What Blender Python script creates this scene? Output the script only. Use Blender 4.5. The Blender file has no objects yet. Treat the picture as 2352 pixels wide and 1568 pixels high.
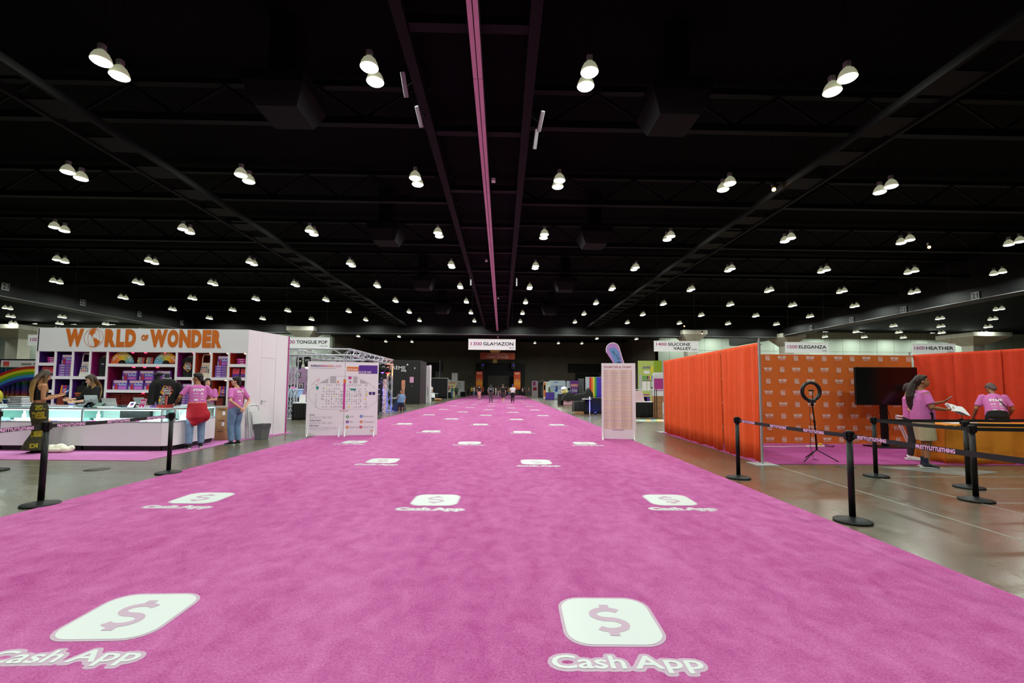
import bpy, bmesh, math, random
from mathutils import Vector, Matrix
from mathutils.bvhtree import BVHTree

# ------------------------------------------------------------------ camera, world, exposure
SC = bpy.context.scene
COL = SC.collection
R = math.radians
PI = math.pi
CAM_Z, YAW, PITCH, ROLL = 1.45, R(1.24), R(3.88), 0.0075
cam = bpy.data.cameras.new('camera')
cam.sensor_width = 36.0
cam.lens = 16.0
cam.shift_y = 36.0 / 2352.0
cam.clip_end = 500
cam_o = bpy.data.objects.new('camera', cam)
COL.objects.link(cam_o)
_f = Vector((math.sin(YAW) * math.cos(PITCH), math.cos(YAW) * math.cos(PITCH), math.sin(PITCH)))
_r0 = Vector((math.cos(YAW), -math.sin(YAW), 0))
_u0 = _r0.cross(_f)
_r = _r0 * math.cos(ROLL) + _u0 * math.sin(ROLL)
_u = _u0 * math.cos(ROLL) - _r0 * math.sin(ROLL)
cam_o.matrix_world = Matrix(((_r.x, _u.x, -_f.x, 0), (_r.y, _u.y, -_f.y, 0), (_r.z, _u.z, -_f.z, CAM_Z), (0, 0, 0, 1)))
SC.camera = cam_o
w = bpy.data.worlds.new('hall_air')
SC.world = w
w.use_nodes = True
w.node_tree.nodes['Background'].inputs[0].default_value = (0.75, 0.85, 1.0, 1)
w.node_tree.nodes['Background'].inputs[1].default_value = 0.0
SC.view_settings.view_transform = 'Standard'
SC.view_settings.look = 'None'
SC.view_settings.gamma = 1.0
SC.view_settings.use_curve_mapping = False
SC.view_settings.exposure = 0.0
SC.cycles.use_denoising = True
SC.cycles.max_bounces = 4
SC.cycles.diffuse_bounces = 3
SC.cycles.glossy_bounces = 2
SC.cycles.transmission_bounces = 2
SC.cycles.caustics_reflective = False
SC.cycles.caustics_refractive = False
SC.cycles.transparent_max_bounces = 12
SC.cycles.sample_clamp_indirect = 4.0
SC.cycles.use_adaptive_sampling = True
SC.cycles.adaptive_threshold = 0.03
LAMP_W = 215.0          # watts of one pair of high bay lamps
WASH_W = 620.0
LAMP_GLOW = 4.0

# ------------------------------------------------------------------ materials
def lin(h):
    h = h.lstrip('#')
    out = []
    for i in (0, 2, 4):
        c = int(h[i:i + 2], 16) / 255
        out.append(c / 12.92 if c <= 0.04045 else ((c + 0.055) / 1.055) ** 2.4)
    return (*out, 1)

MATS = {}
def mat(name, col, rough=0.6, metal=0.0, emit=0.0, noise=None, bump=None, spec=0.5, coat=0.0, sheen=0.0):
    """plain procedural material; noise=(scale, amount, stretch) varies the colour, bump=(scale, strength)"""
    if name in MATS:
        return MATS[name]
    m = bpy.data.materials.new(name)
    m.use_nodes = True
    nt = m.node_tree
    b = nt.nodes['Principled BSDF']
    c = lin(col)
    b.inputs['Base Color'].default_value = c
    b.inputs['Roughness'].default_value = rough
    b.inputs['Metallic'].default_value = metal
    b.inputs['Specular IOR Level'].default_value = spec
    if coat:
        b.inputs['Coat Weight'].default_value = coat
        b.inputs['Coat Roughness'].default_value = 0.1
    if sheen:
        b.inputs['Sheen Weight'].default_value = sheen
    if emit:
        b.inputs['Emission Color'].default_value = c
        b.inputs['Emission Strength'].default_value = emit
        m.cycles.emission_sampling = 'NONE'
    m.diffuse_color = c
    if noise or bump:
        tc = nt.nodes.new('ShaderNodeTexCoord')
        mp = nt.nodes.new('ShaderNodeMapping')
        nt.links.new(tc.outputs['Object'], mp.inputs[0])
    if noise:
        if len(noise) > 2:
            mp.inputs['Scale'].default_value = noise[2]
        n = nt.nodes.new('ShaderNodeTexNoise')
        n.inputs['Scale'].default_value = noise[0]
        n.inputs['Detail'].default_value = 4
        nt.links.new(mp.outputs[0], n.inputs['Vector'])
        mr = nt.nodes.new('ShaderNodeMapRange')
        mr.inputs[1].default_value = 0.3
        mr.inputs[2].default_value = 0.7
        mr.inputs[3].default_value = 1 - noise[1]
        mr.inputs[4].default_value = 1 + noise[1]
        nt.links.new(n.outputs['Fac'], mr.inputs[0])
        mx = nt.nodes.new('ShaderNodeVectorMath')
        mx.operation = 'SCALE'
        mx.inputs[0].default_value = c[:3]
        nt.links.new(mr.outputs[0], mx.inputs['Scale'])
        nt.links.new(mx.outputs[0], b.inputs['Base Color'])
    if bump:
        n2 = nt.nodes.new('ShaderNodeTexNoise')
        n2.inputs['Scale'].default_value = bump[0]
        n2.inputs['Detail'].default_value = 3
        nt.links.new(mp.outputs[0], n2.inputs['Vector'])
        bp = nt.nodes.new('ShaderNodeBump')
        bp.inputs['Strength'].default_value = bump[1]
        bp.inputs['Distance'].default_value = 0.02
        nt.links.new(n2.outputs['Fac'], bp.inputs['Height'])
        nt.links.new(bp.outputs[0], b.inputs['Normal'])
    MATS[name] = m
    return m

def emissive(name, col, strength):
    if name in MATS:
        return MATS[name]
    m = bpy.data.materials.new(name)
    m.use_nodes = True
    nt = m.node_tree
    nt.nodes.remove(nt.nodes['Principled BSDF'])
    e = nt.nodes.new('ShaderNodeEmission')
    e.inputs[0].default_value = lin(col)
    e.inputs[1].default_value = strength
    nt.links.new(e.outputs[0], nt.nodes['Material Output'].inputs[0])
    if strength < 20:
        m.cycles.emission_sampling = 'NONE'
    MATS[name] = m
    return m

def glass(name, tint='#e8f4f2'):
    if name in MATS:
        return MATS[name]
    m = bpy.data.materials.new(name)
    m.use_nodes = True
    nt = m.node_tree
    nt.nodes.remove(nt.nodes['Principled BSDF'])
    t = nt.nodes.new('ShaderNodeBsdfTransparent')
    t.inputs[0].default_value = lin(tint)
    g = nt.nodes.new('ShaderNodeBsdfGlossy')
    g.inputs['Roughness'].default_value = 0.03
    mx = nt.nodes.new('ShaderNodeMixShader')
    mx.inputs[0].default_value = 0.07
    nt.links.new(t.outputs[0], mx.inputs[1])
    nt.links.new(g.outputs[0], mx.inputs[2])
    nt.links.new(mx.outputs[0], nt.nodes['Material Output'].inputs[0])
    MATS[name] = m
    return m

def carpet_mat(name, base, light, scale=1.0):
    m = bpy.data.materials.new(name)
    m.use_nodes = True
    nt = m.node_tree
    b = nt.nodes['Principled BSDF']
    b.inputs['Roughness'].default_value = 0.95
    b.inputs['Specular IOR Level'].default_value = 0.1
    tc = nt.nodes.new('ShaderNodeTexCoord')
    def noise(sc, det, stretch=(1, 1, 1), dist=0.0):
        mp = nt.nodes.new('ShaderNodeMapping')
        mp.inputs['Scale'].default_value = stretch
        nt.links.new(tc.outputs['Object'], mp.inputs[0])
        n = nt.nodes.new('ShaderNodeTexNoise')
        n.inputs['Scale'].default_value = sc
        n.inputs['Detail'].default_value = det
        n.inputs['Roughness'].default_value = 0.65
        n.inputs['Distortion'].default_value = dist
        nt.links.new(mp.outputs[0], n.inputs['Vector'])
        return n
    def math_(op, a, bb):
        q = nt.nodes.new('ShaderNodeMath')
        q.operation = op
        for i, x in enumerate((a, bb)):
            if isinstance(x, (int, float)):
                q.inputs[i].default_value = x
            else:
                nt.links.new(x, q.inputs[i])
        return q.outputs[0]
    n1 = noise(5.5 * scale, 9, (1.0, 0.75, 1), 0.35)     # brushed pile patches
    n2 = noise(75 * scale, 3)                        # tufts
    n3 = noise(0.5 * scale, 3, (1.6, 0.35, 1))          # long tracks
    s = math_('ADD', math_('MULTIPLY', n1.outputs['Fac'], 0.38), math_('MULTIPLY', n2.outputs['Fac'], 0.42))
    s = math_('ADD', s, math_('MULTIPLY', n3.outputs['Fac'], 0.26))
    rp = nt.nodes.new('ShaderNodeValToRGB')
    rp.color_ramp.elements[0].position = 0.38
    rp.color_ramp.elements[0].color = lin(base)
    rp.color_ramp.elements[1].position = 0.70
    rp.color_ramp.elements[1].color = lin(light)
    nt.links.new(s, rp.inputs[0])
    nt.links.new(rp.outputs[0], b.inputs['Base Color'])
    bp = nt.nodes.new('ShaderNodeBump')
    bp.inputs['Strength'].default_value = 0.5
    bp.inputs['Distance'].default_value = 0.01
    nt.links.new(n2.outputs['Fac'], bp.inputs['Height'])
    nt.links.new(bp.outputs[0], b.inputs['Normal'])
    MATS[name] = m
    return m

def concrete_mat(name):
    m = bpy.data.materials.new(name)
    m.use_nodes = True
    nt = m.node_tree
    b = nt.nodes['Principled BSDF']
    tc = nt.nodes.new('ShaderNodeTexCoord')
    def noise(sc, det, dist=0.0):
        n = nt.nodes.new('ShaderNodeTexNoise')
        n.inputs['Scale'].default_value = sc
        n.inputs['Detail'].default_value = det
        n.inputs['Distortion'].default_value = dist
        nt.links.new(tc.outputs['Object'], n.inputs['Vector'])
        return n
    n1 = noise(0.45, 6, 0.4)
    n2 = noise(3.5, 5, 0.8)
    rp = nt.nodes.new('ShaderNodeValToRGB')
    rp.color_ramp.elements[0].position = 0.40
    rp.color_ramp.elements[0].color = lin('#645f51')
    rp.color_ramp.elements[1].position = 0.62
    rp.color_ramp.elements[1].color = lin('#6b5140')
    # the slab is browner on the east side of the aisle, greyer on the west
    sx = nt.nodes.new('ShaderNodeSeparateXYZ')
    nt.links.new(tc.outputs['Object'], sx.inputs[0])
    mr = nt.nodes.new('ShaderNodeMapRange')
    mr.inputs[1].default_value = -3
    mr.inputs[2].default_value = 6
    mr.inputs[3].default_value = -0.22
    mr.inputs[4].default_value = 0.04
    nt.links.new(sx.outputs[0], mr.inputs[0])
    ad = nt.nodes.new('ShaderNodeMath')
    ad.operation = 'ADD'
    nt.links.new(n1.outputs['Fac'], ad.inputs[0])
    nt.links.new(mr.outputs[0], ad.inputs[1])
    nt.links.new(ad.outputs[0], rp.inputs[0])
    mx = nt.nodes.new('ShaderNodeMix')
    mx.data_type = 'RGBA'
    mx.blend_type = 'MULTIPLY'
    mx.inputs[0].default_value = 0.35
    nt.links.new(rp.outputs[0], mx.inputs[6])
    nt.links.new(n2.outputs['Color'], mx.inputs[7])
    rp2 = nt.nodes.new('ShaderNodeValToRGB')
    rp2.color_ramp.elements[0].color = (0.45, 0.45, 0.45, 1)
    rp2.color_ramp.elements[1].color = (1, 1, 1, 1)
    nt.links.new(n2.outputs['Fac'], rp2.inputs[0])
    nt.links.new(rp2.outputs[0], mx.inputs[7])
    nt.links.new(mx.outputs[2], b.inputs['Base Color'])
    mr2 = nt.nodes.new('ShaderNodeMapRange')
    mr2.inputs[3].default_value = 0.19
    mr2.inputs[4].default_value = 0.32
    nt.links.new(n2.outputs['Fac'], mr2.inputs[0])
    nt.links.new(mr2.outputs[0], b.inputs['Roughness'])
    MATS[name] = m
    return m

def ramp_mat(name, stops, axis=2, lo=0.0, hi=1.0, rough=0.7, wob=0.0, repeat=1.0):
    """dyed/printed colour bands along a local axis"""
    m = bpy.data.materials.new(name)
    m.use_nodes = True
    nt = m.node_tree
    b = nt.nodes['Principled BSDF']
    b.inputs['Roughness'].default_value = rough
    tc = nt.nodes.new('ShaderNodeTexCoord')
    sx = nt.nodes.new('ShaderNodeSeparateXYZ')
    nt.links.new(tc.outputs['Object'], sx.inputs[0])
    mr = nt.nodes.new('ShaderNodeMapRange')
    mr.clamp = False
    mr.inputs[1].default_value = lo
    mr.inputs[2].default_value = hi
    mr.inputs[3].default_value = 0
    mr.inputs[4].default_value = repeat
    nt.links.new(sx.outputs[axis], mr.inputs[0])
    fr = nt.nodes.new('ShaderNodeMath')
    fr.operation = 'FRACT'
    nt.links.new(mr.outputs[0], fr.inputs[0])
    rp = nt.nodes.new('ShaderNodeValToRGB')
    cr = rp.color_ramp
    while len(cr.elements) < len(stops):
        cr.elements.new(0.5)
    for e, (p, c) in zip(cr.elements, stops):
        e.position = p
        e.color = lin(c)
    nt.links.new((fr if repeat != 1.0 else mr).outputs[0], rp.inputs[0])
    nt.links.new(rp.outputs[0], b.inputs['Base Color'])
    MATS[name] = m
    return m

# ------------------------------------------------------------------ mesh builder
_shop = bpy.data.scenes.new('mesh_workshop')       # letters and skins are worked out here, then it is removed
def evaluate(o):
    _shop.collection.objects.link(o)
    vl = _shop.view_layers[0]
    vl.update()
    return bpy.data.meshes.new_from_object(o.evaluated_get(vl.depsgraph))
_txt = {}
_raw = {}
def text_raw(s, bold, spacing):
    k = (s, bold, spacing)
    if k not in _raw:
        cu = bpy.data.curves.new('lettering_source', 'FONT')
        cu.body = s
        cu.size = 1.0
        cu.offset = bold
        cu.space_character = spacing
        cu.resolution_u = 3
        o = bpy.data.objects.new('lettering_source', cu)
        me = evaluate(o)
        _raw[k] = ([(v.co.x, v.co.y) for v in me.vertices], [tuple(p.vertices) for p in me.polygons])
        bpy.data.objects.remove(o)
        bpy.data.meshes.remove(me)
        bpy.data.curves.remove(cu)
    return _raw[k]
def text_geo(s, bold=0.0, spacing=1.0):
    """letters set one by one, so that thickened neighbours may touch"""
    k = (s, bold, spacing)
    if k in _txt:
        return _txt[k]
    vs = []; fs = []
    n_ch = 0
    for i, ch in enumerate(s):
        if ch == ' ':
            continue
        cv, cf = text_raw(ch, 0.0 if ch == 'M' else bold, spacing)
        if not cv:
            continue
        pre = text_raw(s[:i + 1], 0.0, spacing)[0]
        dx = max(v[0] for v in pre) + bold - max(v[0] for v in cv)
        n = len(vs)
        vs += [(v[0] + dx, v[1], n_ch % 2) for v in cv]
        n_ch += 1
        fs += [tuple(q + n for q in f) for f in cf]
    x0 = min(v[0] for v in vs); x1 = max(v[0] for v in vs)
    y0 = min(v[1] for v in vs); y1 = max(v[1] for v in vs)
    out = ([((v[0] - x0) / (x1 - x0), (v[1] - y0) / (y1 - y0), v[2]) for v in vs], fs, (x1 - x0), (y1 - y0))
    _txt[k] = out
    return out

class MB:
    def __init__(s):
        s.v = []; s.f = []; s.m = []; s.s = []; s.M = Matrix.Identity(4)
    def add(s, vs, fs, mat=0, smooth=False):
        b = len(s.v)
        M = s.M
        s.v += [tuple(M @ Vector(v)) for v in vs]
        s.f += [tuple(i + b for i in f) for f in fs]
        s.m += [mat] * len(fs)
        s.s += [smooth] * len(fs)
        return s
    def box(s, x0, x1, y0, y1, z0, z1, mat=0):
        return s.add([(x0, y0, z0), (x1, y0, z0), (x1, y1, z0), (x0, y1, z0), (x0, y0, z1), (x1, y0, z1), (x1, y1, z1), (x0, y1, z1)],
                     [(3, 2, 1, 0), (4, 5, 6, 7), (0, 1, 5, 4), (1, 2, 6, 5), (2, 3, 7, 6), (3, 0, 4, 7)], mat)
    def bevbox(s, x0, x1, y0, y1, z0, z1, b=0.01, mat=0):
        """box with all edges chamfered"""
        X = (x0, x0 + b, x1 - b, x1); Y = (y0, y0 + b, y1 - b, y1)
        loop = [(X[1], Y[0]), (X[2], Y[0]), (X[3], Y[1]), (X[3], Y[2]), (X[2], Y[3]), (X[1], Y[3]), (X[0], Y[2]), (X[0], Y[1])]
        cx, cy = (x0 + x1) / 2, (y0 + y1) / 2
        def ring(z, ins):
            return [(x + (ins if x < cx else -ins), y + (ins if y < cy else -ins), z) for x, y in loop]
        vs = ring(z0, b * .7) + ring(z0 + b, 0) + ring(z1 - b, 0) + ring(z1, b * .7)
        fs = [tuple(range(7, -1, -1)), tuple(range(24, 32))]
        for k in range(3):
            for i in range(8):
                j = (i + 1) % 8
                fs.append((k * 8 + i, k * 8 + j, k * 8 + 8 + j, k * 8 + 8 + i))
        return s.add(vs, fs, mat)
    def cyl(s, p0, p1, r0, r1=None, n=12, mat=0, smooth=True):
        return s.tube([p0, p1], [r0, r0 if r1 is None else r1], n, mat, smooth)
    def tube(s, pts, r, n=8, mat=0, smooth=True, closed=False):
        pts = [Vector(p) for p in pts]
        if isinstance(r, (int, float)):
            r = [r] * len(pts)
        N = len(pts)
        vs = []; fs = []
        up = Vector((0, 0, 1))
        t0 = (pts[1] - pts[0]).normalized()
        if abs(t0.z) > 0.9:
            up = Vector((0, 1, 0))
        a = t0.cross(up).normalized()
        for i, p in enumerate(pts):
            if closed:
                t = (pts[(i + 1) % N] - pts[i - 1]).normalized()
            else:
                t = (pts[min(i + 1, N - 1)] - pts[max(i - 1, 0)]).normalized()
            a = (a - t * a.dot(t))
            a = a.normalized() if a.length > 1e-6 else t.orthogonal().normalized()
            b = t.cross(a)
            for k in range(n):
                q = 2 * PI * k / n
                vs.append(p + (a * math.cos(q) + b * math.sin(q)) * r[i])
        for i in range(N if closed else N - 1):
            j = (i + 1) % N
            for k in range(n):
                l = (k + 1) % n
                fs.append((i * n + k, i * n + l, j * n + l, j * n + k))
        s.add(vs, fs, mat, smooth)
        if not closed:
            s.add(vs[:n], [tuple(range(n - 1, -1, -1))], mat)
            s.add(vs[-n:], [tuple(range(n))], mat)
        return s
    def etube(s, pts, rx, ry, lat=(1, 0, 0), n=18, mat=0, smooth=True, power=2.0, cap=True):
        """tube with elliptical sections: rx along lat, ry across"""
        pts = [Vector(p) for p in pts]
        lats = [Vector(l) for l in lat] if hasattr(lat[0], '__len__') else [Vector(lat)] * len(pts)
        N = len(pts)
        vs = []; fs = []
        for i, p in enumerate(pts):
            t = (pts[min(i + 1, N - 1)] - pts[max(i - 1, 0)]).normalized()
            a = lats[i] - t * lats[i].dot(t)
            a.normalize()
            b = t.cross(a)
            for k in range(n):
                q = 2 * PI * k / n
                c, d = math.cos(q), math.sin(q)
                c = math.copysign(abs(c) ** (2 / power), c); d = math.copysign(abs(d) ** (2 / power), d)
                vs.append(p + a * c * rx[i] + b * d * ry[i])
        for i in range(N - 1):
            for k in range(n):
                l = (k + 1) % n
                fs.append((i * n + k, i * n + l, i * n + n + l, i * n + n + k))
        s.add(vs, fs, mat, smooth)
        if cap:
            s.add(vs[:n], [tuple(range(n - 1, -1, -1))], mat, smooth)
            s.add(vs[-n:], [tuple(range(n))], mat, smooth)
        return s
    def ell(s, c, r, rot=None, nu=14, nv=9, mat=0):
        c = Vector(c)
        vs = [(0, 0, -1)]
        for j in range(1, nv):
            th = -PI / 2 + PI * j / nv
            for i in range(nu):
                ph = 2 * PI * i / nu
                vs.append((math.cos(th) * math.cos(ph), math.cos(th) * math.sin(ph), math.sin(th)))
        vs.append((0, 0, 1))
        q = []
        for v in vs:
            p = Vector((v[0] * r[0], v[1] * r[1], v[2] * r[2]))
            if rot:
                p = rot @ p
            q.append(c + p)
        fs = []
        for i in range(nu):
            fs.append((0, 1 + (i + 1) % nu, 1 + i))
        for j in range(nv - 2):
            for i in range(nu):
                k = (i + 1) % nu
                a = 1 + j * nu
                fs.append((a + i, a + k, a + nu + k, a + nu + i))
        top = len(vs) - 1
        a = 1 + (nv - 2) * nu
        for i in range(nu):
            fs.append((top, a + i, a + (i + 1) % nu))
        return s.add(q, fs, mat, True)
    def lathe(s, prof, c=(0, 0, 0), n=24, mat=0, smooth=True):
        vs = []; fs = []
        for r, z in prof:
            for k in range(n):
                q = 2 * PI * k / n
                vs.append((c[0] + r * math.cos(q), c[1] + r * math.sin(q), c[2] + z))
        for i in range(len(prof) - 1):
            for k in range(n):
                l = (k + 1) % n
                fs.append((i * n + k, i * n + l, i * n + n + l, i * n + n + k))
        fs.append(tuple(range(n - 1, -1, -1)))
        fs.append(tuple(range(len(vs) - n, len(vs))))
        return s.add(vs, fs, mat, smooth)
    def prism(s, poly, y0, y1, mat=0, smooth=False):
        """polygon in the xz plane, extruded along y"""
        n = len(poly)
        area = sum(poly[i][0] * poly[(i + 1) % n][1] - poly[(i + 1) % n][0] * poly[i][1] for i in range(n))
        if area < 0:
            poly = poly[::-1]
        vs = [(x, y0, z) for x, z in poly] + [(x, y1, z) for x, z in poly]
        fs = [tuple(range(n)), tuple(range(2 * n - 1, n - 1, -1))]
        for i in range(n):
            j = (i + 1) % n
            fs.append((j, i, n + i, n + j))
        return s.add(vs, fs, mat, smooth)
    def plate(s, x0, x1, z0, z1, y, mat=0):
        """printed area on a board that faces -y"""
        return s.add([(x0, y, z0), (x1, y, z0), (x1, y, z1), (x0, y, z1)], [(0, 1, 2, 3)], mat)
    def poly(s, pts, y, mat=0):
        n = len(pts)
        area = sum(pts[i][0] * pts[(i + 1) % n][1] - pts[(i + 1) % n][0] * pts[i][1] for i in range(n))
        if area < 0:
            pts = pts[::-1]
        return s.add([(x, y, z) for x, z in pts], [tuple(range(n))], mat)
    def ringplate(s, c, r0, r1, y, mat=0, n=28, a0=0.0, a1=2 * PI, sx=1.0):
        vs = []; fs = []
        for k in range(n + 1):
            q = a0 + (a1 - a0) * k / n
            vs.append((c[0] + r0 * math.cos(q) * sx, y, c[1] + r0 * math.sin(q)))
            vs.append((c[0] + r1 * math.cos(q) * sx, y, c[1] + r1 * math.sin(q)))
        for k in range(n):
            fs.append((2 * k, 2 * k + 1, 2 * k + 3, 2 * k + 2))
        return s.add(vs, fs, mat)
    def text(s, t, x, z, h, y, mat=0, w=None, bold=0.0, align='l', spacing=1.0, rot=0.0):
        """flat lettering in the xz plane facing -y; x, z is the lower corner (or centre) of its bounding box"""
        vs, fs, gw, gh = text_geo(t, bold, spacing)
        if w is None:
            w = h * gw / gh
        if align == 'c':
            ox = -w / 2
        elif align == 'r':
            ox = -w
        else:
            ox = 0
        ca, sa = math.cos(rot), math.sin(rot)
        out = []
        for u, v, odd in vs:
            a, b = ox + u * w, v * h
            out.append((x + a * ca - b * sa, y - odd * 0.0004, z + a * sa + b * ca))
        return s.add(out, fs, mat)
    def mesh(s, name):
        me = bpy.data.meshes.new(name)
        me.from_pydata(s.v, [], s.f)
        me.polygons.foreach_set('material_index', s.m)
        me.polygons.foreach_set('use_smooth', s.s)
        me.update()
        return me
    def build(s, name, mats, parent=None):
        return link(name, s.mesh(name), mats, parent)

def link(name, me, mats, parent=None):
    o = bpy.data.objects.new(name, me)
    COL.objects.link(o)
    if not isinstance(mats, (list, tuple)):
        mats = [mats]
    if len(me.materials) == 0:
        for m in mats:
            me.materials.append(m)
    if parent:
        o.parent = parent
    return o

def tag(o, label, cat, group=None):
    o['label'] = label
    o['category'] = cat
    if group:
        o['group'] = group
    return o

def thing(name, label, cat, loc=(0, 0, 0), rz=0.0, group=None):
    o = bpy.data.objects.new(name, None)
    COL.objects.link(o)
    o.location = loc
    o.rotation_euler = (0, 0, rz)
    o.empty_display_size = 0.1
    return tag(o, label, cat, group)

def struct(o):
    o['kind'] = 'structure'
    return o

def dup(root, label, loc=None, rz=None, group=None):
    r = root.copy()
    COL.objects.link(r)
    r['label'] = label
    if loc is not None:
        r.location = loc
    if rz is not None:
        r.rotation_euler = (0, 0, rz)
    if group:
        r['group'] = group
    for ch in list(root.children):
        c = ch.copy()
        COL.objects.link(c)
        c.parent = r
        for g in list(ch.children):
            d = g.copy()
            COL.objects.link(d)
            d.parent = c
    return r

def remesh(mb, voxel, it=4, name='body'):
    """one continuous skin over overlapping shapes"""
    me = mb.mesh(name)
    o = bpy.data.objects.new(name, me)
    md = o.modifiers.new('r', 'REMESH')
    md.mode = 'VOXEL'
    md.voxel_size = voxel
    if it:
        sm = o.modifiers.new('s', 'SMOOTH')
        sm.factor = 0.5
        sm.iterations = it
    out = evaluate(o)
    bpy.data.objects.remove(o)
    bpy.data.meshes.remove(me)
    out.materials.clear()
    out.polygons.foreach_set('use_smooth', [True] * len(out.polygons))
    out.name = name
    return out

_ORD = ('first second third fourth fifth sixth seventh eighth ninth tenth eleventh twelfth thirteenth fourteenth fifteenth sixteenth '
        'seventeenth eighteenth nineteenth twentieth').split()
_ORD += ['twenty-' + o for o in _ORD[:9]] + ['thirtieth']
def ordinal(n):
    return _ORD[n - 1]

def light(name, kind, loc, power, col='#ffffff', parent=None, **kw):
    l = bpy.data.lights.new(name, kind)
    l.energy = power
    l.color = lin(col)[:3]
    for k, v in kw.items():
        if k not in ('rot',):
            setattr(l, k, v)
    o = bpy.data.objects.new(name, l)
    COL.objects.link(o)
    o.location = loc
    if 'rot' in kw:
        o.rotation_euler = kw['rot']
    if parent:
        o.parent = parent
    return o

def drape_mesh(name, L, z0, z1, amp=0.03, wave=0.16, seed=0, n=None, thick=0.006, flare=1.4, y_of=None):
    """gathered cloth hanging along local x from 0 to L, front towards -y"""
    rnd = random.Random(seed)
    ph = [rnd.uniform(0, 6.28) for _ in range(4)]
    n = n or max(12, int(L / wave * 8))
    zs = [z1, z1 - 0.07, z1 - 0.16, z1 - 0.5 * (z1 - z0), z0 + 0.15 * (z1 - z0), z0]
    vs = []
    def off(x, k):
        a = math.sin(2 * PI * x / wave + ph[0] + 1.1 * math.sin(x / wave * 1.3 + ph[1]))
        b = math.sin(2 * PI * x / (wave * 2.7) + ph[2])
        f = (0.15, 0.25, 0.7, 1.0, flare, flare)[k]
        c = math.sin(2 * PI * x / (wave * .37) + ph[3])
        return amp * f * (0.65 * a + 0.5 * b) + amp * .16 * c * (1.4 - .25 * k)
    for side in (0, 1):
        for k, z in enumerate(zs):
            for i in range(n + 1):
                x = L * i / n
                zz = z
                if k == len(zs) - 1:
                    zz = z + 0.012 * math.sin(x * 5 + ph[3])
                vs.append((x, off(x, k) + side * thick, zz))
    fs = []
    K = len(zs); N = n + 1
    for k in range(K - 1):
        for i in range(n):
            a = k * N + i
            fs.append((a, a + N, a + N + 1, a + 1))
            b = K * N + a
            fs.append((b, b + 1, b + N + 1, b + N))
    for k in range(K - 1):
        for i in (0, n):
            a = k * N + i; b = K * N + a
            fs.append((a, b, b + N, a + N) if i == 0 else (a, a + N, b + N, b))
    for i in range(n):
        a = i; b = K * N + i
        fs.append((a, a + 1, b + 1, b))
        a = (K - 1) * N + i; b = K * N + a
        fs.append((a, b, b + 1, a + 1))
    me = bpy.data.meshes.new(name)
    me.from_pydata(vs, [], fs)
    me.polygons.foreach_set('use_smooth', [True] * len(fs))
    me.update()
    return me

# ------------------------------------------------------------------ the hall
M_white = mat('white_laminate', '#f0eff2', 0.45)
M_black = mat('black_paint', '#0b0b0d', 0.6)
M_blackmetal = mat('black_metal', '#0b0b0d', 0.42, spec=.3)
M_alu = mat('brushed_aluminium', '#b2b5ba', 0.4, 0.25)
M_ceil = mat('ceiling_black_paint', '#050506', 0.9, spec=.1, noise=(0.8, 0.35))
M_steel = mat('dark_painted_steel', '#040405', 0.7, spec=.2)
M_soffit = mat('charcoal_soffit', '#0e0f12', 0.55, spec=.35)
M_pale = mat('pale_green_wall_paint', '#b8c4b8', 0.75, noise=(0.3, 0.08))
M_farwall = mat('dark_far_wall_paint', '#6c675c', 0.9, noise=(0.4, 0.12))
M_colm = mat('concrete_column_paint', '#bab7aa', 0.8, noise=(1.5, 0.08))
M_linewhite = mat('white_floor_line', '#a6aaa6', 0.6)
M_conc = concrete_mat('polished_concrete')
M_carpet = carpet_mat('pink_carpet', '#9c367a', '#cc78b2')
M_carpet2 = carpet_mat('pale_pink_carpet', '#b45f9e', '#cb86ba')

fl = MB().box(-98, 98, -18, 102, -0.3, 0).build('floor', M_conc)
struct(fl)
# chalk and saw-cut lines on the slab, parts of the floor
def floor_line(x0, y0, x1, y1, wd=0.03):
    a = Vector((x0, y0, 0)); b = Vector((x1, y1, 0))
    d = (b - a).normalized(); n = Vector((-d.y, d.x, 0)) * wd / 2
    m = MB()
    p = [a + n, a - n, b - n, b + n]
    m.add([(q.x, q.y, 0.0005) for q in p] + [(q.x, q.y, 0.002) for q in p], [(4, 5, 6, 7), (0, 4, 7, 3), (1, 2, 6, 5), (0, 1, 5, 4), (2, 3, 7, 6)])
    m.build('painted_line', M_linewhite, fl)
for q in [(5.26, 8.7, 5.02, 2.2), (6.28, 7.5, 6.14, 3.2), (6.5, 7.68, 14, 7.74), (6.9, 6.77, 14, 6.82), (6.3, 5.91, 14, 5.95)]:
    floor_line(*q, wd=0.014)
for q in [(-12, 7.2, -6.1, 7.62), (-12, 8.25, -6.0, 8.62)]:
    floor_line(*q, wd=0.014)
def disc_part(name, c, r, m, parent, h=0.004):
    MB().lathe([(r, 0.0005), (r, h)], (c[0], c[1], 0), 24).build(name, m, parent)
disc_part('floor_box_cover', (6.55, 8.62), 0.16, mat('floor_box_steel', '#4d4740', 0.5, 0.4), fl)
disc_part('floor_box_cover', (-6.95, 8.1), 0.18, MATS['floor_box_steel'], fl)
pat = MB()
pat.add([(7.15, 8.66, .001), (8.0, 7.75, .001), (9.0, 8.15, .001), (8.7, 8.62, .001), (7.15, 8.66, .003), (8.0, 7.75, .003), (9.0, 8.15, .003), (8.7, 8.62, .003)],
        [(4, 5, 6, 7), (0, 1, 5, 4), (1, 2, 6, 5), (2, 3, 7, 6), (3, 0, 4, 7)])
pat.build('repair_patch', mat('grey_patch', '#7b7d7a', 0.4, noise=(5, 0.15)), fl)

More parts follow.
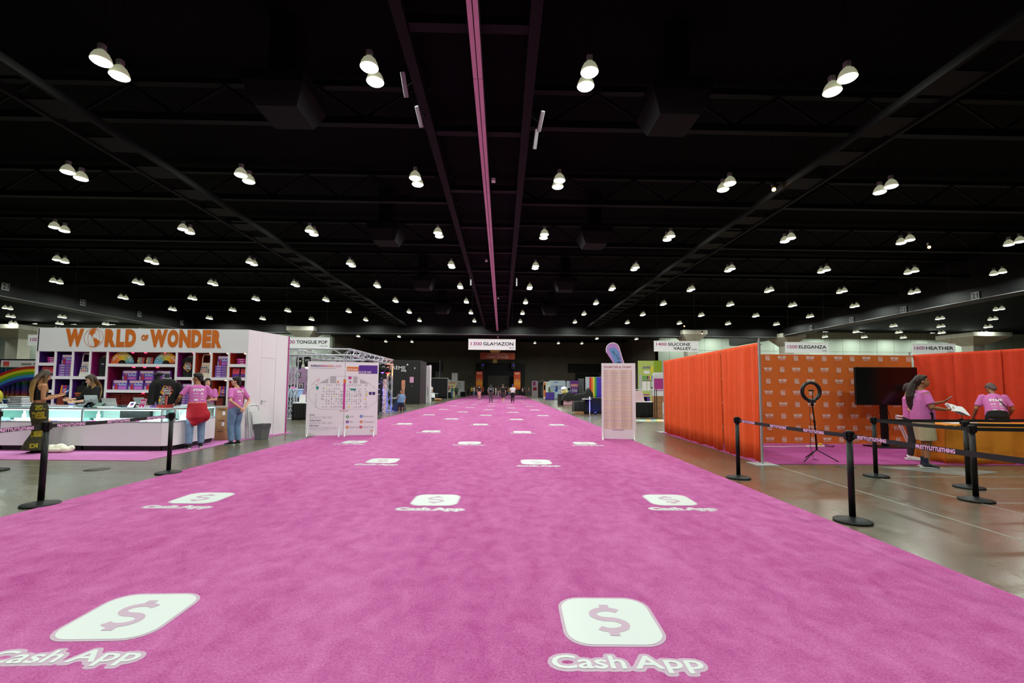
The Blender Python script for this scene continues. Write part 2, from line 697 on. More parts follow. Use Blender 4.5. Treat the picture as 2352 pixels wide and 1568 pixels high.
# carpets
def carpet(name, poly, h, m, label):
    n = len(poly)
    mb = MB()
    mb.add([(x, y, 0.0005) for x, y in poly] + [(x, y, h) for x, y in poly],
           [tuple(range(n, 2 * n))] + [(i, (i + 1) % n, n + (i + 1) % n, n + i) for i in range(n)])
    return tag(mb.build(name, m), label, 'carpet')
carpet('aisle_carpet', [(-5.36, -14), (3.62, -14), (3.66, 8), (3.76, 24), (4.05, 91), (-5.75, 91), (-5.5, 30)], 0.012, M_carpet, 'long bright pink carpet running down the central aisle to the stage')
carpet('booth_carpet', [(-16, 9.3), (-6.83, 9.0), (-6.9, 12.6), (-6.62, 12.72), (-6.62, 14.7), (-16, 14.7)], 0.010, M_carpet2, 'pale pink carpet laid under the white merchandise booth')
carpet('stand_carpet', [(5.08, 8.9), (14, 8.9), (14, 13.5), (5.35, 15.4), (5.2, 11)], 0.010, carpet_mat('purple_pink_carpet', '#9c3c7e', '#b25c9b'), 'pink carpet under the orange draped stand')

# stickers on the carpet, a 10 ft staggered grid
M_stick = mat('white_vinyl_sticker', '#cdd2d3', 0.4)
M_stickedge = mat('sticker_edge_vinyl', '#b89ab2', 0.45)
def rrect(w_, h_, r, n=7):
    out = []
    for cx, cz, a in ((w_ / 2 - r, h_ / 2 - r, 0), (-w_ / 2 + r, h_ / 2 - r, PI / 2), (-w_ / 2 + r, -h_ / 2 + r, PI), (w_ / 2 - r, -h_ / 2 + r, 1.5 * PI)):
        for k in range(n):
            q = a + PI / 2 * k / (n - 1)
            out.append((cx + r * math.cos(q), cz + r * math.sin(q)))
    return out
FLAT = Matrix.Rotation(-PI / 2, 4, 'X')
def dollar(mb, s, y, mat_):
    # a broad S with two short bars
    pts = [(0.078 * math.cos(R(35 + 235 * k / 12)), 0.056 + 0.056 * math.sin(R(35 + 235 * k / 12))) for k in range(13)]
    pts += [(-0.078 * math.cos(R(35 + 235 * k / 12)), -0.056 - 0.056 * math.sin(R(35 + 235 * k / 12))) for k in range(12, -1, -1)]
    wv = 0.022
    vs = []; fs = []
    for i, p in enumerate(pts):
        a = Vector(pts[max(i - 1, 0)]); b = Vector(pts[min(i + 1, len(pts) - 1)])
        d = (b - a).normalized(); n = Vector((-d.y, d.x)) * wv
        vs += [((p[0] + n.x) * s, y, (p[1] + n.y) * s), ((p[0] - n.x) * s, y, (p[1] - n.y) * s)]
    for i in range(len(pts) - 1):
        fs.append((2 * i, 2 * i + 1, 2 * i + 3, 2 * i + 2))
    mb.add(vs, fs, mat_)
    mb.plate(-.026 * s, .026 * s, .13 * s, .165 * s, y - .0004, mat_)
    mb.plate(-.026 * s, .026 * s, -.165 * s, -.13 * s, y - .0004, mat_)
def sticker_meshes():
    a = MB(); a.M = FLAT
    a.prism(rrect(0.60, 0.60, 0.15), 0, -0.0015, 1)
    a.poly(rrect(0.56, 0.56, 0.135), -0.0025, 0)
    dollar(a, 1.15, -0.0035, 1)
    t = MB(); t.M = FLAT
    halo = MB()
    for s_, x0, w_ in (('Cash', -0.395, 0.385), ('App', 0.035, 0.36)):
        hh = 0.118 if s_ == 'Cash' else 0.15
        zz = -0.052 if s_ == 'Cash' else -0.086
        q = MB().text(s_, x0, zz, hh, 0, 0, w_, bold=0.018)
        done = set()
        for f in q.f:
            for i in range(len(f)):
                e = tuple(sorted((f[i], f[(i + 1) % len(f)])))
                if e in done:
                    continue
                done.add(e)
                p0, p1 = Vector(q.v[e[0]]), Vector(q.v[e[1]])
                p0.y = p1.y = 0
                if (p0 - p1).length > 1e-5:
                    halo.tube([p0, p1], .024, 8)
        for v in q.v:
            halo.ell((v[0], 0, v[2]), (.024, .024, .024), nu=8, nv=6)
        t.text(s_, x0, zz, hh, -0.0026, 0, w_, bold=0.018)
    hm = remesh(halo, .006, 2, 'halo')
    t.add([(v.co.x, min(0.0, v.co.y * .06), v.co.z) for v in hm.vertices], [tuple(p.vertices) for p in hm.polygons], 1)
    return a.mesh('icon'), t.mesh('wordmark')
ME_ic, ME_wm = sticker_meshes()
for me in (ME_ic, ME_wm):
    me.materials.append(M_stick); me.materials.append(M_stickedge)
row = 0
for k in range(27):
    yy = 2.96 + 3.035 * k
    xs = (-2.31, 0.68) if k % 2 == 0 else (-3.83, -0.83, 2.19)
    for j, x in enumerate(xs):
        where = (('booth side', 'drape side') if len(xs) == 2 else ('booth edge', 'centre', 'drape edge'))[j]
        sy = yy + (0.05 if j == 0 else -0.03 if j == 1 else 0.0)
        t = thing('floor_sticker', 'white app sticker in the %s column, %s row along the pink carpet' % (where, ordinal(k + 1)), 'sticker',
                  (x, sy, 0.0125), random.Random(k * 7 + j).uniform(-.03, .03), 'app stickers on the pink carpet')
        link('icon', ME_ic, [], t)
        o = link('wordmark', ME_wm, [], t)
        o.location = (0.0, -0.45, 0)

# ceiling and walls
struct(MB().box(-98, 98, -18, 102, 11.6, 11.9).build('ceiling', M_ceil))
wb = struct(MB().box(26.6, 98, 78, 78.4, 0, 11.6).build('wall_back_east', M_pale))
wl = struct(MB().box(-98, -29, 78, 78.4, 0, 11.6).build('wall_back_west', M_pale))
for wo, xa, xb in ((wb, 26.6, 98), (wl, -98, -29)):      # panel joints
    j = MB()
    x = xa + 2.4
    n_ = 0
    while x < xb:
        j.box(x, x + .05, 77.985, 78, 0, 11.5)
        x += 3.05
    for z in (3.0, 5.6, 8.2):
        j.box(xa, xb, 77.985, 78, z, z + .05)
    o = j.build('panel_joint', mat('wall_joint_grey', '#8d978d', 0.8), wo)
    o['kind'] = 'stuff'
struct(MB().box(-29, -28.6, 78, 100, 0, 11.6).build('wall_recess_west', M_farwall))
struct(MB().box(26.6, 27, 78, 100, 0, 11.6).build('wall_recess_east', M_farwall))
wf = struct(MB().box(-29, 27, 100, 100.4, 0, 11.6).build('wall_far', M_farwall))
struct(MB().box(-98, -97.6, -18, 78, 0, 11.6).build('wall_west', M_pale))
struct(MB().box(97.6, 98, -18, 78, 0, 11.6).build('wall_east', M_pale))
struct(MB().box(-98, 98, -18.4, -18, 0, 11.6).build('wall_south', M_pale))
# the valance above the far recess
struct(MB().box(-29, 27, 77.2, 78, 9.95, 11.6).build('trim_1', M_soffit))
# double doors in the far wall
for i, (x0, x1, lab) in enumerate(((14.5, 23.0, 'EXIT'), (-22.5, -13.0, 'EXIT'))):
    d = MB()
    d.box(x0, x1, 99.86, 100, 4.9, 6.9)
    d.box(x0 + 1.6, (x0 + x1) / 2 - .04, 99.86, 100, 0, 4.8)
    d.box((x0 + x1) / 2 + .04, x1 - 1.6, 99.86, 100, 0, 4.8)
    o = struct(d.build('door_%d' % (i + 1), mat('dark_door_paint', '#1c1b18', 0.8)))
    MB().text(lab, (x0 + x1) / 2, 5.5, 0.62, 99.84, 0, align='c', bold=.02).build('lettering', mat('dull_sign_letters', '#070707', 0.8), o)

# columns with flared capitals
def column(x, y, cap, sh, ztop, label):
    t = thing('column', label, 'column', (x, y, 0))
    t['kind'] = 'structure'
    h = sh / 2; c = cap / 2
    MB().box(-h, h, -h, h, 0, ztop - 1.55).build('shaft', M_colm, t)
    m = MB()
    z0, z1 = ztop - 1.55, ztop - .5
    m.add([(-h, -h, z0), (h, -h, z0), (h, h, z0), (-h, h, z0), (-c, -c, z1), (c, -c, z1), (c, c, z1), (-c, c, z1)],
          [(0, 1, 5, 4), (1, 2, 6, 5), (2, 3, 7, 6), (3, 0, 4, 7), (3, 2, 1, 0)])
    m.box(-c, c, -c, c, z1, ztop)
    m.build('capital', M_colm, t)
column(-24.9, 57.8, 3.3, 1.2, 8.85, 'pale concrete column with flared capital behind the aisle sign for 1200')
column(24.2, 57.8, 3.1, 1.25, 8.9, 'pale concrete column with flared capital behind the aisle sign for 1400')
column(36.7, 57.8, 3.1, 1.2, 8.6, 'pale concrete column with flared capital above the aisle sign for 1500')
column(61.4, 57.8, 5.0, 1.5, 8.9, 'wide pale column with flared capital behind the red drape')
column(-60.3, 57.8, 5.2, 1.5, 8.6, 'wide pale column with flared capital beside the aisle sign for 1000')
column(-1.5, 96.0, 2.4, 0.9, 9.9, 'lit ochre column standing behind the stage banner')

# dropped soffit beams with a bright conduit along the lower edge
def soffit(name, x0, x1, y0, y1, z0, cond):
    o = struct(MB().box(x0, x1, y0, y1, z0, 11.6).build(name, M_soffit))
    MB().cyl(cond[0], cond[1], 0.035, n=6).build('conduit', mat('galvanised_conduit', '#8a8c90', 0.5, 0.2), o)
    return o
soffit('trim_2', -38.3, 35.3, 57.2, 58.6, 8.12, ((-38.3, 57.15, 8.17), (35.3, 57.15, 8.17)))
sw = soffit('trim_3', -39.7, -38.4, 16, 70, 8.12, ((-38.34, 16, 8.17), (-38.34, 70, 8.17)))
se = soffit('trim_4', 35.4, 36.7, 16, 70, 8.25, ((35.33, 16, 8.3), (35.33, 70, 8.3)))
M_plate = mat('bay_plate', '#9fa3a3', 0.6)
M_ink = mat('printed_black', '#101013', 0.6)
for k, (s_, yy) in enumerate((('21', 35.5), ('22', 42.0), ('23', 48.5), ('24', 54.9))):
    m = MB(); m.M = Matrix.Translation((-38.33, yy, 8.95)) @ Matrix.Rotation(R(90), 4, 'Z')
    m.box(-.28, .28, 0, .03, -.28, .28, 0); m.text(s_, 0, -.2, .4, -.01, 1, align='c', bold=.03)
    m.build('bay_number_plate', [M_plate, M_ink], sw)
for k, (s_, yy) in enumerate((('21', 32.9), ('22', 39.0), ('23', 45.0), ('24', 51.1))):
    m = MB(); m.M = Matrix.Translation((35.33, yy, 8.6)) @ Matrix.Rotation(R(-90), 4, 'Z')
    m.box(-.28, .28, 0, .03, -.28, .28, 0); m.text(s_, 0, -.2, .4, -.01, 1, align='c', bold=.03)
    m.build('bay_number_plate', [M_plate, M_ink], se)

# the pink fabric run under the ridge of the hall, two strips with a dark gap, between black side channels
M_pinkcloth = mat('dusty_pink_cloth', '#dcb4c8', 0.8, noise=(2.0, 0.06))
t = thing('pink_beam', 'long dusty pink double strip hung along the middle of the black ceiling', 'ceiling beam', (0, 0, 0))
for k, (xa, xb) in enumerate(((-0.735, -0.637), (-0.615, -0.517))):
    y = 4.0
    while y < 62:
        MB().box(xa, xb, y, y + 6.18, 8.65, 8.75).build('cloth_strip', M_pinkcloth, t)
        y += 6.2
MB().box(-0.75, -0.50, 4, 62, 8.76, 8.9).build('carrier_channel', M_black, t)
t = thing('ridge_gantry', 'black service gantry flanking the pink strip down the ceiling', 'ceiling gantry', (0, 0, 0))
for x in (-2.15, 0.62):
    MB().box(x - .12, x + .12, 4, 60, 8.9, 9.35).build('side_channel', M_steel, t)
for k in range(14):
    MB().box(-2.1, 0.6, 5 + 4.0 * k, 5.25 + 4.0 * k, 9.0, 9.2).build('cross_member', M_steel, t)
MB().box(-2.0, 0.5, 4, 60, 9.45, 9.5).build('deck', mat('gantry_deck', '#040406', 0.9, spec=.1), t)
# catwalk ladders
for x, lab in ((-12.4, 'dark steel catwalk crossing the ceiling over the white booth'), (11.1, 'dark steel catwalk crossing the ceiling over the orange stand')):
    t = thing('catwalk', lab, 'catwalk', (x, 0, 9.0))
    for dx in (-.55, .55):
        MB().box(dx - .06, dx + .06, 6, 60, 0, .22).build('rail', M_steel, t)
    me = MB().box(-.5, .5, 0, .9, .05, .1).mesh('tread')
    for k in range(29):
        o = link('tread', me, M_steel, t)
        o.location = (0, 6.4 + 1.85 * k, 0)
# cross trusses
for k in range(8):
    y = 8.2 + 6.2 * k
    t = thing('roof_truss', 'black steel roof truss spanning the hall, %s from the camera' % ordinal(k + 1), 'roof truss', (0, y, 0), group='roof trusses')
    MB().box(-38, 35, -.12, .12, 9.95, 10.2).build('lower_chord', M_steel, t)
    MB().box(-38, 35, -.12, .12, 11.2, 11.4).build('upper_chord', M_steel, t)
    m = MB()
    for i in range(24):
        x = -38 + 73 / 24 * i
        m.tube([(x, 0, 10.2), (x + 73 / 48, 0, 11.2), (x + 73 / 24, 0, 10.2)], 0.05, 5)
    o = m.build('web', M_steel, t); o['kind'] = 'stuff'
# air diffusers
M_duct = mat('black_duct_paint', '#08090b', .7, spec=.2)
dm = MB()
dm.add([(-.55, -.55, 0), (.55, -.55, 0), (.55, .55, 0), (-.55, .55, 0), (-.8, -.8, .55), (.8, -.8, .55), (.8, .8, .55), (-.8, .8, .55)],
       [(3, 2, 1, 0), (0, 1, 5, 4), (1, 2, 6, 5), (2, 3, 7, 6), (3, 0, 4, 7)])
dm.box(-.8, .8, -.8, .8, .55, .9)
dme = dm.mesh('hood'); dd = MB().box(-.35, .35, -.35, .35, .9, 2.76).mesh('duct')
for k in range(4):
    for x, sd in ((-6.05, 'booth side'), (4.75, 'drape side')):
        t = thing('air_diffuser', 'dark square air diffuser hung %s of the pink strip, %s one along' % (sd, ordinal(k + 1)), 'air diffuser', (x, 12.25 + 11.0 * k, 8.85), group='air diffusers')
        link('hood', dme, M_duct, t); link('duct', dd, M_duct, t)
# white antennas and small boxes on the gantry
M_ant = mat('white_plastic', '#d9dbde', 0.5)
M_antg = mat('antenna_grey_plastic', '#9a9ca0', 0.6)
def antenna(x, y, rx, rz, label):
    t = thing('antenna', label, 'antenna', (x, y, 8.75), rz)
    m = MB(); m.M = Matrix.Rotation(rx, 4, 'X')
    m.bevbox(-.055, .055, -.03, .03, -.27, .27, .012)
    m.build('housing', M_antg, t)
    MB().tube([(0, .03, 0), (0, .16, .05), (.30 if x < -1 else -.34, .2, .3)], .015, 6).build('bracket', M_steel, t)
antenna(-2.42, 10.6, R(35), R(-8), 'slim white antenna on the booth side gantry channel, nearer to the camera')
antenna(-2.30, 11.9, R(50), R(-10), 'slim white antenna on the booth side gantry channel, farther from the camera')
antenna(1.0, 12.0, R(50), R(12), 'slim white antenna on the drape side gantry channel, upper one')
antenna(0.93, 12.9, R(30), R(12), 'slim white antenna on the drape side gantry channel, lower one')
antenna(-2.2, 31, R(10), 0, 'small pale antenna far down the booth side gantry channel')
antenna(0.95, 31, R(10), 0, 'small pale antenna far down the drape side gantry channel')
for x, y, lab in ((-0.36, 15.5, 'small pink-white box clipped beside the pink strip, first one along'), (-0.95, 25.6, 'small white box clipped on the booth side of the pink strip'), (-0.36, 36.5, 'small white box clipped beside the pink strip, last one along')):
    t = thing('junction_box', lab, 'junction box', (x, y, 8.7))
    MB().bevbox(-.07, .07, -.1, .1, -.05, .05, .01).build('case', M_ant, t)
    MB().tube([(0, 0, .05), (.06, 0, .2), (0, 0, .78)], .012, 5).build('cable', M_steel, t)

# ------------------------------------------------------------------ high bay lamps, in pairs one behind the other
M_glow = emissive('lamp_glow', '#f4fff4', LAMP_GLOW)
M_dome = mat('lamp_dome_acrylic', '#d8dcb8', 0.35, emit=0.35)
M_ballast = mat('lamp_ballast_casting', '#8f8f90', 0.5)
K = 0.78
dome = MB().lathe([(r_ * K, z_ * K) for r_, z_ in [(.075, .40), (.12, .37), (.20, .29), (.26, .17), (.295, .04), (.29, .035), (.255, .165), (.195, .28), (.115, .36), (.075, .385)]], n=20)
ME_dome = dome.mesh('reflector')
ME_lens = MB().lathe([(r_ * K, z_ * K) for r_, z_ in [(.02, -.045), (.15, -.035), (.25, -.005), (.285, .03), (.26, .035), (.05, .036)]], n=20).mesh('lens')
ME_ball = MB().bevbox(-.075, .075, -.075, .075, .312, .47, .02).mesh('ballast')
ME_stem = MB().cyl((0, 0, .47), (0, 0, 2.19), .007, n=6).mesh('stem')
ZL = 9.42
def lamp_pair(x, y, lab, lit=True, stem=True, power=LAMP_W):
    for j, dy in enumerate((-.27, .27)):
        t = thing('high_bay_lamp', lab % ('nearer', 'farther')[j], 'ceiling lamp', (x, y + dy, ZL), group='high bay ceiling lamps')
        link('reflector', ME_dome, M_dome, t)
        link('lens', ME_lens, M_glow, t)
        link('ballast', ME_ball, M_ballast, t)
        if True:
            link('stem', ME_stem, M_steel, t)
        if j == 0:
            light('lamp_light', 'AREA', (0, .27, -.08), power, '#f6fff2', t, shape='DISK', size=0.7, spread=R(176))
XC = [-35.0, -28.7, -22.9, -16.45, -10.0, -3.4, 2.15, 8.8, 15.2, 21.6, 27.6, 33.6]
YR = [5.1, 11.25, 17.3, 23.5, 29.7, 36.0, 42.3, 48.6, 54.7]
def vis(x, y):
    return abs(x + .0) < 1.22 * y + 1.2
for r_, y in enumerate(YR):
    for c_, x in enumerate(XC):
        if r_ == 0 and not (-18 < x < 17):
            continue
        if r_ > 0 and not vis(x, y):
            continue
        side = ('%s column booth side' % ordinal(6 - c_)) if c_ < 6 else ('%s column drape side' % ordinal(c_ - 5))
        lamp_pair(x, y, 'lit ceiling lamp, %%s of its pair, %s row, %s of pink strip' % (ordinal(r_ + 1), side))
for c_, x in enumerate((-16.45, -3.4, 2.15, 15.2)):
    lamp_pair(x, -3.0, 'lit ceiling lamp, %%s of its pair, row behind the camera, %s one' % ordinal(c_ + 1), power=LAMP_W * 1.6)
# past the soffits
for r_, y in enumerate((67.5, 72.5)):
    for c_, x in enumerate((-22.9, -16.45, 15.2, 21.6)):
        lamp_pair(x, y, 'lit ceiling lamp, %%s of its pair, %s row beyond far soffit, %s one' % (ordinal(r_ + 1), ordinal(c_ + 1)), stem=False, power=LAMP_W * .35)
for r_, y in enumerate((43, 49, 55, 61, 67)):
    for c_, x in enumerate((42.5, 48.5, 54.5, 60.5, 66.5)):
        if vis(x, y * .97):
            lamp_pair(x, y, 'lit ceiling lamp, %%s of its pair, %s row past drape side soffit, %s column' % (ordinal(r_ + 1), ordinal(c_ + 1)), stem=False)
    for c_, x in enumerate((-46.0, -52.5, -58.5, -64.5)):
        if vis(x, y * .95):
            lamp_pair(x, y, 'lit ceiling lamp, %%s of its pair, %s row past booth side soffit, %s column' % (ordinal(r_ + 1), ordinal(c_ + 1)), stem=False)
for c_, x in enumerate((-20.6, -16.0, 5.8, 10.0, 14.2)):
    lamp_pair(x, 80.6, 'lit ceiling lamp, %%s of its pair, row in the dark far recess, %s one' % ordinal(c_ + 1), power=LAMP_W * 3.0)
# wall washers above the pale back walls
ME_ww = MB().bevbox(-.5, .5, -.2, .2, 0, .25, .03).mesh('housing')
ww = 0
for x in [30 + 6.2 * k for k in range(9)] + [-33 - 6.2 * k for k in range(8)]:
    ww += 1
    t = thing('wall_washer', 'dark trough lamp washing the pale back wall, %s one' % ordinal(ww), 'ceiling lamp', (x, 75.6, 11.35), group='wall washers')
    link('housing', ME_ww, M_steel, t)
    light('washer_light', 'AREA', (0, 0.1, -.03), WASH_W, '#f4fff0', t, shape='RECTANGLE', size=0.9, size_y=0.3, rot=(R(-20), 0, 0))
# small warm work lamps
M_amber = emissive('amber_bulb', '#ffb060', 14)
for x, y, z, lab in ((10.2, 16.5, 9.0, 'tiny amber bulb beside the drape side catwalk'), (22.4, 23.0, 9.0, 'amber bulb under the drape side roof trusses'), (24.5, 55, 8.3, 'glowing amber lamp near the far soffit by the 1400 column'), (21.5, 53.0, 8.9, 'dim amber lamp on the far soffit over the 1400 sign')):
    t = thing('work_lamp', lab, 'lamp', (x, y, z))
    MB().ell((0, 0, 0), (.07, .07, .07)).build('bulb', M_amber, t)
    MB().lathe([(.03, .05), (.1, .12), (.1, .22), (.02, .3)], n=10).build('holder', M_steel, t)
    MB().cyl((0, 0, .3), (0, 0, 11.6 - z), .008, n=5).build('stem', M_steel, t)

# hanging aisle signs
M_sign = mat('sign_vinyl', '#f0f0f4', 0.5, emit=0.0)
M_mag = mat('printed_magenta', '#a01478', 0.6)
def aisle_sign(x0, x1, num, words_, sub, zb=3.64, zt=4.22, y=26.0):
    t = thing('aisle_sign', 'white hanging aisle sign, magenta number and %s' % (('the words ' + ' '.join(words_).lower()) if words_ else 'half hidden by the booth'), 'sign', ((x0 + x1) / 2, y, zb), group='hanging aisle signs')
    W_ = (x1 - x0); h = zt - zb
    MB().box(-W_ / 2, W_ / 2, -.01, .01, 0, h).build('panel', M_sign, t)
    for z in (0.0, h):
        MB().box(-W_ / 2 - .01, W_ / 2 + .01, -.018, .018, z - .02, z + .02).build('rail', mat('sign_rail', '#f2f2f2', .4), t)
    for x in (-W_ / 2 + .2, W_ / 2 - .2):
        MB().cyl((x, 0, h), (x, 0, (9.44 if num == '1300' else 11.6) - zb), .004, n=4).build('wire', M_steel, t)
    m = MB()
    one = len(words_) < 2
    zz = h * .40 if one else h * .55
    hh = h * .34 if one else h * .30
    m.text(num, -W_ / 2 + W_ * .05, zz, hh, -.014, 0, W_ * .235, bold=.012)
    lft = -W_ / 2 + W_ * .315
    if one and words_:
        m.text(words_[0], lft, zz, hh, -.014, 1, W_ * .64, bold=.02)
    elif words_:
        m.text(words_[0], lft, zz, hh, -.014, 1, W_ * .5, bold=.02)
        m.text(words_[1], lft + W_ * .12, h * .14, hh, -.014, 1, W_ * .40, bold=.02)
    if sub:
        m.text(sub, W_ / 2 - W_ * .04, h * .12, h * .13, -.014, 1, align='r', bold=.0)
    m.build('lettering', [M_mag, M_ink], t)
aisle_sign(-1.94, 0.76, '1300', ['GLAMAZON'], 'BLVD')
aisle_sign(-12.55, -9.82, '1200', ['TONGUE POP'], 'TOLL RD')
aisle_sign(8.76, 11.35, '1400', ['SILICONE', 'VALLEY'], 'DRIVE')
aisle_sign(16.44, 18.98, '1500', ['ELEGANZA'], 'LANE')
aisle_sign(23.96, 26.55, '1600', ['HEATHER'], 'AVENUE')
aisle_sign(-26.6, -24.0, '1000', [], '')

# ------------------------------------------------------------------ white merchandise booth
M_hdr = mat('booth_white_print', '#e9eaec', 0.5)
M_side = mat('booth_side_panel', '#e6e2e8', 0.5)
M_orange = mat('logo_orange', '#d26c18', 0.55)
YS = 12.77
booth = thing('merchandise_booth', 'white merchandise booth with orange lettering and a wall of cubby shelves', 'booth', (0, YS, 0))
D = 0.42
m = MB()
m.box(-12.80, -7.06, 0, 0.05, 2.365, 3.02)
m.build('header_panel', M_hdr, booth)
MB().box(-12.80, -7.06, 0.0, D, 0, 0.90).build('base_cabinet', M_white, booth)
MB().box(-12.80, -7.06, D, D + .04, 0, 3.0).build('back_wall', M_white, booth)
MB().box(-12.80, -7.06, 0.05, D, 2.40, 2.43).build('top_board', M_white, booth)
# side wall to the back with a store room door
sx0, sy0, sx1, sy1 = -7.06, 0.0, -6.72, 1.62
sd = Vector((sx1 - sx0, sy1 - sy0, 0)); sl = sd.length; sa = math.atan2(sd.y, sd.x)
def side_box(a0, a1, z0, z1, d0, d1, name, mm):
    mb = MB(); mb.M = Matrix.Translation((sx0, sy0, 0)) @ Matrix.Rotation(sa, 4, 'Z')
    mb.box(a0, a1, d0, d1, z0, z1)
    return mb.build(name, mm, booth)
side_box(0, 0.52, 0, 3.02, 0, .06, 'side_panel', M_side)
side_box(0.525, 1.12, 2.28, 3.02, 0, .06, 'side_panel', M_side)
side_box(1.125, sl, 0, 3.02, 0, .06, 'side_panel', M_side)
do = side_box(0.53, 1.115, 0.02, 2.275, 0.004, .06, 'store_door', M_side)
mb = MB(); mb.M = Matrix.Translation((sx0, sy0, 0)) @ Matrix.Rotation(sa, 4, 'Z')
mb.tube([(0.60, -.0, 1.02), (0.60, -.05, 1.02), (0.72, -.05, 1.02)], .011, 8)
mb.box(.585, .615, -.006, .0, .92, 1.06)
mb.build('handle', M_alu, do)
mb = MB(); mb.M = Matrix.Translation((sx0, sy0, 0)) @ Matrix.Rotation(sa, 4, 'Z')
mb.box(sl, sl + .035, -.02, .08, 0, 3.02)
mb.build('edge_trim', mat('magenta_trim', '#b02a86', 0.5), booth)
# far side and roofless back so the volume is closed
MB().box(-12.82, -12.77, 0, 1.62, 0, 3.0).build('side_panel', M_side, booth)
# cubby dividers and shelves
XD = [-12.775, -12.30, -11.83, -11.36, -10.895, -9.015, -8.535, -8.065, -7.585, -7.09]
for i, x in enumerate(XD):
    MB().box(x - .024, x + .024, 0.002, D, 0.90, 2.40).build('divider', M_white, booth)
def shelf(i, j, z, th=.08):
    MB().box(XD[i] + .024, XD[j] - .024, 0.0, D, z - th / 2, z + th / 2).build('shelf', M_white, booth)
for i, j, z in [(0, 1, 2.01), (0, 4, 1.645), (0, 1, 1.27), (4, 5, 2.0), (4, 5, 1.285), (5, 9, 1.645), (8, 9, 2.015), (8, 9, 1.27)]:
    shelf(i, j, z)
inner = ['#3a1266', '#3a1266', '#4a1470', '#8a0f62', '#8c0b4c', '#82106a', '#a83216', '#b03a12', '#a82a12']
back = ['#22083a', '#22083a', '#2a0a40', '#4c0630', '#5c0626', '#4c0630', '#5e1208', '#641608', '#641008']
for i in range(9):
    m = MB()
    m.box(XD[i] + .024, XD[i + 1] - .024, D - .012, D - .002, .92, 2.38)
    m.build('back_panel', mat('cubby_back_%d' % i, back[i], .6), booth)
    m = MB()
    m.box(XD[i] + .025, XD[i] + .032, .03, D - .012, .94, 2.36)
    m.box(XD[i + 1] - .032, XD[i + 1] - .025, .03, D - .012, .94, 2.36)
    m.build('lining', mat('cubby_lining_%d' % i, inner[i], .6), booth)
M_puck = {c: emissive('puck_' + c, h, 5.0) for c, h in (('red', '#ff2a50'), ('pink', '#ff5a80'), ('warm', '#ffb090'))}
for x, z, c in ((-11.42, 2.352, 'red'), (-10.98, 2.352, 'red'), (-10.3, 2.352, 'red'), (-9.95, 2.352, 'red'), (-9.4, 2.352, 'red'), (-10.25, 1.945, 'red'), (-9.95, 1.945, 'red'), (-9.6, 1.945, 'red'),
                (-8.62, 2.352, 'pink'), (-8.15, 2.352, 'warm'), (-7.68, 2.352, 'warm'), (-7.2, 2.352, 'warm'), (-9.95, 1.23, 'red'), (-8.62, 1.6, 'red'), (-8.15, 1.6, 'warm'), (-7.7, 1.6, 'warm')):
    MB().lathe([(.028, -.012), (.032, 0), (.032, .012)], (x, .12, z), 12).build('puck_light', M_puck[c], booth)
# the lettering on the header
m = MB()
def big(s_, x0, x1, z0=2.50, z1=3.0, b=.075):
    m.text(s_, x0, z0, z1 - z0, -.006, 0, x1 - x0, bold=b)
big('W', -12.058, -11.56); big('R', -10.99, -10.685); big('L', -10.675, -10.455); big('D', -10.435, -10.14)
big('OF', -10.0, -9.81, 2.68, 2.85)
big('W', -9.77, -9.28); big('O', -9.285, -8.98); big('N', -8.965, -8.645); big('D', -8.63, -8.35); big('E', -8.33, -8.085); big('R', -8.07, -7.80)
# globe in place of the first O
gc = (-11.29, 2.75); gr = .265
m.ringplate(gc, gr - .010, gr, -.006, 0, 40)
for sx_ in (.25, .62):
    for a0, a1 in ((PI / 2, 1.5 * PI), (-PI / 2, PI / 2)):
        m.ringplate(gc, gr - .016, gr - .004, -.0062, 0, 20, a0, a1, sx_)
def blob(pts):
    m.poly([(gc[0] + x * gr, gc[1] + z * gr) for x, z in pts], -.0065, 0)
blob([(-.45, .72), (-.2, .92), (.1, .95), (.2, .8), (.05, .7), (.15, .55), (-.02, .42), (-.1, .25), (-.18, .12), (-.3, .3), (-.48, .42)])
blob([(-.18, .12), (-.02, .05), (.08, -.08), (.02, -.1), (-.12, .04)])
blob([(.05, -.02), (.3, -.08), (.52, -.28), (.72, -.4), (.6, -.62), (.38, -.85), (.2, -.97), (.12, -.7), (.08, -.45), (-.04, -.25)])
m.build('lettering', M_orange, booth)

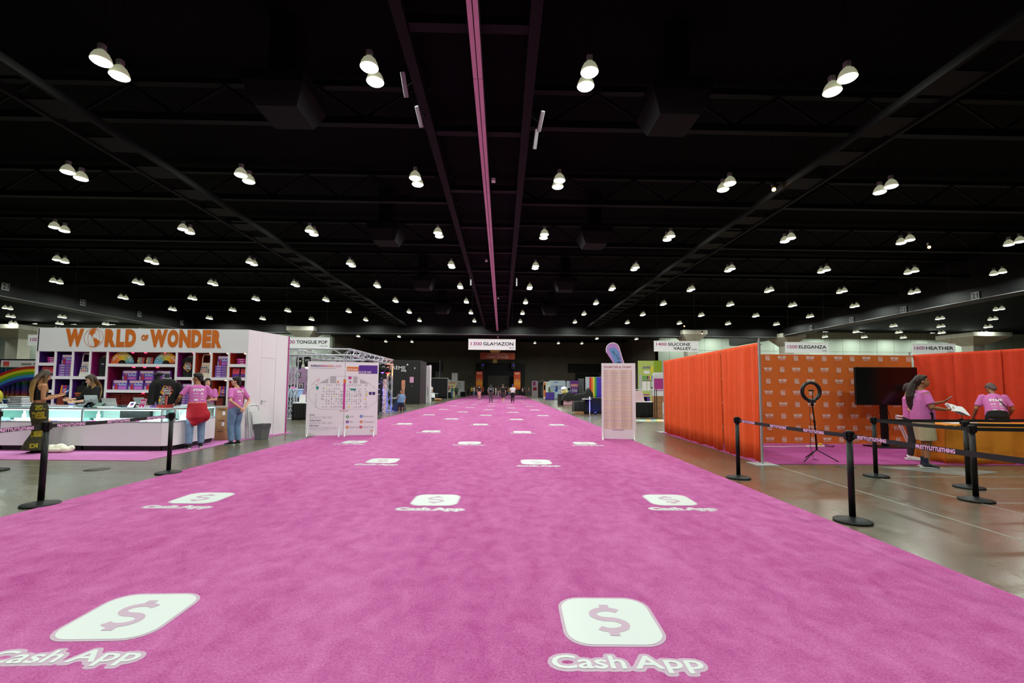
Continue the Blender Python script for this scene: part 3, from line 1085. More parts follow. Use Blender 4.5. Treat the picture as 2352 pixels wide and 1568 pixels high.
# --- goods on the shelves; all coordinates in metres on the floor plan
M_box = mat('game_box_purple', '#6f3fa0', .4)
M_boxside = mat('game_box_side', '#7a4aa8', .4)
M_pwhite = mat('printed_white', '#efe9ee', .6)
M_pred = mat('printed_red', '#c2202e', .6)
M_pblue = mat('printed_blue', '#4a5ac8', .6)
M_ppink = mat('printed_pink', '#c968c8', .6)
M_gold = mat('printed_gold', '#e0b040', .6)
M_skin_print = mat('printed_skin_tone', '#c98a6a', .6)
def game_face(m, w_, h_, y):
    m.plate(-w_ * .42, w_ * .44, h_ * .72, h_ * .93, y, 1)
    m.text('MONOPOLY', 0.01 * w_, h_ * .755, h_ * .14, y - .001, 2, w_ * .80, bold=.01, align='c')
    m.plate(-w_ * .12, w_ * .46, h_ * .40, h_ * .68, y, 3)
    m.text('RuPaul', w_ * .16, h_ * .42, h_ * .24, y - .001, 1, w_ * .5, bold=.01, align='c')
    m.plate(-w_ * .1, w_ * .42, h_ * .06, h_ * .34, y, 4)
    m.poly([(-w_ * .38, 0.02 * h_), (-w_ * .14, 0.02 * h_), (-w_ * .2, h_ * .3), (-w_ * .17, h_ * .5), (-w_ * .3, h_ * .52), (-w_ * .34, h_ * .28)], y - .0008, 2)
    m.ringplate((-w_ * .24, h_ * .60), 0.0, h_ * .075, y - .0012, 5, 12)
    for k in range(4):
        for j in range(2):
            if (k + j) % 2:
                m.plate(-w_ * .49 + j * w_ * .05, -w_ * .44 + j * w_ * .05, h_ * (.02 + .09 * k), h_ * (.11 + .09 * k), y - .0006, 1)
GM = [M_box, M_pwhite, M_pred, M_pblue, M_ppink, M_skin_print]
def game_box_up(w_=.40, h_=.265, d_=.07):
    """upright box, cover towards the aisle"""
    a = MB().bevbox(-w_ / 2, w_ / 2, 0, d_, 0, h_, .004).mesh('carton')
    b = MB(); game_face(b, w_, h_, -.0015)
    b = b.mesh('cover_print')
    for q in GM:
        b.materials.append(q)
    return a, b
GUP = game_box_up()
GUPN = game_box_up(.30, .27)
def up_box(x, z, label, meshes=GUP, y=YS + .08, rz=0):
    t = thing('board_game', label, 'board game', (x, y, z), rz, 'purple board game boxes')
    link('carton', meshes[0], M_box, t); link('cover_print', meshes[1], [], t)
def game_box_flat(w_=.36, d_=.26, h_=.066):
    a = MB().bevbox(-w_ / 2, w_ / 2, 0, d_, 0, h_, .004).mesh('carton')
    b = MB()
    b.prism([(-w_ * .40 + x * w_ * .36, h_ * (.25 + .5 * z)) for x, z in ((0, .5), (.12, 0), (.88, 0), (1, .5), (.88, 1), (.12, 1))], -.001, -.0012, 1)
    b.text('RuPaul', w_ * .2, h_ * .25, h_ * .5, -.0015, 1, w_ * .28, align='c', bold=.02)
    b.plate(w_ * .38, w_ * .47, h_ * .1, h_ * .9, -.0012, 2)
    b = b.mesh('edge_print')
    for q in (M_boxside, mat('printed_grey', '#b7a6c4', .6), M_gold):
        b.materials.append(q)
    return a, b
GFL = game_box_flat()
def flat_box(x, z, label, y=YS + .06):
    t = thing('board_game', label, 'board game', (x, y, z), 0, 'purple board game boxes')
    link('carton', GFL[0], M_boxside, t); link('edge_print', GFL[1], [], t)
def game_stack(x, z, n, where, top=True):
    for k in range(n):
        flat_box(x, z + k * .0665, 'flat purple board game box, %s up in the stack %s' % (ordinal(k + 1), where))
    if top:
        up_box(x + .01, z + n * .0665, 'upright purple board game box on top of the stack %s' % where, GUPN, YS + .09)
game_stack(-12.06, 1.685, 5, 'beside the purple tote cubby')
game_stack(-7.80, 1.685, 5, 'beside the orange tote cubby')
for k in range(5):
    flat_box(-8.74, .90 + .0665 * k, 'flat white and purple game box, %s up beside the jacket form' % ordinal(k + 1))
up_box(-8.72, .90 + .333, 'upright purple board game box above the flat boxes beside the jacket form', GUPN, YS + .09)
for k, x in enumerate((-10.56, -10.13, -9.70, -9.29)):
    up_box(x, 1.326, 'purple board game box standing in the lower row, %s from the cashier' % ordinal(k + 1))
for k, x in enumerate((-10.32, -9.86, -9.40)):
    up_box(x, 1.592, 'purple board game box standing in the upper row, %s from the cashier' % ordinal(k + 1), y=YS + .085)

# folded shirts
def folded(name, label, x, z, w_, d_, h_, colour, words_=None, y=YS + .1, group=None, tm=None):
    t = thing(name, label, 'folded shirt', (x, y, z), 0, group)
    m = MB()
    m.etube([(-w_ / 2, d_ / 2, h_ / 2), (-w_ / 2 + .02, d_ / 2, h_ / 2), (w_ / 2 - .02, d_ / 2, h_ / 2), (w_ / 2, d_ / 2, h_ / 2)], [d_ * .46, d_ / 2, d_ / 2, d_ * .46], [h_ * .36, h_ / 2, h_ / 2, h_ * .36], (0, 1, 0), 16, power=4)
    m.build('cloth', colour, t)
    if words_:
        MB().text(words_, .02, h_ * .28, h_ * .45, -.003, 0, w_ * .42, bold=.03, align='c').build('lettering', tm or M_pwhite, t)
M_hot = mat('hot_pink_cloth', '#c92a98', .8)
for cx, where in ((-12.50, 'purple'), (-7.31, 'orange')):
    for k in range(3):
        folded('folded_shirt', 'hot pink folded shirt, %s of three in the %s corner cubby' % (('bottom', 'middle', 'top')[k], where), cx + .02 - .01 * k, 2.052 + .055 * k, .24, .24, .055, M_hot, 'RuPaul', group='hot pink folded shirts')
M_redsh = mat('dark_red_shirt_cloth', '#7a2018', .85, noise=(38, .75, (1, 1, 1.6)))
n_ = 0
for j, x in enumerate((-10.72, -10.42, -10.12, -9.82, -9.52, -9.2)):
    for k in range(6):
        n_ += 1
        folded('folded_shirt', 'dark red folded shirt, %s up in the %s stack on the lowest shelf' % (ordinal(k + 1), ordinal(j + 1)), x + .008 * ((k * 7 + j) % 3), .902 + .052 * k, .28, .26, .052, M_redsh, group='dark red folded shirts')

# books
M_bookblk = mat('book_black', '#17110f', .5)
def book(label, x, z, w_, h_, d_, cover, y, rz=0, prints=None, lean=R(8), name='book', group=None):
    t = thing(name, label, 'book', (x, y, z), rz, group)
    a = MB(); a.M = Matrix.Rotation(-lean, 4, 'X')
    a.box(-w_ / 2, w_ / 2, 0, .006, 0, h_); a.box(-w_ / 2, w_ / 2, d_ - .006, d_, 0, h_); a.box(-w_ / 2, -w_ / 2 + .006, 0, d_, 0, h_)
    a.build('cover', cover, t)
    b = MB(); b.M = Matrix.Rotation(-lean, 4, 'X')
    b.box(-w_ / 2 + .006, w_ / 2 - .005, .006, d_ - .006, .005, h_ - .005)
    b.build('pages', mat('book_pages', '#d8d0c0', .8), t)
    if prints:
        c = MB(); c.M = a.M
        prints(c, w_, h_)
        c.build('cover_print', PRINTS, t)
PRINTS = [M_pwhite, M_ink, M_pred, mat('printed_yellow', '#e8c520', .6), mat('printed_orange', '#f08028', .6), mat('printed_purple', '#5a2a98', .6), mat('printed_navy', '#26308c', .6), mat('printed_coral', '#d84a5a', .6), mat('printed_grey_tone', '#85807c', .6), mat('printed_cyan', '#3a90d0', .6)]
def collage(c, w_, h_):
    r_ = random.Random(5)
    c.plate(-w_ / 2, w_ * .34, 0, h_, -.001, 8)
    for k in range(26):
        x = -w_ / 2 + r_.random() * w_ * .74; z = r_.random() * h_ * .86
        c.plate(x, x + w_ * .1, z, z + h_ * .13, -.0014 - k * .00004, r_.choice((0, 0, 1, 1, 3, 8, 8)))
    c.plate(-w_ * .5, -w_ * .34, h_ * .35, h_ * .72, -.003, 3)
    c.plate(w_ * .34, w_ / 2, 0, h_, -.0012, 2)
M_redcov = mat('book_red_cover', '#b83a30', .5)
book('collage covered photo book leaning between the two fans, beside the sunset fan', -10.07, 2.042, .16, .185, .03, M_redcov, YS + .1, prints=collage, group='collage photo books on shelf')
book('collage covered photo book leaning between the two fans, beside the pale blue fan', -9.83, 2.042, .16, .185, .03, M_redcov, YS + .1, prints=collage, group='collage photo books on shelf')
def stripes(c, w_, h_):
    for k, q in enumerate((4, 5, 2, 6)):
        c.plate(-w_ / 2 + w_ * .25 * k, -w_ / 2 + w_ * .25 * (k + 1), 0, h_, -.001, q)
    c.text('World of', w_ * .1, h_ * .48, h_ * .14, -.002, 0, w_ * .45, align='c', bold=.03)
    c.text('Wonder', w_ * .1, h_ * .28, h_ * .15, -.002, 0, w_ * .6, align='c', bold=.03)
def sunset(c, w_, h_):
    for k in range(8):
        c.plate(-w_ / 2, w_ / 2, h_ * k / 8, h_ * (k + 1) / 8, -.001, 5 if k < 3 else 7)
    c.text("RUPAUL'S", 0, h_ * .78, h_ * .09, -.002, 2, w_ * .7, align='c', bold=.03)
    c.text('DRAGCON', 0, h_ * .62, h_ * .09, -.002, 2, w_ * .75, align='c', bold=.03)
    c.text('FLOOR SHOW', 0, h_ * .1, h_ * .06, -.002, 2, w_ * .6, align='c', bold=.02)
M_violet = mat('book_violet', '#4a2a8c', .5)
for cx, where in ((-12.10, 'near the customer phone'), (-7.79, 'behind the crossed arms')):
    t = thing('book_stand', 'small grey acrylic riser under the striped book %s' % where, 'display stand', (cx, YS + .08, 1.20 - .04))
    MB().box(-.10, .10, 0, .16, 0, .03).build('plate', mat('acrylic_grey', '#777a80', .2), t)
    MB().cyl((0, .08, 0), (0, .08, -.05), .02, n=8).build('stem', MATS['acrylic_grey'], t)
    book('striped orange purple and blue book standing %s' % where, cx, 1.19, .20, .25, .03, M_violet, YS + .1, prints=stripes, group='striped books')
    for k in range(9):
        t = thing('book', 'thin black book with red edge, %s in the pile %s' % (ordinal(k + 1), where), 'book', (cx, YS + .06, .902 + .0235 * k), 0, 'black books piled under the striped book')
        MB().box(-.14, .14, 0, .2, 0, .0225).build('cover', M_bookblk, t)
        MB().box(-.115, .075, -.002, .19, .005, .017).build('edge_print', mat('book_rust_edge', '#a8442c', .6), t)
for x, lab in ((-12.62, 'violet sunset book in the purple corner cubby'), (-12.42, 'coral sunset book half hidden in the purple corner cubby'), (-7.42, 'violet sunset book in the orange corner cubby'), (-7.19, 'violet sunset book half hidden at the booth corner')):
    book(lab, x, 1.686, .19, .255, .02, M_violet, YS + .08, prints=sunset, lean=R(4), group='sunset programme books')
# pink cap in the corner cubby
t = thing('cap', 'magenta cap on the corner shelf behind the staff', 'cap', (-7.26, YS + .2, 1.31))
m = MB(); m.ell((0, 0, .06), (.10, .11, .085)); m.ell((0, -.12, .025), (.075, .09, .012))
link('crown', remesh(m, .008, 3, 'crown'), M_hot, t)
# folding fans
FAN = ['#d9602a', '#e07c22', '#e8a01e', '#e6b822', '#d8bc40', '#a8b070', '#74acb0', '#68a4c8']
def fan(x, z, label, cols, words_):
    t = thing('folding_fan', label, 'fan', (x, YS + .1, z))
    n = 24
    for k in range(n):
        a0 = PI - PI * .985 * k / n; a1 = PI - PI * .985 * (k + 1) / n
        am = (a0 + a1) / 2
        r0, r1 = .105, .325
        m = MB()
        P = lambda r_, a, y: (r_ * math.cos(a), y, r_ * math.sin(a))
        m.add([P(r0, a0, 0), P(r1, a0, 0), P(r1, am, -.008), P(r0, am, -.005), P(r0, a1, 0), P(r1, a1, 0)], [(0, 3, 2, 1), (3, 4, 5, 2)])
        m.add([P(r0, a0, .002), P(r1, a0, .002), P(r1, am, -.006), P(r0, am, -.003), P(r0, a1, .002), P(r1, a1, .002)], [(0, 1, 2, 3), (3, 2, 5, 4)])
        ci = int(k / n * 7.99)
        m.build('leaf', mat('fan_' + cols[ci][1:], cols[ci], .7), t)
    m = MB()
    for k in range(12):
        a = PI * k / 11
        m.tube([(0, 0.004, .01), (.115 * math.cos(a), .004, .01 + .115 * math.sin(a))], .006, 4)
    m.build('ribs', M_black, t)
    m = MB(); m.tube([(0, -.012, .008), (.32, -.012, .02)], .009, 6); m.build('guard_stick', M_black, t)
    m = MB()
    s_ = words_
    for k, ch in enumerate(s_):
        if ch == ' ':
            continue
        a = PI * .87 - PI * .74 * k / (len(s_) - 1)
        m.text(ch, .225 * math.cos(a) , .225 * math.sin(a), .055, -.012, 0, .026, bold=.03, align='c', rot=a - PI / 2)
    m.build('lettering', M_pwhite, t)
fan(-10.56, 2.042, 'rainbow folding fan with red on the cashier side', FAN, 'DING DANG WING')
fan(-9.36, 2.042, 'rainbow folding fan with pale blue on the book side', FAN[::-1], 'A BANG SONG SONG')
# canvas totes
def tote(x, label, tint):
    t = thing('tote_bag', label, 'tote bag', (x, YS + .10, 1.688), 0, 'canvas tote bags')
    M_ = mat('canvas_' + tint[1:], tint, .9, noise=(9, .05))
    m = MB()
    m.etube([(0, 0, 0), (0, .01, .06), (0, .03, .22), (0, .04, .36), (0, .05, .40)], [.165, .155, .145, .135, .13], [.012, .022, .022, .015, .008], (1, 0, 0), 20, power=3)
    m.build('bag', M_, t)
    m = MB()
    m.tube([(-.115, .045, .38), (-.12, .05, .5), (-.105, .05, .60), (-.085, .05, .625), (.085, .05, .625), (.105, .05, .60), (.12, .05, .5), (.115, .045, .38)], .014, 6)
    m.build('handle', M_, t)
    m = MB()
    r_ = random.Random(3)
    for i in range(4):
        for j in range(3):
            if i == 3 and j == 2:
                continue
            x0 = -.10 + .058 * i; z0 = .13 + .06 * j
            m.plate(x0, x0 + .034, z0, z0 + .036, .004 - .01 * (1 - z0 / .4) - .008, r_.choice((1, 2, 4, 5, 6, 8, 3)))
    m.text('RUPAUL', 0, .325, .018, -.001, 7, .2, align='c', bold=.02)
    o = m.build('print', PRINTS, t)
    o.location.y = -.006
tote(-11.56, 'white canvas tote bag hanging in the purple cubby', '#dcd8d2')
tote(-8.27, 'cream canvas tote bag hanging in the orange cubby', '#e2d4be')

# torso forms wearing black clothes
M_blackcloth = mat('black_cloth', '#0e0e10', .85)
M_collar = mat('ribbed_collar_grey', '#9a9ca0', .8)
def torso_form(name, label, loc, rz, logo, cap=False, sleeves=True, scale=1.0, collar=True, stand=False, h=.62):
    t = thing(name, label, 'mannequin', loc, rz)
    t.scale = (scale,) * 3
    m = MB()
    m.etube([(0, 0, .0), (0, 0, .12), (0, 0, .30), (0, 0, .45), (0, 0, .53), (0, 0, .57)], [.17, .175, .185, .20, .15, .06], [.10, .10, .115, .11, .09, .055], (1, 0, 0), 20)
    if sleeves:
        for s_ in (-1, 1):
            m.tube([(s_ * .17, 0, .48), (s_ * .225, 0, .40), (s_ * .25, -.01, .20), (s_ * .235, -.03, -.02)], [.06, .062, .055, .045], 10)
    link('garment', remesh(m, .012, 5, 'garment'), M_blackcloth, t)
    m = MB(); m.tube([(0, 0, .55), (0, .01, .66)], [.052, .048], 12); m.ell((0, .01, .66), (.048, .048, .02))
    m.build('neck', mat('form_dark_cloth', '#1b1b20', .6), t)
    if collar:
        m = MB(); m.tube([(.068 * math.cos(a), .008 + .06 * math.sin(a), .575 + .012 * math.sin(a)) for a in [2 * PI * k / 16 for k in range(16)]], .016, 6, closed=True)
        m.build('collar', M_collar, t)
    if logo:
        m = MB()
        if logo == 'round':
            r_ = random.Random(9)
            for k in range(60):
                a = r_.random() * 2 * PI; q = .075 + .035 * r_.random()
                x, z = q * math.cos(a) * .95, .28 + q * 1.25 * math.sin(a)
                m.plate(x - .011, x + .011, z - .011, z + .011, -.124, r_.choice((3, 4, 5, 7)))
            m.text("RUPAUL'S", 0, .335, .024, -.125, 0, .11, align='c', bold=.03)
            m.text('DRAG', 0, .275, .05, -.125, 0, .13, align='c', bold=.04)
            m.text('CON', 0, .215, .05, -.125, 0, .13, align='c', bold=.04)
        elif logo == 'small':
            m.text('Drag', .07, .33, .035, -.125, 0, .09, align='c', bold=.03)
            m.text('Race', .07, .30, .025, -.125, 5, .09, align='c', bold=.03)
        elif logo == 'orange':
            m.text("RUPAUL'S", 0, .30, .05, -.125, 4, .24, align='c', bold=.03)
            m.text('DRAG RACE', 0, .245, .035, -.125, 7, .2, align='c', bold=.03)
        m.build('print', PRINTS, t)
    if cap:
        m = MB(); m.ell((0, .02, .70), (.085, .10, .045)); m.ell((0, -.07, .685), (.07, .06, .01))
        link('hat', remesh(m, .008, 3, 'hat'), mat('dark_navy_felt', '#14151f', .8), t)
    if stand:
        m = MB(); m.cyl((0, 0, 0), (0, 0, -.08), .03, n=10)
        m.build('stand', M_blackmetal, t)
    return t
torso_form('jacket_form', 'black varsity jacket on a form in the magenta cubby above the cashier', (-11.1, YS + .2, 1.69), R(-12), 'small', sleeves=False, scale=.98)
torso_form('jacket_form', 'black jacket with round confetti emblem in the cubby over the staff', (-8.76, YS + .2, 1.69), R(8), 'round', sleeves=False, scale=1.0)
torso_form('shirt_form', 'black shirt with orange print on a form behind the cashier', (-11.66, YS + .2, .905), 0, 'orange', sleeves=False, scale=.95, collar=False)
torso_form('shirt_form', 'plain black garment form in the low cubby behind the cashier', (-11.1, YS + .22, .905), 0, None, sleeves=False, scale=.9, collar=False)
torso_form('shirt_form', 'plain black garment form in the low cubby behind the leaning staff', (-8.27, YS + .22, .905), 0, None, sleeves=False, scale=.9, collar=False)

# --- glass topped counters
M_glass = glass('clear_glass')
M_led = emissive('white_led_strip', '#f4ffff', 12.0)
M_case = mat('case_floor_white', '#f2f4f6', .4)
M_plinth = mat('plinth_black_kick', '#0c0a0d', .5)
def counter(name, label, loc, rz, L, DEP, splits=()):
    """front along local x from 0 to L, facing -y"""
    t = thing(name, label, 'display counter', loc, rz)
    MB().box(.03, L - .03, .06, DEP - .03, 0, .12).build('kick_plinth', M_plinth, t)
    MB().box(0, L, 0, DEP, .12, .62).build('cabinet', M_white, t)
    for x in splits:
        MB().box(x - .003, x + .003, -.002, .01, .12, .62).build('panel_joint', mat('joint_grey', '#77747a', .6), t)
    MB().box(.02, L - .02, .02, DEP - .02, .621, .632).build('case_floor', M_case, t)
    MB().box(.05, L - .05, DEP * .45, DEP - .03, .633, .70).build('display_step', M_case, t)
    fr = MB()
    for z in (.62, .905):
        fr.box(0, L, 0, .025, z, z + .03); fr.box(0, L, DEP - .025, DEP, z, z + .03)
        fr.box(0, .025, .025, DEP - .025, z, z + .03); fr.box(L - .025, L, .025, DEP - .025, z, z + .03)
    for x in [0.0, L - .025]:
        for y in (0.0, DEP - .025):
            fr.box(x, x + .025, y, y + .025, .65, .905)
    fr.build('frame', M_alu, t)
    MB().box(.025, L - .025, .006, .012, .65, .905).build('front_glass', M_glass, t)
    MB().box(.02, L - .02, .02, DEP - .02, .936, .944).build('top_glass', M_glass, t)
    MB().box(.006, .012, .025, DEP - .025, .65, .905).build('end_glass', M_glass, t)
    MB().box(L - .012, L - .006, .025, DEP - .025, .65, .905).build('end_glass', M_glass, t)
    MB().box(.03, L - .03, .03, .045, .888, .902).build('led_strip', M_led, t)
    MB().box(.025, L - .025, DEP - .02, DEP - .012, .65, .905).build('rear_panel', mat('smoked_panel', '#bccfca', .15, spec=.6), t)
    light('case_light', 'AREA', (L / 2, .06, .885), 9.0 * L, '#f2ffff', t, shape='RECTANGLE', size=L - .1, size_y=.04, rot=(R(28), 0, 0))
    return t
CY = 10.30
counter('display_counter', 'long white glass topped counter holding the book stack', (-13.6, CY + .02, 0), 0, 1.65 + .93 - .0, .55, (1.3,))
counter('display_counter', 'white glass topped counter in front of the standing woman', (-11.02 + .01, CY, 0), 0, 1.77, .55, (.9,))
counter('display_counter', 'white glass topped counter with tablets in front of the cashier', (-9.235, CY - .02, 0), 0, 1.74, .55, ())
# chamfered corner unit
t = thing('display_counter', 'chamfered corner unit of the white glass counter', 'display counter', (0, 0, 0))
cp = [(-7.49, 10.28), (-7.30, 10.40), (-7.30, 10.83), (-7.49, 10.83)]
def prism_xy(pts, z0, z1):
    n = len(pts); m = MB()
    m.add([(x, y, z0) for x, y in pts] + [(x, y, z1) for x, y in pts], [tuple(range(n - 1, -1, -1)), tuple(range(n, 2 * n))] + [(i, (i + 1) % n, n + (i + 1) % n, n + i) for i in range(n)])
    return m
prism_xy([(-7.49, 10.33), (-7.34, 10.43), (-7.34, 10.83), (-7.49, 10.83)], 0, .12).build('kick_plinth', M_plinth, t)
prism_xy(cp, .12, .62).build('cabinet', M_white, t)
prism_xy(cp, .62, .65).build('frame', M_alu, t)
prism_xy(cp, .905, .935).build('frame', M_alu, t)
prism_xy([(-7.315, 10.39), (-7.30, 10.40), (-7.30, 10.425), (-7.32, 10.42)], .65, .905).build('frame', M_alu, t)
prism_xy([(-7.485, 10.285), (-7.305, 10.398), (-7.308, 10.404), (-7.488, 10.291)], .65, .905).build('front_glass', M_glass, t)
prism_xy([(-7.47, 10.33), (-7.32, 10.42), (-7.32, 10.8), (-7.47, 10.8)], .65, .656).build('case_floor', M_case, t)
MB().cyl((-7.335, 10.45, .66), (-7.335, 10.45, .90), .012, n=8).build('led_strip', M_led, t)
counter('display_counter', 'white glass counter return where the staff lean', (-7.30, 10.84, 0), R(90) + R(6.0), 1.22, .5, (.6,))
# things on show inside the cases
r_ = random.Random(11)
def case_item(x, y, kind, label, c):
    M_ = mat('ware_' + c[1:], c, .5)
    if kind == 'bottle':
        t = thing('bottle', label, 'bottle', (x, y, .632))
        MB().lathe([(.034, 0), (.038, .01), (.038, .14), (.03, .165), (.018, .175), (.018, .19)], n=14).build('flask', M_, t)
        MB().lathe([(.022, .19), (.022, .225), (.012, .23)], n=12).build('cap', M_pwhite, t)
    elif kind == 'card':
        t = thing('gift_box', label, 'gift box', (x, y, .632), r_.uniform(-.3, .3))
        MB().bevbox(-.07, .07, -.045, .045, 0, .03, .004).build('carton', M_, t)
        MB().box(-.05, .02, -.03, .03, .03, .0312).build('label_print', M_pwhite, t)
    else:
        t = thing('pin_card', label, 'pin card', (x, y, .632), r_.uniform(-.5, .5))
        MB().box(-.045, .045, -.03, .03, 0, .006).build('card', M_pwhite, t)
        MB().lathe([(.02, .006), (.018, .014), (.004, .018)], n=10).build('pin', M_, t)
cols_ = [('orange', '#f06a20'), ('pink', '#f0a0d8'), ('lilac', '#b48ae0'), ('yellow', '#f0c818'), ('magenta', '#d83aa0'), ('navy', '#2a2c58')]
k = 0
for bay, xs_, xe, yb in (('under the book stack', -12.6, -11.1, CY + .1), ('before the standing woman', -10.85, -9.4, CY + .08), ('before the cashier', -9.1, -7.65, CY + .06)):
    for i in range(10):
        cn, cc = cols_[(i + k) % 6]
        case_item(xs_ + (xe - xs_) * i / 9, yb + .12 * (i % 3), 'card' if i % 2 == 0 else 'pin', '%s %s, %s along inside the glass case %s' % (cn, 'gift box' if i % 2 == 0 else 'pin card', ordinal(i + 1), bay), cc)
    k += 2
case_item(-10.75, CY + .26, 'bottle', 'white bottle in the glass case beside the standing woman', '#e8e8ee')
case_item(-10.45, CY + .3, 'bottle', 'second white bottle in the glass case beside the standing woman', '#e0dce8')
case_item(-9.06, CY + .2, 'bottle', 'tall white flask in the glass case before the cashier', '#f0f0f4')
case_item(-11.5, CY + .3, 'bottle', 'white bottle in the glass case under the book stack', '#e8e8ee')
for i in range(5):
    t = thing('bottle', 'white bottle, %s in the return case by the staff' % ordinal(i + 1), 'bottle', (-7.62, 10.98 + .09 * i, .632))
    MB().lathe([(.028, 0), (.03, .01), (.03, .12), (.014, .14), (.014, .16)], n=12).build('flask', M_pwhite, t)
    MB().lathe([(.018, .16), (.018, .19), (.01, .195)], n=10).build('cap', M_pwhite, t)
# black box behind the glass in the cashier bay
t = thing('storage_case', 'black case standing inside the glass counter before the cashier', 'case', (-8.42, CY + .40, .632))
MB().bevbox(-.34, .34, 0, .1, 0, .25, .01).build('shell', M_blackmetal, t)

# --- on the counter top
ZT = .944
M_screen_off = mat('black_glass_screen', '#0a0b0e', .12, spec=.6)
M_greyshell = mat('silver_grey_shell', '#c9cdd0', .35, .2)
def slab_device(name, label, cat, x, y, w_, h_, tilt, rz, front, back_, parts=None, zoff=0.0, th=.012):
    t = thing(name, label, cat, (x, y, ZT + zoff), rz)
    a = MB(); a.M = Matrix.Rotation(-tilt, 4, 'X')
    a.bevbox(-w_ / 2, w_ / 2, 0, th, 0, h_, .004)
    a.build('shell', back_, t)
    b = MB(); b.M = a.M
    b.plate(-w_ / 2 + .01, w_ / 2 - .01, .01, h_ - .01, -.001)
    b.build('screen', front, t)
    if parts:
        c = MB(); c.M = a.M
        parts(c, w_, h_)
        c.build('screen_print', PRINTS, t)
    d = MB(); d.box(-w_ * .3, w_ * .3, .02, .14, 0, .012); d.tube([(0, .08, .01), (0, .05 + h_ * math.sin(tilt) * .6, h_ * math.cos(tilt) * .55)], .012, 6)
    d.build('stand', back_, t)
    return t
def mark(c, w_, h_):
    c.ringplate((0, h_ * .5), 0, h_ * .07, -.0016, 8, 14)
slab_device('tablet_till', 'silver tablet till turned to the cashier, beside the phone of the customer', 'tablet', -9.37, CY + .36, .26, .20, R(-20), R(12), M_greyshell, M_greyshell, mark, .08)
slab_device('card_reader', 'black card reader leaning beside the silver tablet', 'card reader', -9.30, CY + .12, .17, .16, R(42), R(-18), M_screen_off, M_blackmetal, lambda c, w_, h_: c.plate(w_ * .2, w_ * .36, h_ * .2, h_ * .45, -.0016, 9))
slab_device('tablet', 'tablet showing a grey green page propped by the card reader', 'tablet', -9.06, CY + .10, .24, .17, R(48), R(-14), mat('screen_grey_green', '#6f8f86', .2, emit=.35), M_blackmetal, lambda c, w_, h_: [c.plate(-w_ * .3, w_ * .2, h_ * z, h_ * (z + .05), -.0016, 8) for z in (.3, .5, .7)])
t = thing('laptop', 'open silver laptop seen from behind in front of the cashier', 'laptop', (-8.82, CY + .20, ZT), R(-4))
a = MB(); a.M = Matrix.Rotation(R(14), 4, 'X'); a.bevbox(-.17, .17, 0, .008, 0, .215, .003); a.build('lid', M_greyshell, t)
MB().bevbox(-.17, .17, .0, .23, 0, .014, .004).build('base', M_greyshell, t)
t = thing('paper_tray', 'low white tray on the counter before the laptop', 'tray', (-8.83, CY + .03, ZT), 0)
MB().bevbox(-.17, .17, 0, .12, 0, .035, .005).build('tray', M_white, t)
t = thing('phone', 'dark phone lying beside the white tray', 'phone', (-9.02, CY + .01, ZT), .1)
MB().bevbox(-.07, .07, 0, .05, 0, .012, .004).build('shell', M_blackmetal, t)
slab_device('tablet_till', 'silver tablet till turned to the cashier, behind the payment terminal', 'tablet', -8.30, CY + .40, .25, .17, R(-28), R(-2), M_greyshell, M_greyshell, mark, .07)
slab_device('payment_terminal', 'black payment terminal showing a white logo screen', 'terminal', -8.32, CY + .12, .17, .17, R(35), R(-4), mat('screen_white_glow', '#dfe8f0', .2, emit=.6), M_blackmetal, lambda c, w_, h_: [c.plate(-w_ * .2, w_ * .2, h_ * .45, h_ * .75, -.0016, 5), c.plate(-w_ * .2, w_ * .2, h_ * .3, h_ * .42, -.0016, 4)])
t = thing('terminal_base', 'flat dark plinth and cables between laptop and payment terminal', 'till base', (-8.60, CY + .28, ZT), 0)
MB().bevbox(-.14, .14, 0, .2, 0, .05, .01).build('shell', mat('dark_slate_plastic', '#2c2e34', .5), t)
slab_device('price_sign', 'magenta tent card offering twenty percent off', 'sign', -8.05, CY + .10, .15, .21, R(14), R(-10), mat('card_magenta', '#c03078', .6), M_pwhite, lambda c, w_, h_: [c.text('20%', 0, h_ * .55, h_ * .18, -.002, 0, w_ * .7, align='c', bold=.04), c.text('DISCOUNT', 0, h_ * .42, h_ * .07, -.002, 0, w_ * .7, align='c', bold=.02), c.plate(-w_ * .1, w_ * .1, h_ * .06, h_ * .2, -.002, 0)])
slab_device('display_book', 'lilac book on a slanted white stand', 'book', -7.80, CY + .10, .26, .20, R(50), R(-10), mat('cover_lilac', '#a07ad8', .5), M_pwhite, lambda c, w_, h_: [c.text('DRAGCON', 0, h_ * .7, h_ * .14, -.002, 4, w_ * .6, align='c', bold=.02), c.plate(w_ * .2, w_ * .26, 0, h_ * .8, -.002, 7)])
for k in range(2):
    t = thing('book', 'red spined book, %s of two lying under the collage book' % ('lower', 'upper')[k], 'book', (-7.60, CY + .10, ZT + .036 * k), R(3 - 5 * k))
    MB().box(-.11, .10, 0, .22, 0, .034).build('cover', M_redcov, t)
    MB().box(-.105, .098, .012, .216, .004, .030).build('pages', MATS['book_pages'], t)
book('collage covered book standing on the red books on the counter', -7.61, ZT + .072, .17, .20, .03, M_redcov, CY + .12, prints=collage, lean=R(6))
torso_form('jacket_form', 'black jacket with pointed confetti emblem on a form on the counter corner', (-7.66, CY + .30, ZT + .085), R(38), 'round', cap=False, scale=1.02, stand=True)
torso_form('jacket_form', 'black jacket form wearing a dark cap behind the emblem jacket', (-8.0, CY + .46, ZT + .08), R(-30), None, cap=True, scale=.98, collar=False, stand=True)
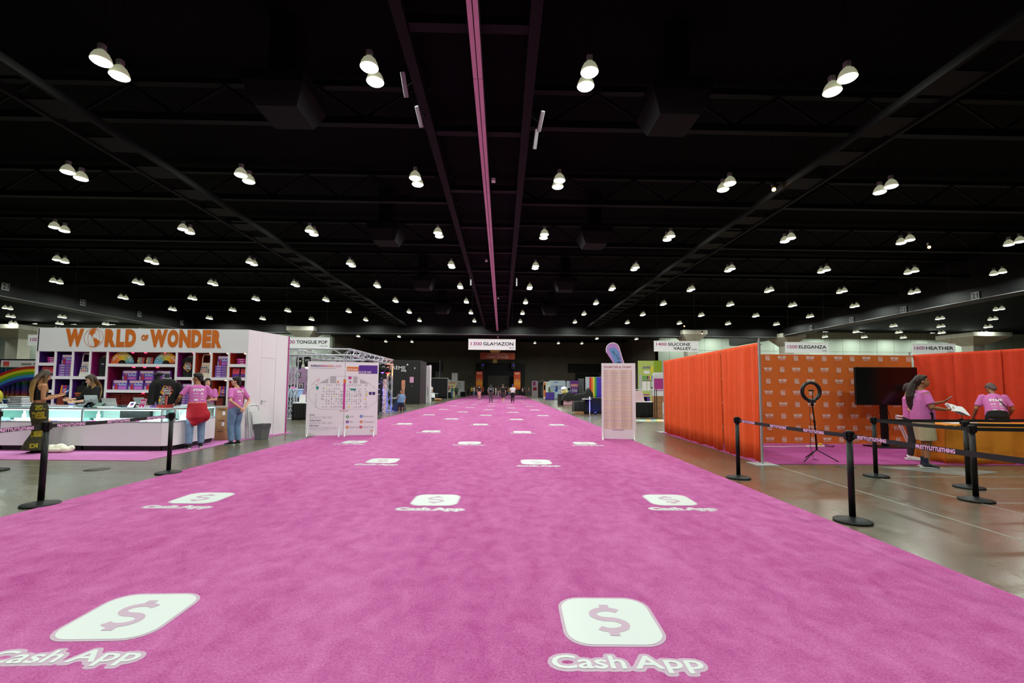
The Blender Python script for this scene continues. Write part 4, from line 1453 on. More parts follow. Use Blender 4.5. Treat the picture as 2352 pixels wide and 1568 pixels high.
# pile of magazines with a white wire stand
for k in range(14):
    t = thing('magazine', 'thin black and white magazine, %s from the bottom of the pile' % ordinal(k + 1), 'magazine', (-10.90 + .012 * ((k * 5) % 3), CY + .16, ZT + .0165 * k), .05 * ((k * 7) % 5 - 2), 'magazines piled beside the standing woman')
    MB().box(-.15, .15, 0, .22, 0, .016).build('pages', M_pwhite if k % 3 else mat('magazine_grey', '#8c8a90', .6), t)
    MB().box(-.152, .152, -.002, .0, .004, .010).build('spine', M_ink, t)
t = thing('wire_stand', 'white wire easel beside the magazine pile', 'stand', (-11.12, CY + .12, ZT))
MB().tube([(.06, 0, 0), (-.05, .03, .17), (.12, .03, .18), (.16, .1, .01)], .012, 6).build('wire', M_ant, t)
t = thing('counter_tray', 'flat white box lying at the end of the counter', 'box', (-11.55, CY + .10, ZT)); MB().bevbox(-.3, .28, 0, .3, 0, .06, .006).build('carton', M_white, t)
t = thing('glasses', 'pair of dark sunglasses on the white counter box', 'sunglasses', (-11.43, CY + .12, ZT + .062))
m = MB(); m.ell((-.035, 0, .018), (.03, .008, .018)); m.ell((.035, 0, .018), (.03, .008, .018)); m.tube([(-.02, 0, .025), (.02, 0, .025)], .004, 5); m.tube([(-.06, 0, .03), (-.06, .1, .02)], .003, 5); m.tube([(.06, 0, .03), (.06, .1, .02)], .003, 5)
m.build('frame', M_ink, t)
t = thing('mug', 'white mug with a blue band behind the standing woman', 'mug', (-9.62, CY + .14, ZT))
MB().lathe([(.035, 0), (.045, .01), (.048, .09), (.043, .092), (.04, .02)], n=16).build('cup', M_pwhite, t)
MB().lathe([(.0485, .055), (.0495, .06), (.0495, .08), (.0485, .085)], n=16).build('band', M_pblue, t)
t = thing('bag_of_goods', 'clear plastic bag of small goods beside the card reader', 'plastic bag', (-9.48, CY + .22, ZT))
m = MB(); m.ell((0, 0, .04), (.1, .07, .045)); m.ell((.07, .02, .05), (.06, .05, .05)); link('bag', remesh(m, .012, 2, 'bag'), mat('crinkled_plastic', '#8f9096', .2, bump=(60, .8)), t)
t = thing('white_box', 'white carton lying on the return counter', 'box', (-7.56, 11.3, ZT), R(12)); MB().bevbox(-.15, .15, -.2, .2, 0, .045, .004).build('carton', M_white, t)

# --- cartons, folding chairs, bin, sack
M_card = mat('cardboard_brown', '#a87a56', .85, noise=(6, .06))
for k in range(3):
    t = thing('carton', 'brown cardboard carton, %s of the stack beside the shelf end' % ('bottom', 'middle', 'top')[k], 'carton', (-7.47 + .01 * k, 12.36, .011 + .287 * k), R(3 * k - 3), 'cardboard cartons stacked at the booth')
    MB().bevbox(-.15, .15, 0, .32, 0, .285, .005).build('box', M_card, t)
    MB().box(-.15, .15, .14, .18, .2845, .287).build('tape', mat('packing_tape', '#c8a880', .3), t)
    if k:
        MB().box(.02, .09, -.002, 0, .09, .19).build('label_sheet', M_pwhite, t)
    MB().text('WOW Misc', 0, .21, .045, -.002, 0, .17, bold=.004, align='c').build('lettering', M_ink, t)
def folding_chair(label, loc, rz, lean):
    t = thing('folding_chair', label, 'folding chair', loc, rz, 'white folding chairs leaning on the booth wall')
    X = Matrix.Rotation(lean, 4, 'X')
    m = MB(); m.M = X
    m.tube([(-.2, 0, 0.01), (-.2, 0, .84), (-.17, 0, .91), (-.12, 0, .935), (.12, 0, .935), (.17, 0, .91), (.2, 0, .84), (.2, 0, 0.01)], .016, 8)
    m.build('frame', M_ant, t)
    m = MB(); m.M = X; m.bevbox(-.17, .17, -.012, .012, .74, .88, .008); m.build('backrest', M_ant, t)
    m = MB(); m.M = X; m.prism(rrect(.37, .40, .07), -.03, -.008); 
    o = m.build('seat', M_ant, t); o.location = (0, 0, .56)
    for s_ in (-1, 1):
        m = MB(); m.M = X; m.tube([(s_ * .18, -.035, .72), (s_ * .185, -.035, .012)], .013, 8); m.build('rear_leg', M_ant, t)
    m = MB(); m.M = X; m.tube([(-.18, -.035, .14), (.18, -.035, .14)], .011, 6); m.build('stretcher', M_ant, t)
folding_chair('white folding chair leaning folded on the booth wall, outer one', (-6.82, 12.92, 0), R(78), R(-8))
folding_chair('white folding chair leaning folded on the booth wall, inner one', (-6.92, 12.98, 0), R(78), R(-6))
t = thing('waste_bin', 'grey waste bin with a clear liner beside the folding chairs', 'bin', (-6.56, 12.72, 0), R(78))
m = MB()
z0, z1 = .004, .41
m.add([(-.13, -.1, z0), (.13, -.1, z0), (.13, .1, z0), (-.13, .1, z0), (-.18, -.135, z1), (.18, -.135, z1), (.18, .135, z1), (-.18, .135, z1), (-.165, -.12, z1), (.165, -.12, z1), (.165, .12, z1), (-.165, .12, z1), (-.12, -.09, .02), (.12, -.09, .02), (.12, .09, .02), (-.12, .09, .02)],
      [(3, 2, 1, 0), (0, 1, 5, 4), (1, 2, 6, 5), (2, 3, 7, 6), (3, 0, 4, 7), (4, 5, 9, 8), (5, 6, 10, 9), (6, 7, 11, 10), (7, 4, 8, 11), (8, 9, 13, 12), (9, 10, 14, 13), (10, 11, 15, 14), (11, 8, 12, 15), (12, 13, 14, 15)])
m.build('bucket', mat('grey_bin_plastic', '#66686a', .5), t)
m = MB()
vs = []; fs = []
r2 = random.Random(2)
n = 28
for k in range(n):
    a = 2 * PI * k / n
    c, d = math.cos(a), math.sin(a)
    sq = 1 / max(abs(c), abs(d) * 1.33)
    for q, z in ((1.03, .25 + r2.random() * .08), (1.04, .405), (.99, .425), (.9, .36)):
        vs.append((c * sq * .178 * q, d * sq * .178 * q, z))
for k in range(n):
    l = (k + 1) % n
    for j in range(3):
        fs.append((4 * k + j, 4 * l + j, 4 * l + j + 1, 4 * k + j + 1))
m.add(vs, fs, 0, False)
m.build('liner', glass('bin_liner_film', '#d8dcdc'), t)
t = thing('sack', 'cream cloth sack lying on the pale pink carpet by the skirt', 'sack', (-9.42, 10.02, .010), R(3))
m = MB()
for x, y, z, a, b, c in ((-.15, 0, .08, .12, .1, .09), (0, .02, .085, .13, .11, .10), (.14, .0, .06, .12, .1, .075), (-.05, -.04, .06, .2, .08, .06), (.22, .03, .09, .06, .06, .06), (.05, 0, .14, .05, .04, .04)):
    m.ell((x, y, z), (a, b, c))
link('cloth', remesh(m, .014, 4, 'cloth'), mat('cream_cotton', '#e2dcc6', .9, bump=(6, 1.0)), t)

# --- rainbow booth behind the counter end
rb = thing('rainbow_booth', 'rainbow sequin curtain wall with a white header behind the counter', 'booth', (0, 18.6, 0))
M_rain = ramp_mat('rainbow_sequin', [(0.0, '#2a1a5c'), (.2, '#1a2c78'), (.42, '#14603c'), (.58, '#7c7410'), (.66, '#7a2418'), (.8, '#5a1440'), (1.0, '#2a1a5c')], 2, 0, .62, .35, repeat=1.001)
for k in range(5):
    o = link('curtain', drape_mesh('curtain', 1.15, .02, 2.42, .05, .22, 20 + k), M_rain, rb)
    o.location = (-23.2 + 1.15 * k, .05, 0)
MB().cyl((-23.3, .05, 2.44), (-17.3, .05, 2.44), .025, n=8).build('top_rail', M_blackmetal, rb)
m = MB(); m.box(-19.95, -17.35, -.06, -.03, 2.13, 2.40); m.build('header_panel', M_hdr, rb)
m = MB(); m.plate(-19.15, -18.75, 2.23, 2.29, -.065, 8); m.plate(-18.68, -18.25, 2.23, 2.29, -.065, 8); m.plate(-19.85, -19.62, 2.17, 2.36, -.065, 7); m.plate(-19.82, -19.65, 2.2, 2.24, -.066, 4)
m.build('lettering', PRINTS, rb)
arc = thing('rainbow_arch', 'painted rainbow arch with a white cloud standing before the sequin curtain', 'rainbow arch', (-18.35, 18.3, 0))
for k, c in enumerate(('#b8281c', '#d8c818', '#58a028', '#3a88c8', '#302080')):
    m = MB()
    r1 = 2.95 - .11 * k; r0 = r1 - .11
    pts = [(r1 * math.cos(a), r1 * math.sin(a)) for a in [R(40 + 95 * q / 24) for q in range(25)]] + [(r0 * math.cos(a), r0 * math.sin(a)) for a in [R(135 - 95 * q / 24) for q in range(25)]]
    m.prism([(x, z - .78) for x, z in pts], -.03, .03)
    m.build('colour_band', mat('arch_' + c[1:], c, .6), arc)
m = MB()
for x, z, r0 in ((-1.95, 1.10, .26), (-2.2, 1.05, .24), (-1.75, 1.0, .2), (-2.0, .92, .22)):
    m.ell((x, -.05, z), (r0, .06, r0 * .8))
link('cloud', remesh(m, .03, 2, 'cloud'), M_pwhite, arc)
m = MB()
for x in (-2.0, 2.0):
    m.box(x - .04, x + .04, .0, .05, 0, 1.3)
m.build('post', M_blackmetal, arc)
# inflatable striped horse with a rainbow mane on the counter end
t = thing('inflatable_horse', 'blue and white striped inflatable horse with a rainbow mane on the counter', 'inflatable toy', (-12.05, CY + .32, ZT + .06))
m = MB(); m.ell((.0, 0, .10), (.42, .13, .11)); m.ell((.32, 0, .13), (.2, .1, .10)); m.tube([(-.3, 0, .12), (-.42, 0, .35), (-.38, 0, .5)], [.1, .08, .07], 12); m.ell((-.3, 0, .52), (.14, .07, .08))
link('body', remesh(m, .015, 4, 'body'), ramp_mat('zebra_blue', [(0, '#dfe6f2'), (.48, '#dfe6f2'), (.55, '#20305c'), (.9, '#20305c'), (.98, '#dfe6f2')], 0, 0, .12, .4, repeat=1.001), t)
for k, c in enumerate(('#b8b020', '#7aa020', '#a88a10')):
    m = MB(); q = .5 + .05 * k
    m.tube([(q + .16 * math.cos(a), -.02 * k, .08 + .16 * math.sin(a) + .06) for a in [R(-60 + 240 * j / 12) for j in range(13)]], [.02 + .045 * math.sin(PI * (j + 1) / 14) for j in range(13)], 10)
    if k == 0:
        m.build('tail', mat('mane_' + c[1:], c, .4), t)
m = MB(); m.tube([(-.42 + .12 * math.cos(a), -.04, .38 + .26 * math.sin(a)) for a in [R(-80 + 220 * j / 12) for j in range(13)]], [.02 + .05 * math.sin(PI * (j + 1) / 14) for j in range(13)], 10)
m.build('mane', mat('mane_yellow', '#c0b020', .4), t)

# ------------------------------------------------------------------ belt stanchions
M_belt = mat('black_belt_webbing', '#0c0b0f', .7)
M_beltpink = mat('belt_print_pink', '#e6b4dc', .7)
sb = MB()
sb.lathe([(.185, 0), (.185, .016), (.178, .024), (.10, .040), (.045, .055), (.03, .06)], n=40)
ME_sbase = sb.mesh('base')
ME_spost = MB().lathe([(.032, .05), (.032, .90)], n=20).mesh('post')
sh = MB(); sh.lathe([(.036, .895), (.038, .90), (.038, .992), (.034, 1.0), (.02, 1.0)], n=20)
for a in range(4):
    q = a * PI / 2
    sh.M = Matrix.Rotation(q, 4, 'Z'); sh.box(.03, .05, -.02, .02, .905, .985)
ME_shead = sh.mesh('head')
def stanchion(x, y, label, rz=0.0):
    t = thing('stanchion', label, 'stanchion', (x, y, .0125 if -5.3 < x < 3.6 else .001), rz, 'black belt stanchions')
    link('base', ME_sbase, mat('stanchion_base_rubber', '#101113', .5, spec=.3), t)
    link('post', ME_spost, M_blackmetal, t)
    link('head', ME_shead, M_blackmetal, t)
def belt(p0, p1, label, words_=(), sag=.012, face=-1):
    """webbing between two posts; words_ = positions (0..1) of the printed words"""
    a = Vector((p0[0], p0[1], 0)); b = Vector((p1[0], p1[1], 0))
    d = (b - a); L = d.length; ang = math.atan2(d.y, d.x)
    t = thing('belt', label, 'barrier belt', (a.x, a.y, .945), ang, 'barrier belts')
    n = 16
    m = MB()
    def z(u):
        return -sag * 4 * u * (1 - u)
    x0, x1 = .05, L - .05
    vs = []; fs = []
    for k in range(n + 1):
        u = k / n; x = x0 + (x1 - x0) * u
        vs += [(x, -.0012, z(u) - .024), (x, -.0012, z(u) + .024), (x, .0012, z(u) + .024), (x, .0012, z(u) - .024)]
    for k in range(n):
        for j in range(4):
            fs.append((4 * k + j, 4 * k + (j + 1) % 4, 4 * k + 4 + (j + 1) % 4, 4 * k + 4 + j))
    m.add(vs, fs); m.build('webbing', M_belt, t)
    if words_:
        m = MB()
        if face > 0:
            m.M = Matrix.Translation((L, 0, 0)) @ Matrix.Rotation(PI, 4, 'Z')
        for u in words_:
            m.text('PRETTYLITTLETHING', u * L, z(u) - .019, .038, -.003, 0, .375, bold=.05, align='c')
        m.build('lettering', M_beltpink, t)
stanchion(-5.54, 5.71, 'black belt stanchion at the carpet edge before the standing woman')
stanchion(-5.5, 7.76, 'black belt stanchion at the carpet edge before the counter corner')
stanchion(-8.52, 7.95, 'black belt stanchion cut off by the picture edge near the booth')
stanchion(-5.56, 3.3, 'black belt stanchion just outside the view at the booth edge of the carpet')
stanchion(3.9, 7.51, 'black belt stanchion before the end of the orange drape')
stanchion(3.9, 5.07, 'black belt stanchion nearest the camera at the drape edge of the carpet')
stanchion(3.9, 2.60, 'black belt stanchion just outside the view at the drape edge of the carpet')
stanchion(6.36, 7.70, 'black belt stanchion beside the screen stand')
stanchion(7.06, 6.83, 'black belt stanchion half hidden behind another at the gold table')
stanchion(6.32, 6.03, 'black belt stanchion standing in front of the gold table')
stanchion(10.2, 8.15, 'black belt stanchion outside the view beyond the gold table')
stanchion(10.2, 6.05, 'black belt stanchion outside the view at the outer queue lane')
stanchion(10.2, 6.95, 'black belt stanchion outside the view at the middle queue lane')
belt((-5.54, 5.71), (-5.5, 7.76), 'printed black belt running toward the counter corner', (.155, .50, .84), face=-1)
belt((-5.56, 3.3), (-5.54, 5.71), 'printed black belt leaving the view beside the skirt', (.52, .86), face=-1)
belt((-8.52, 7.95), (-10.9, 7.9), 'short plain black belt at the picture edge')
belt((3.9, 7.51), (3.9, 5.07), 'printed black belt before the orange drape', (.14, .46, .76), face=-1)
belt((3.9, 5.07), (3.9, 2.60), 'printed black belt before the standing staff man', (.125, .41), face=-1)
belt((6.36, 7.70), (6.32, 6.03), 'plain black belt between the screen stand post and the front post')
belt((6.36, 7.70), (10.2, 8.15), 'plain black belt running along the gold table')
belt((6.32, 6.03), (10.2, 6.05), 'plain black belt of the outer queue lane')
belt((7.06, 6.83), (10.2, 6.95), 'plain black belt of the middle queue lane')

# ------------------------------------------------------------------ printed boards on the carpet
M_board = mat('foam_board_white', '#efedf2', .5)
M_edge = mat('board_edge', '#c8c6cc', .6)
def foot(parent, x, y=0.0):
    m = MB()
    m.M = Matrix.Translation((x, y, 0)) @ Matrix.Rotation(PI / 2, 4, 'Z')
    pts = [(-.20, 0), (.20, 0)] + [(.20 - .17 * math.sin(q), .30 * (1 - math.cos(q)) ** .8) for q in [PI / 2 * k / 8 for k in range(1, 9)]] + [(-.03, .30)] + [(-.20 + .17 * math.sin(q), .30 * (1 - math.cos(q)) ** .8) for q in [PI / 2 * k / 8 for k in range(7, 0, -1)]]
    m.prism(pts, -.014, .014)
    m.build('foot', M_board, parent)
PR = [M_ink, M_pwhite, mat('print_grey_text', '#84828c', .6), mat('print_violet', '#5a2a98', .6), mat('print_magenta2', '#c03a96', .6), mat('print_orange2', '#e07a30', .6), mat('print_pale_grey', '#b9b9bf', .6), mat('print_yellow2', '#e8d020', .6), mat('print_teal', '#2f8f8a', .6), mat('print_red2', '#c03040', .6), mat('print_green2', '#3f9a60', .6), mat('print_blue2', '#3a6ac8', .6), mat('print_dark_purple', '#3a1a6c', .6)]
fx0, fy0, fx1, fy1 = -5.66, 13.38, -3.70, 13.72
fd = Vector((fx1 - fx0, fy1 - fy0, 0)); FL = fd.length; fa = math.atan2(fd.y, fd.x)
fm = thing('floor_map_board', 'white floor map board with purple and orange headings on the pink carpet', 'sign board', (fx0, fy0, .013), fa)
half = FL * .52
MB().box(0, half - .008, 0, .03, .02, 2.17).build('panel', M_board, fm)
MB().box(half + .008, FL, 0, .03, .02, 2.17).build('panel', M_board, fm)
for x in (.07, half - .1, half + .06, FL - .08):
    foot(fm, x)
m = MB()
Y_ = -.002
def fx(u): return u * FL
def T(s_, u, z, h_, c, w_=None, b=.01, al='l'):
    m.text(s_, fx(u), z, h_, Y_ - .001, c, w_, bold=b, align=al)
T("RUPAUL'S", .045, 2.015, .058, 12, FL * .135, .04); T('DRAG', .185, 2.015, .058, 4, FL * .085, .04); T('CON', .272, 2.015, .058, 5, FL * .065, .04); T('LA 2023', .34, 2.015, .058, 4, FL * .125, .0)
T('MAY 12-13, 2023 - LOS ANGELES CONVENTION CENTER', .045, 1.955, .028, 2, FL * .34, 0)
m.plate(fx(.545), fx(.715), 1.90, 2.03, Y_, 5); T('SOUTH HALL', .553, 1.92, .06, 1, FL * .155, .03)
m.plate(fx(.715), fx(.985), 1.83, 2.08, Y_, 3); T('FLOOR MAP', .725, 1.84, .07, 1, FL * .17, .008)
# the hall plan: octagon outline, magenta aisle, rows of stands
oc = [(.03, 1.17), (.03, .98), (.165, .50), (.76, .50), (.985, .80), (.985, 1.22), (.85, 1.44), (.66, 1.70), (.35, 1.70), (.18, 1.46)]
oc = [(.03, 1.17), (.03, .90), (.175, .50), (.84, .50), (.985, .80), (.985, 1.22), (.87, 1.45), (.67, 1.71), (.35, 1.71), (.17, 1.45)]
oc = [(u, .46 + (z - .5) * 1.0 + .02) for u, z in oc]
oc = [(u, z + .04 - .0) for u, z in oc]
def seg(p, q, wd, c):
    a = Vector((fx(p[0]), p[1])); b = Vector((fx(q[0]), q[1])); dd_ = (b - a).normalized(); nn = Vector((-dd_.y, dd_.x)) * wd
    m.add([(a.x + nn.x, Y_, a.y + nn.y), (a.x - nn.x, Y_, a.y - nn.y), (b.x - nn.x, Y_, b.y - nn.y), (b.x + nn.x, Y_, b.y + nn.y)], [(3, 2, 1, 0)], c)
zs_ = lambda z: .78 + (z - .5) * .80
OC = [(u, zs_(z)) for u, z in [(.03, 1.17), (.03, .90), (.175, .50), (.84, .50), (.985, .80), (.985, 1.22), (.87, 1.45), (.67, 1.71), (.35, 1.71), (.17, 1.45)]]
for i in range(len(OC)):
    seg(OC[i], OC[(i + 1) % len(OC)], .004, 6)
m.poly([(fx(.17), zs_(1.45)), (fx(.29), zs_(1.45)), (fx(.29), zs_(1.62))], Y_ - .0004, 6)
m.plate(fx(.315), fx(.40), zs_(1.45), zs_(1.70), Y_ - .0004, 6)
m.plate(fx(.64), fx(.70), zs_(1.45), zs_(1.70), Y_ - .0004, 6)
m.poly([(fx(.74), zs_(1.60)), (fx(.74), zs_(1.45)), (fx(.86), zs_(1.45))], Y_ - .0004, 6)
m.plate(fx(.505), fx(.535), zs_(.50), zs_(1.46), Y_ - .001, 4)
m.plate(fx(.503), fx(.538), zs_(1.46), zs_(1.60), Y_ - .001, 5)
m.plate(fx(.57), fx(.615), zs_(1.60), zs_(1.70), Y_ - .001, 4); m.plate(fx(.59), fx(.61), zs_(1.46), zs_(1.53), Y_ - .001, 4)
m.plate(fx(.415), fx(.435), zs_(1.46), zs_(1.54), Y_ - .001, 5)
m.plate(fx(.125), fx(.16), zs_(1.22), zs_(1.33), Y_ - .001, 8); m.plate(fx(.605), fx(.685), zs_(1.19), zs_(1.26), Y_ - .001, 8)
m.plate(fx(.87), fx(.91), zs_(1.03), zs_(1.14), Y_ - .001, 12); m.plate(fx(.92), fx(.96), zs_(1.03), zs_(1.14), Y_ - .001, 12)
r_ = random.Random(4)
for u in (.12, .20, .22, .265, .30, .335, .37, .40, .435, .465, .485, .555, .585, .62, .655, .685, .72, .745, .81, .83):
    for zz in (.56, .68, .76, .84, .95, 1.02, 1.12, 1.22, 1.36):
        if r_.random() < .78:
            m.plate(fx(u), fx(u + .016), zs_(zz), zs_(zz + r_.choice((.03, .05, .07))), Y_ - .0005, 7 if r_.random() < .06 else 6)
for k in range(14):
    u = .055 + .0115 * k if k < 9 else .055 + .0115 * 9 - .004 * (k - 9)
    z_ = 1.36 + .028 * k if k < 9 else 1.60 - .03 * (k - 9)
    m.plate(fx(u), fx(u + .008), zs_(z_), zs_(z_ + .018), Y_ - .0005, 9)
T('ENTRANCE', .465, .715, .032, 9, FL * .12, .02)
T('Hours', .05, .60, .040, 12, FL * .07, .02)
for z_ in (.545, .513):
    T('Friday, May 12th  |  10:00am - 6:00pm' if z_ > .53 else 'Saturday, May 13th  |  10:00am - 6:00pm', .05, z_, .022, 2, FL * .31, 0)
T('All Star Hours', .05, .44, .040, 12, FL * .155, .02)
for z_ in (.388, .356):
    T('Friday, May 12th  |  9:00am - 6:00pm' if z_ > .37 else 'Saturday, May 13th  |  9:00am - 6:00pm', .05, z_, .022, 2, FL * .31, 0)
T('After Hours', .05, .29, .040, 12, FL * .13, .02)
for z_ in (.238, .206):
    T('Thursday, May 11th  |  Doors 7:00pm, Show 7:30 pm' if z_ > .22 else 'Friday, May 12th  |  Doors 7:00pm, Show 7:30 pm', .05, z_, .022, 2, FL * .38, 0)
T('For the most up to date information, visit', .09, .165, .018, 2, FL * .24, 0)
T('@dragcon', .01, .08, .018, 2, FL * .07, 0); T('@rupaulsdragcon', .01, .045, .018, 2, FL * .12, 0)
for u, z_, c, s_ in ((.575, .54, 10, 'ATM'), (.575, .39, 3, 'Bar'), (.575, .235, 5, 'Food Cart'), (.77, .55, 11, 'Restrooms'), (.77, .39, 5, 'Concession'), (.77, .235, 9, 'Food Trucks')):
    m.ringplate((fx(u), z_ + .02), 0, .042, Y_, c, 18); m.ringplate((fx(u), z_ + .02), 0.0, .016, Y_ - .001, 1, 10)
    T(s_, u + .035, z_, .042, 2, FL * (.014 * len(s_) + .01), .0)
T('WORLD OF', .90, .155, .022, 5, FL * .06, .03); T('WONDER', .90, .12, .022, 5, FL * .06, .03)
m.build('print', PR, fm)

ed = thing('directory_board', 'tall white exhibitor list board with pale striped columns', 'sign board', (2.86, 13.03, .013), math.atan2(-.12, .94))
MB().box(0, .95, 0, .03, .02, 2.17).build('panel', M_board, ed)
MB().box(0, .045, -.012, 0, .02, 2.17).build('side_rail', M_board, ed); MB().box(.875, .95, -.012, 0, .02, 2.17).build('side_rail', M_board, ed)
foot(ed, .02); foot(ed, .89)
m = MB()
m.text('EXHIBITORS & TALENT', .46, 2.03, .062, -.004, 0, .77, align='c', bold=.012)
m.plate(.06, .86, .30, 1.99, -.002, 1)
n_ = 58
r_ = random.Random(8)
for k in range(n_):
    z = .305 + 1.68 * k / n_
    c = 2 + r_.randrange(3)
    m.plate(.06, .86, z, z + .007, -.0028, c)
    for x0, x1 in ((.07, .22), (.29, .48), (.56, .74)):
        m.plate(x0, x0 + (x1 - x0) * r_.uniform(.5, 1), z + .0135, z + .021, -.003, 6)
for x in (.26, .335, .555, .83):
    m.plate(x, x + .012, .30, 1.99, -.0034, 5)
m.plate(.30, .62, .262, .282, -.002, 3)
m.build('print', [mat('print_dusty_rose', '#b46a68', .6), mat('print_cream', '#f4e6d8', .6), mat('print_line_gold', '#deb878', .6), mat('print_line_purple', '#b08cc0', .6), mat('print_line_rose', '#d09c9c', .6), mat('print_taupe', '#cbb9b4', .6), mat('print_text_taupe', '#cdbab4', .6)], ed)

# ------------------------------------------------------------------ orange draped stand
M_or = mat('orange_drape_cloth', '#e8521a', .85, noise=(5, .06))
M_red = mat('red_drape_cloth', '#d23a16', .85, noise=(5, .06))
def pole(x, y, label, h=2.44, rz=0):
    t = thing('drape_pole', label, 'pole', (x, y, 0), rz, 'pipe and drape poles')
    MB().bevbox(-.21, .21, -.21, .21, 0.001, .012, .003).build('base_plate', M_alu, t)
    MB().cyl((0, 0, .012), (0, 0, h), .024, n=14).build('upright', mat('galvanised_pipe', '#b4b6b8', .4, .6), t)
    MB().lathe([(.014, h), (.014, h + .03), (.01, h + .035)], n=10).build('pin', M_alu, t)
pole(5.12, 8.93, 'galvanised drape pole with square foot at the end of the orange drape')
pole(5.52, 12.0, 'galvanised drape pole hidden along the orange drape', 2.42)
pole(5.52, 15.42, 'galvanised drape pole at the far end of the orange drape', 2.42)
pole(11.22, 12.27, 'galvanised drape pole at the corner of backdrop and red drape', 2.5)
def drape_run(name, label, pts, n, mm, seed, z1=2.40, cat='drape', zb=.02):
    """panels along a line, front to the left-hand side of travel"""
    a = Vector((pts[0][0], pts[0][1], 0)); b = Vector((pts[1][0], pts[1][1], 0))
    d = b - a; L = d.length
    t = thing(name, label, cat, (a.x, a.y, 0), math.atan2(d.y, d.x))
    MB().cyl((-.05, 0.045, z1 - .04), (L + .05, .045, z1 - .04), .02, n=8).build('top_rail', M_alu, t)
    for k in range(n):
        w_ = L / n
        o = link('curtain', drape_mesh('curtain', w_ * 1.02, zb, z1, .042, .33, seed + k), mm, t)
        o.location = (w_ * k, 0, 0)
    return t
drape_run('orange_drape', 'bright orange pipe and drape wall beside the pink carpet', ((5.46, 15.3), (5.16, 9.05)), 7, M_or, 40)
drape_run('red_drape', 'red pipe and drape wall behind the gold table', ((11.25, 12.2), (12.8, 7.0)), 6, M_red, 60, 2.44)
# logo backdrop
bd = thing('logo_backdrop', 'orange step and repeat backdrop printed with white logos', 'backdrop', (0, 12.2, 0))
bd['kind'] = 'thing'
M_bdo = mat('backdrop_orange', '#d2691f', .8, noise=(1.2, .06))
m = MB()
vs = []; fs = []
n = 60
for k in range(n + 1):
    x = 5.35 + (11.2 - 5.35) * k / n
    y = .012 * math.sin(x * 2.1) + .008 * math.sin(x * 5.3 + 1)
    for z in (.02, .6, 1.2, 1.8, 2.42):
        vs.append((x, y * (1.15 - z / 3), z))
for k in range(n):
    for j in range(4):
        fs.append((5 * k + j, 5 * k + 5 + j, 5 * k + 6 + j, 5 * k + 1 + j))
m.add(vs, fs, 0, True)
m.build('cloth', M_bdo, bd)
MB().cyl((5.3, .03, 2.41), (11.25, .03, 2.41), .02, n=8).build('top_rail', M_alu, bd)
m = MB()
for rr in range(8):
    z = 2.32 - .3125 * rr
    for c in range(15):
        x = 5.65 + .3895 * c
        y = -.022
        if (rr + c) % 2 == 0:
            # drag con block
            m.text("RUPAUL'S", x, z + .035, .03, y, 0, .125, bold=.03, align='c')
            m.text('DRAG', x, z - .022, .05, y, 0, .125, bold=.04, align='c')
            m.text('CON', x, z - .075, .05, y, 0, .125, bold=.04, align='c')
        else:
            m.text('W', x - .068, z - .03, .085, y, 0, .095, bold=.05, align='c')
            m.text('W', x + .068, z - .03, .085, y, 0, .095, bold=.05, align='c')
            m.ringplate((x, z + .013), .030, .036, y, 0, 14)
            m.poly([(x - .015, z + .04), (x + .008, z + .035), (x + .012, z + .0), (x + .02, z - .01), (x, z - .018), (x - .006, z + .01)], y, 0)
            m.text('PRESENTSPLUS', x, z - .06, .022, y, 0, .19, bold=.01, align='c')
o = m.build('logo_print', mat('backdrop_white_ink', '#e8dcd2', .7), bd)
o['kind'] = 'stuff'
# cables and power strip at its foot
t = thing('power_strip', 'power strip and tangled cables at the foot of the backdrop', 'power strip', (8.0, 11.55, .011), R(8))
MB().bevbox(-.25, .25, -.03, .03, 0, .04, .008).build('strip', M_pwhite, t)
MB().tube([(-.25, 0, .02), (-.5, .1, .012), (-.9, .05, .012), (-1.3, .15, .012), (-1.7, .05, .012)], .009, 6).build('cable', M_pwhite, t)
MB().tube([(.25, 0, .02), (.4, -.1, .012), (.6, .05, .012), (.5, .18, .03), (.3, .1, .012)], .009, 6).build('cable', M_black, t)
MB().bevbox(.1, .18, -.03, .03, .04, .09, .01).build('plug', mat('yellow_plug', '#e0c020', .5), t)
t = thing('carpet_tape', 'thin hot pink tape line on the stand carpet', 'tape', (0, 0, 0))
floor = MB(); a = Vector((5.55, 10.9, .0105)); b = Vector((6.12, 9.45, .0105)); nn = Vector((.012, .005, 0))
floor.add([a + nn, a - nn, b - nn, b + nn, a + nn + Vector((0, 0, .001)), a - nn + Vector((0, 0, .001)), b - nn + Vector((0, 0, .001)), b + nn + Vector((0, 0, .001))], [(4, 5, 6, 7), (0, 1, 5, 4), (1, 2, 6, 5), (2, 3, 7, 6), (3, 0, 4, 7)])
floor.build('tape', mat('hot_pink_tape', '#ff2f90', .4), t)
# ring light on its tripod
rl = thing('ring_light', 'black ring light with phone clamp on a tripod before the backdrop', 'ring light', (6.42, 9.34, .011))
RZ = 1.415
m = MB(); m.tube([(.185 * math.cos(a), 0, RZ + .185 * math.sin(a)) for a in [2 * PI * k / 36 for k in range(36)]], .034, 8, closed=True)
m.build('ring', mat('ring_black_plastic', '#17171a', .4), rl)
m = MB(); m.ringplate((0, RZ), .16, .212, .036, 0, 36); m.build('diffuser', mat('ring_diffuser', '#cfcfd0', .4), rl)
MB().bevbox(-.075, .075, -.045, .03, RZ - .235, RZ - .165, .012).build('control_box', mat('ring_box_grey', '#26282c', .4), rl)
m = MB(); m.tube([(.03, 0, RZ - .16), (.03, 0, RZ - .05), (.045, 0, RZ - .0)], .009, 6); m.tube([(-.045, 0, RZ + .02), (.05, 0, RZ + .02)], .016, 8); m.build('phone_clamp', M_blackmetal, rl)
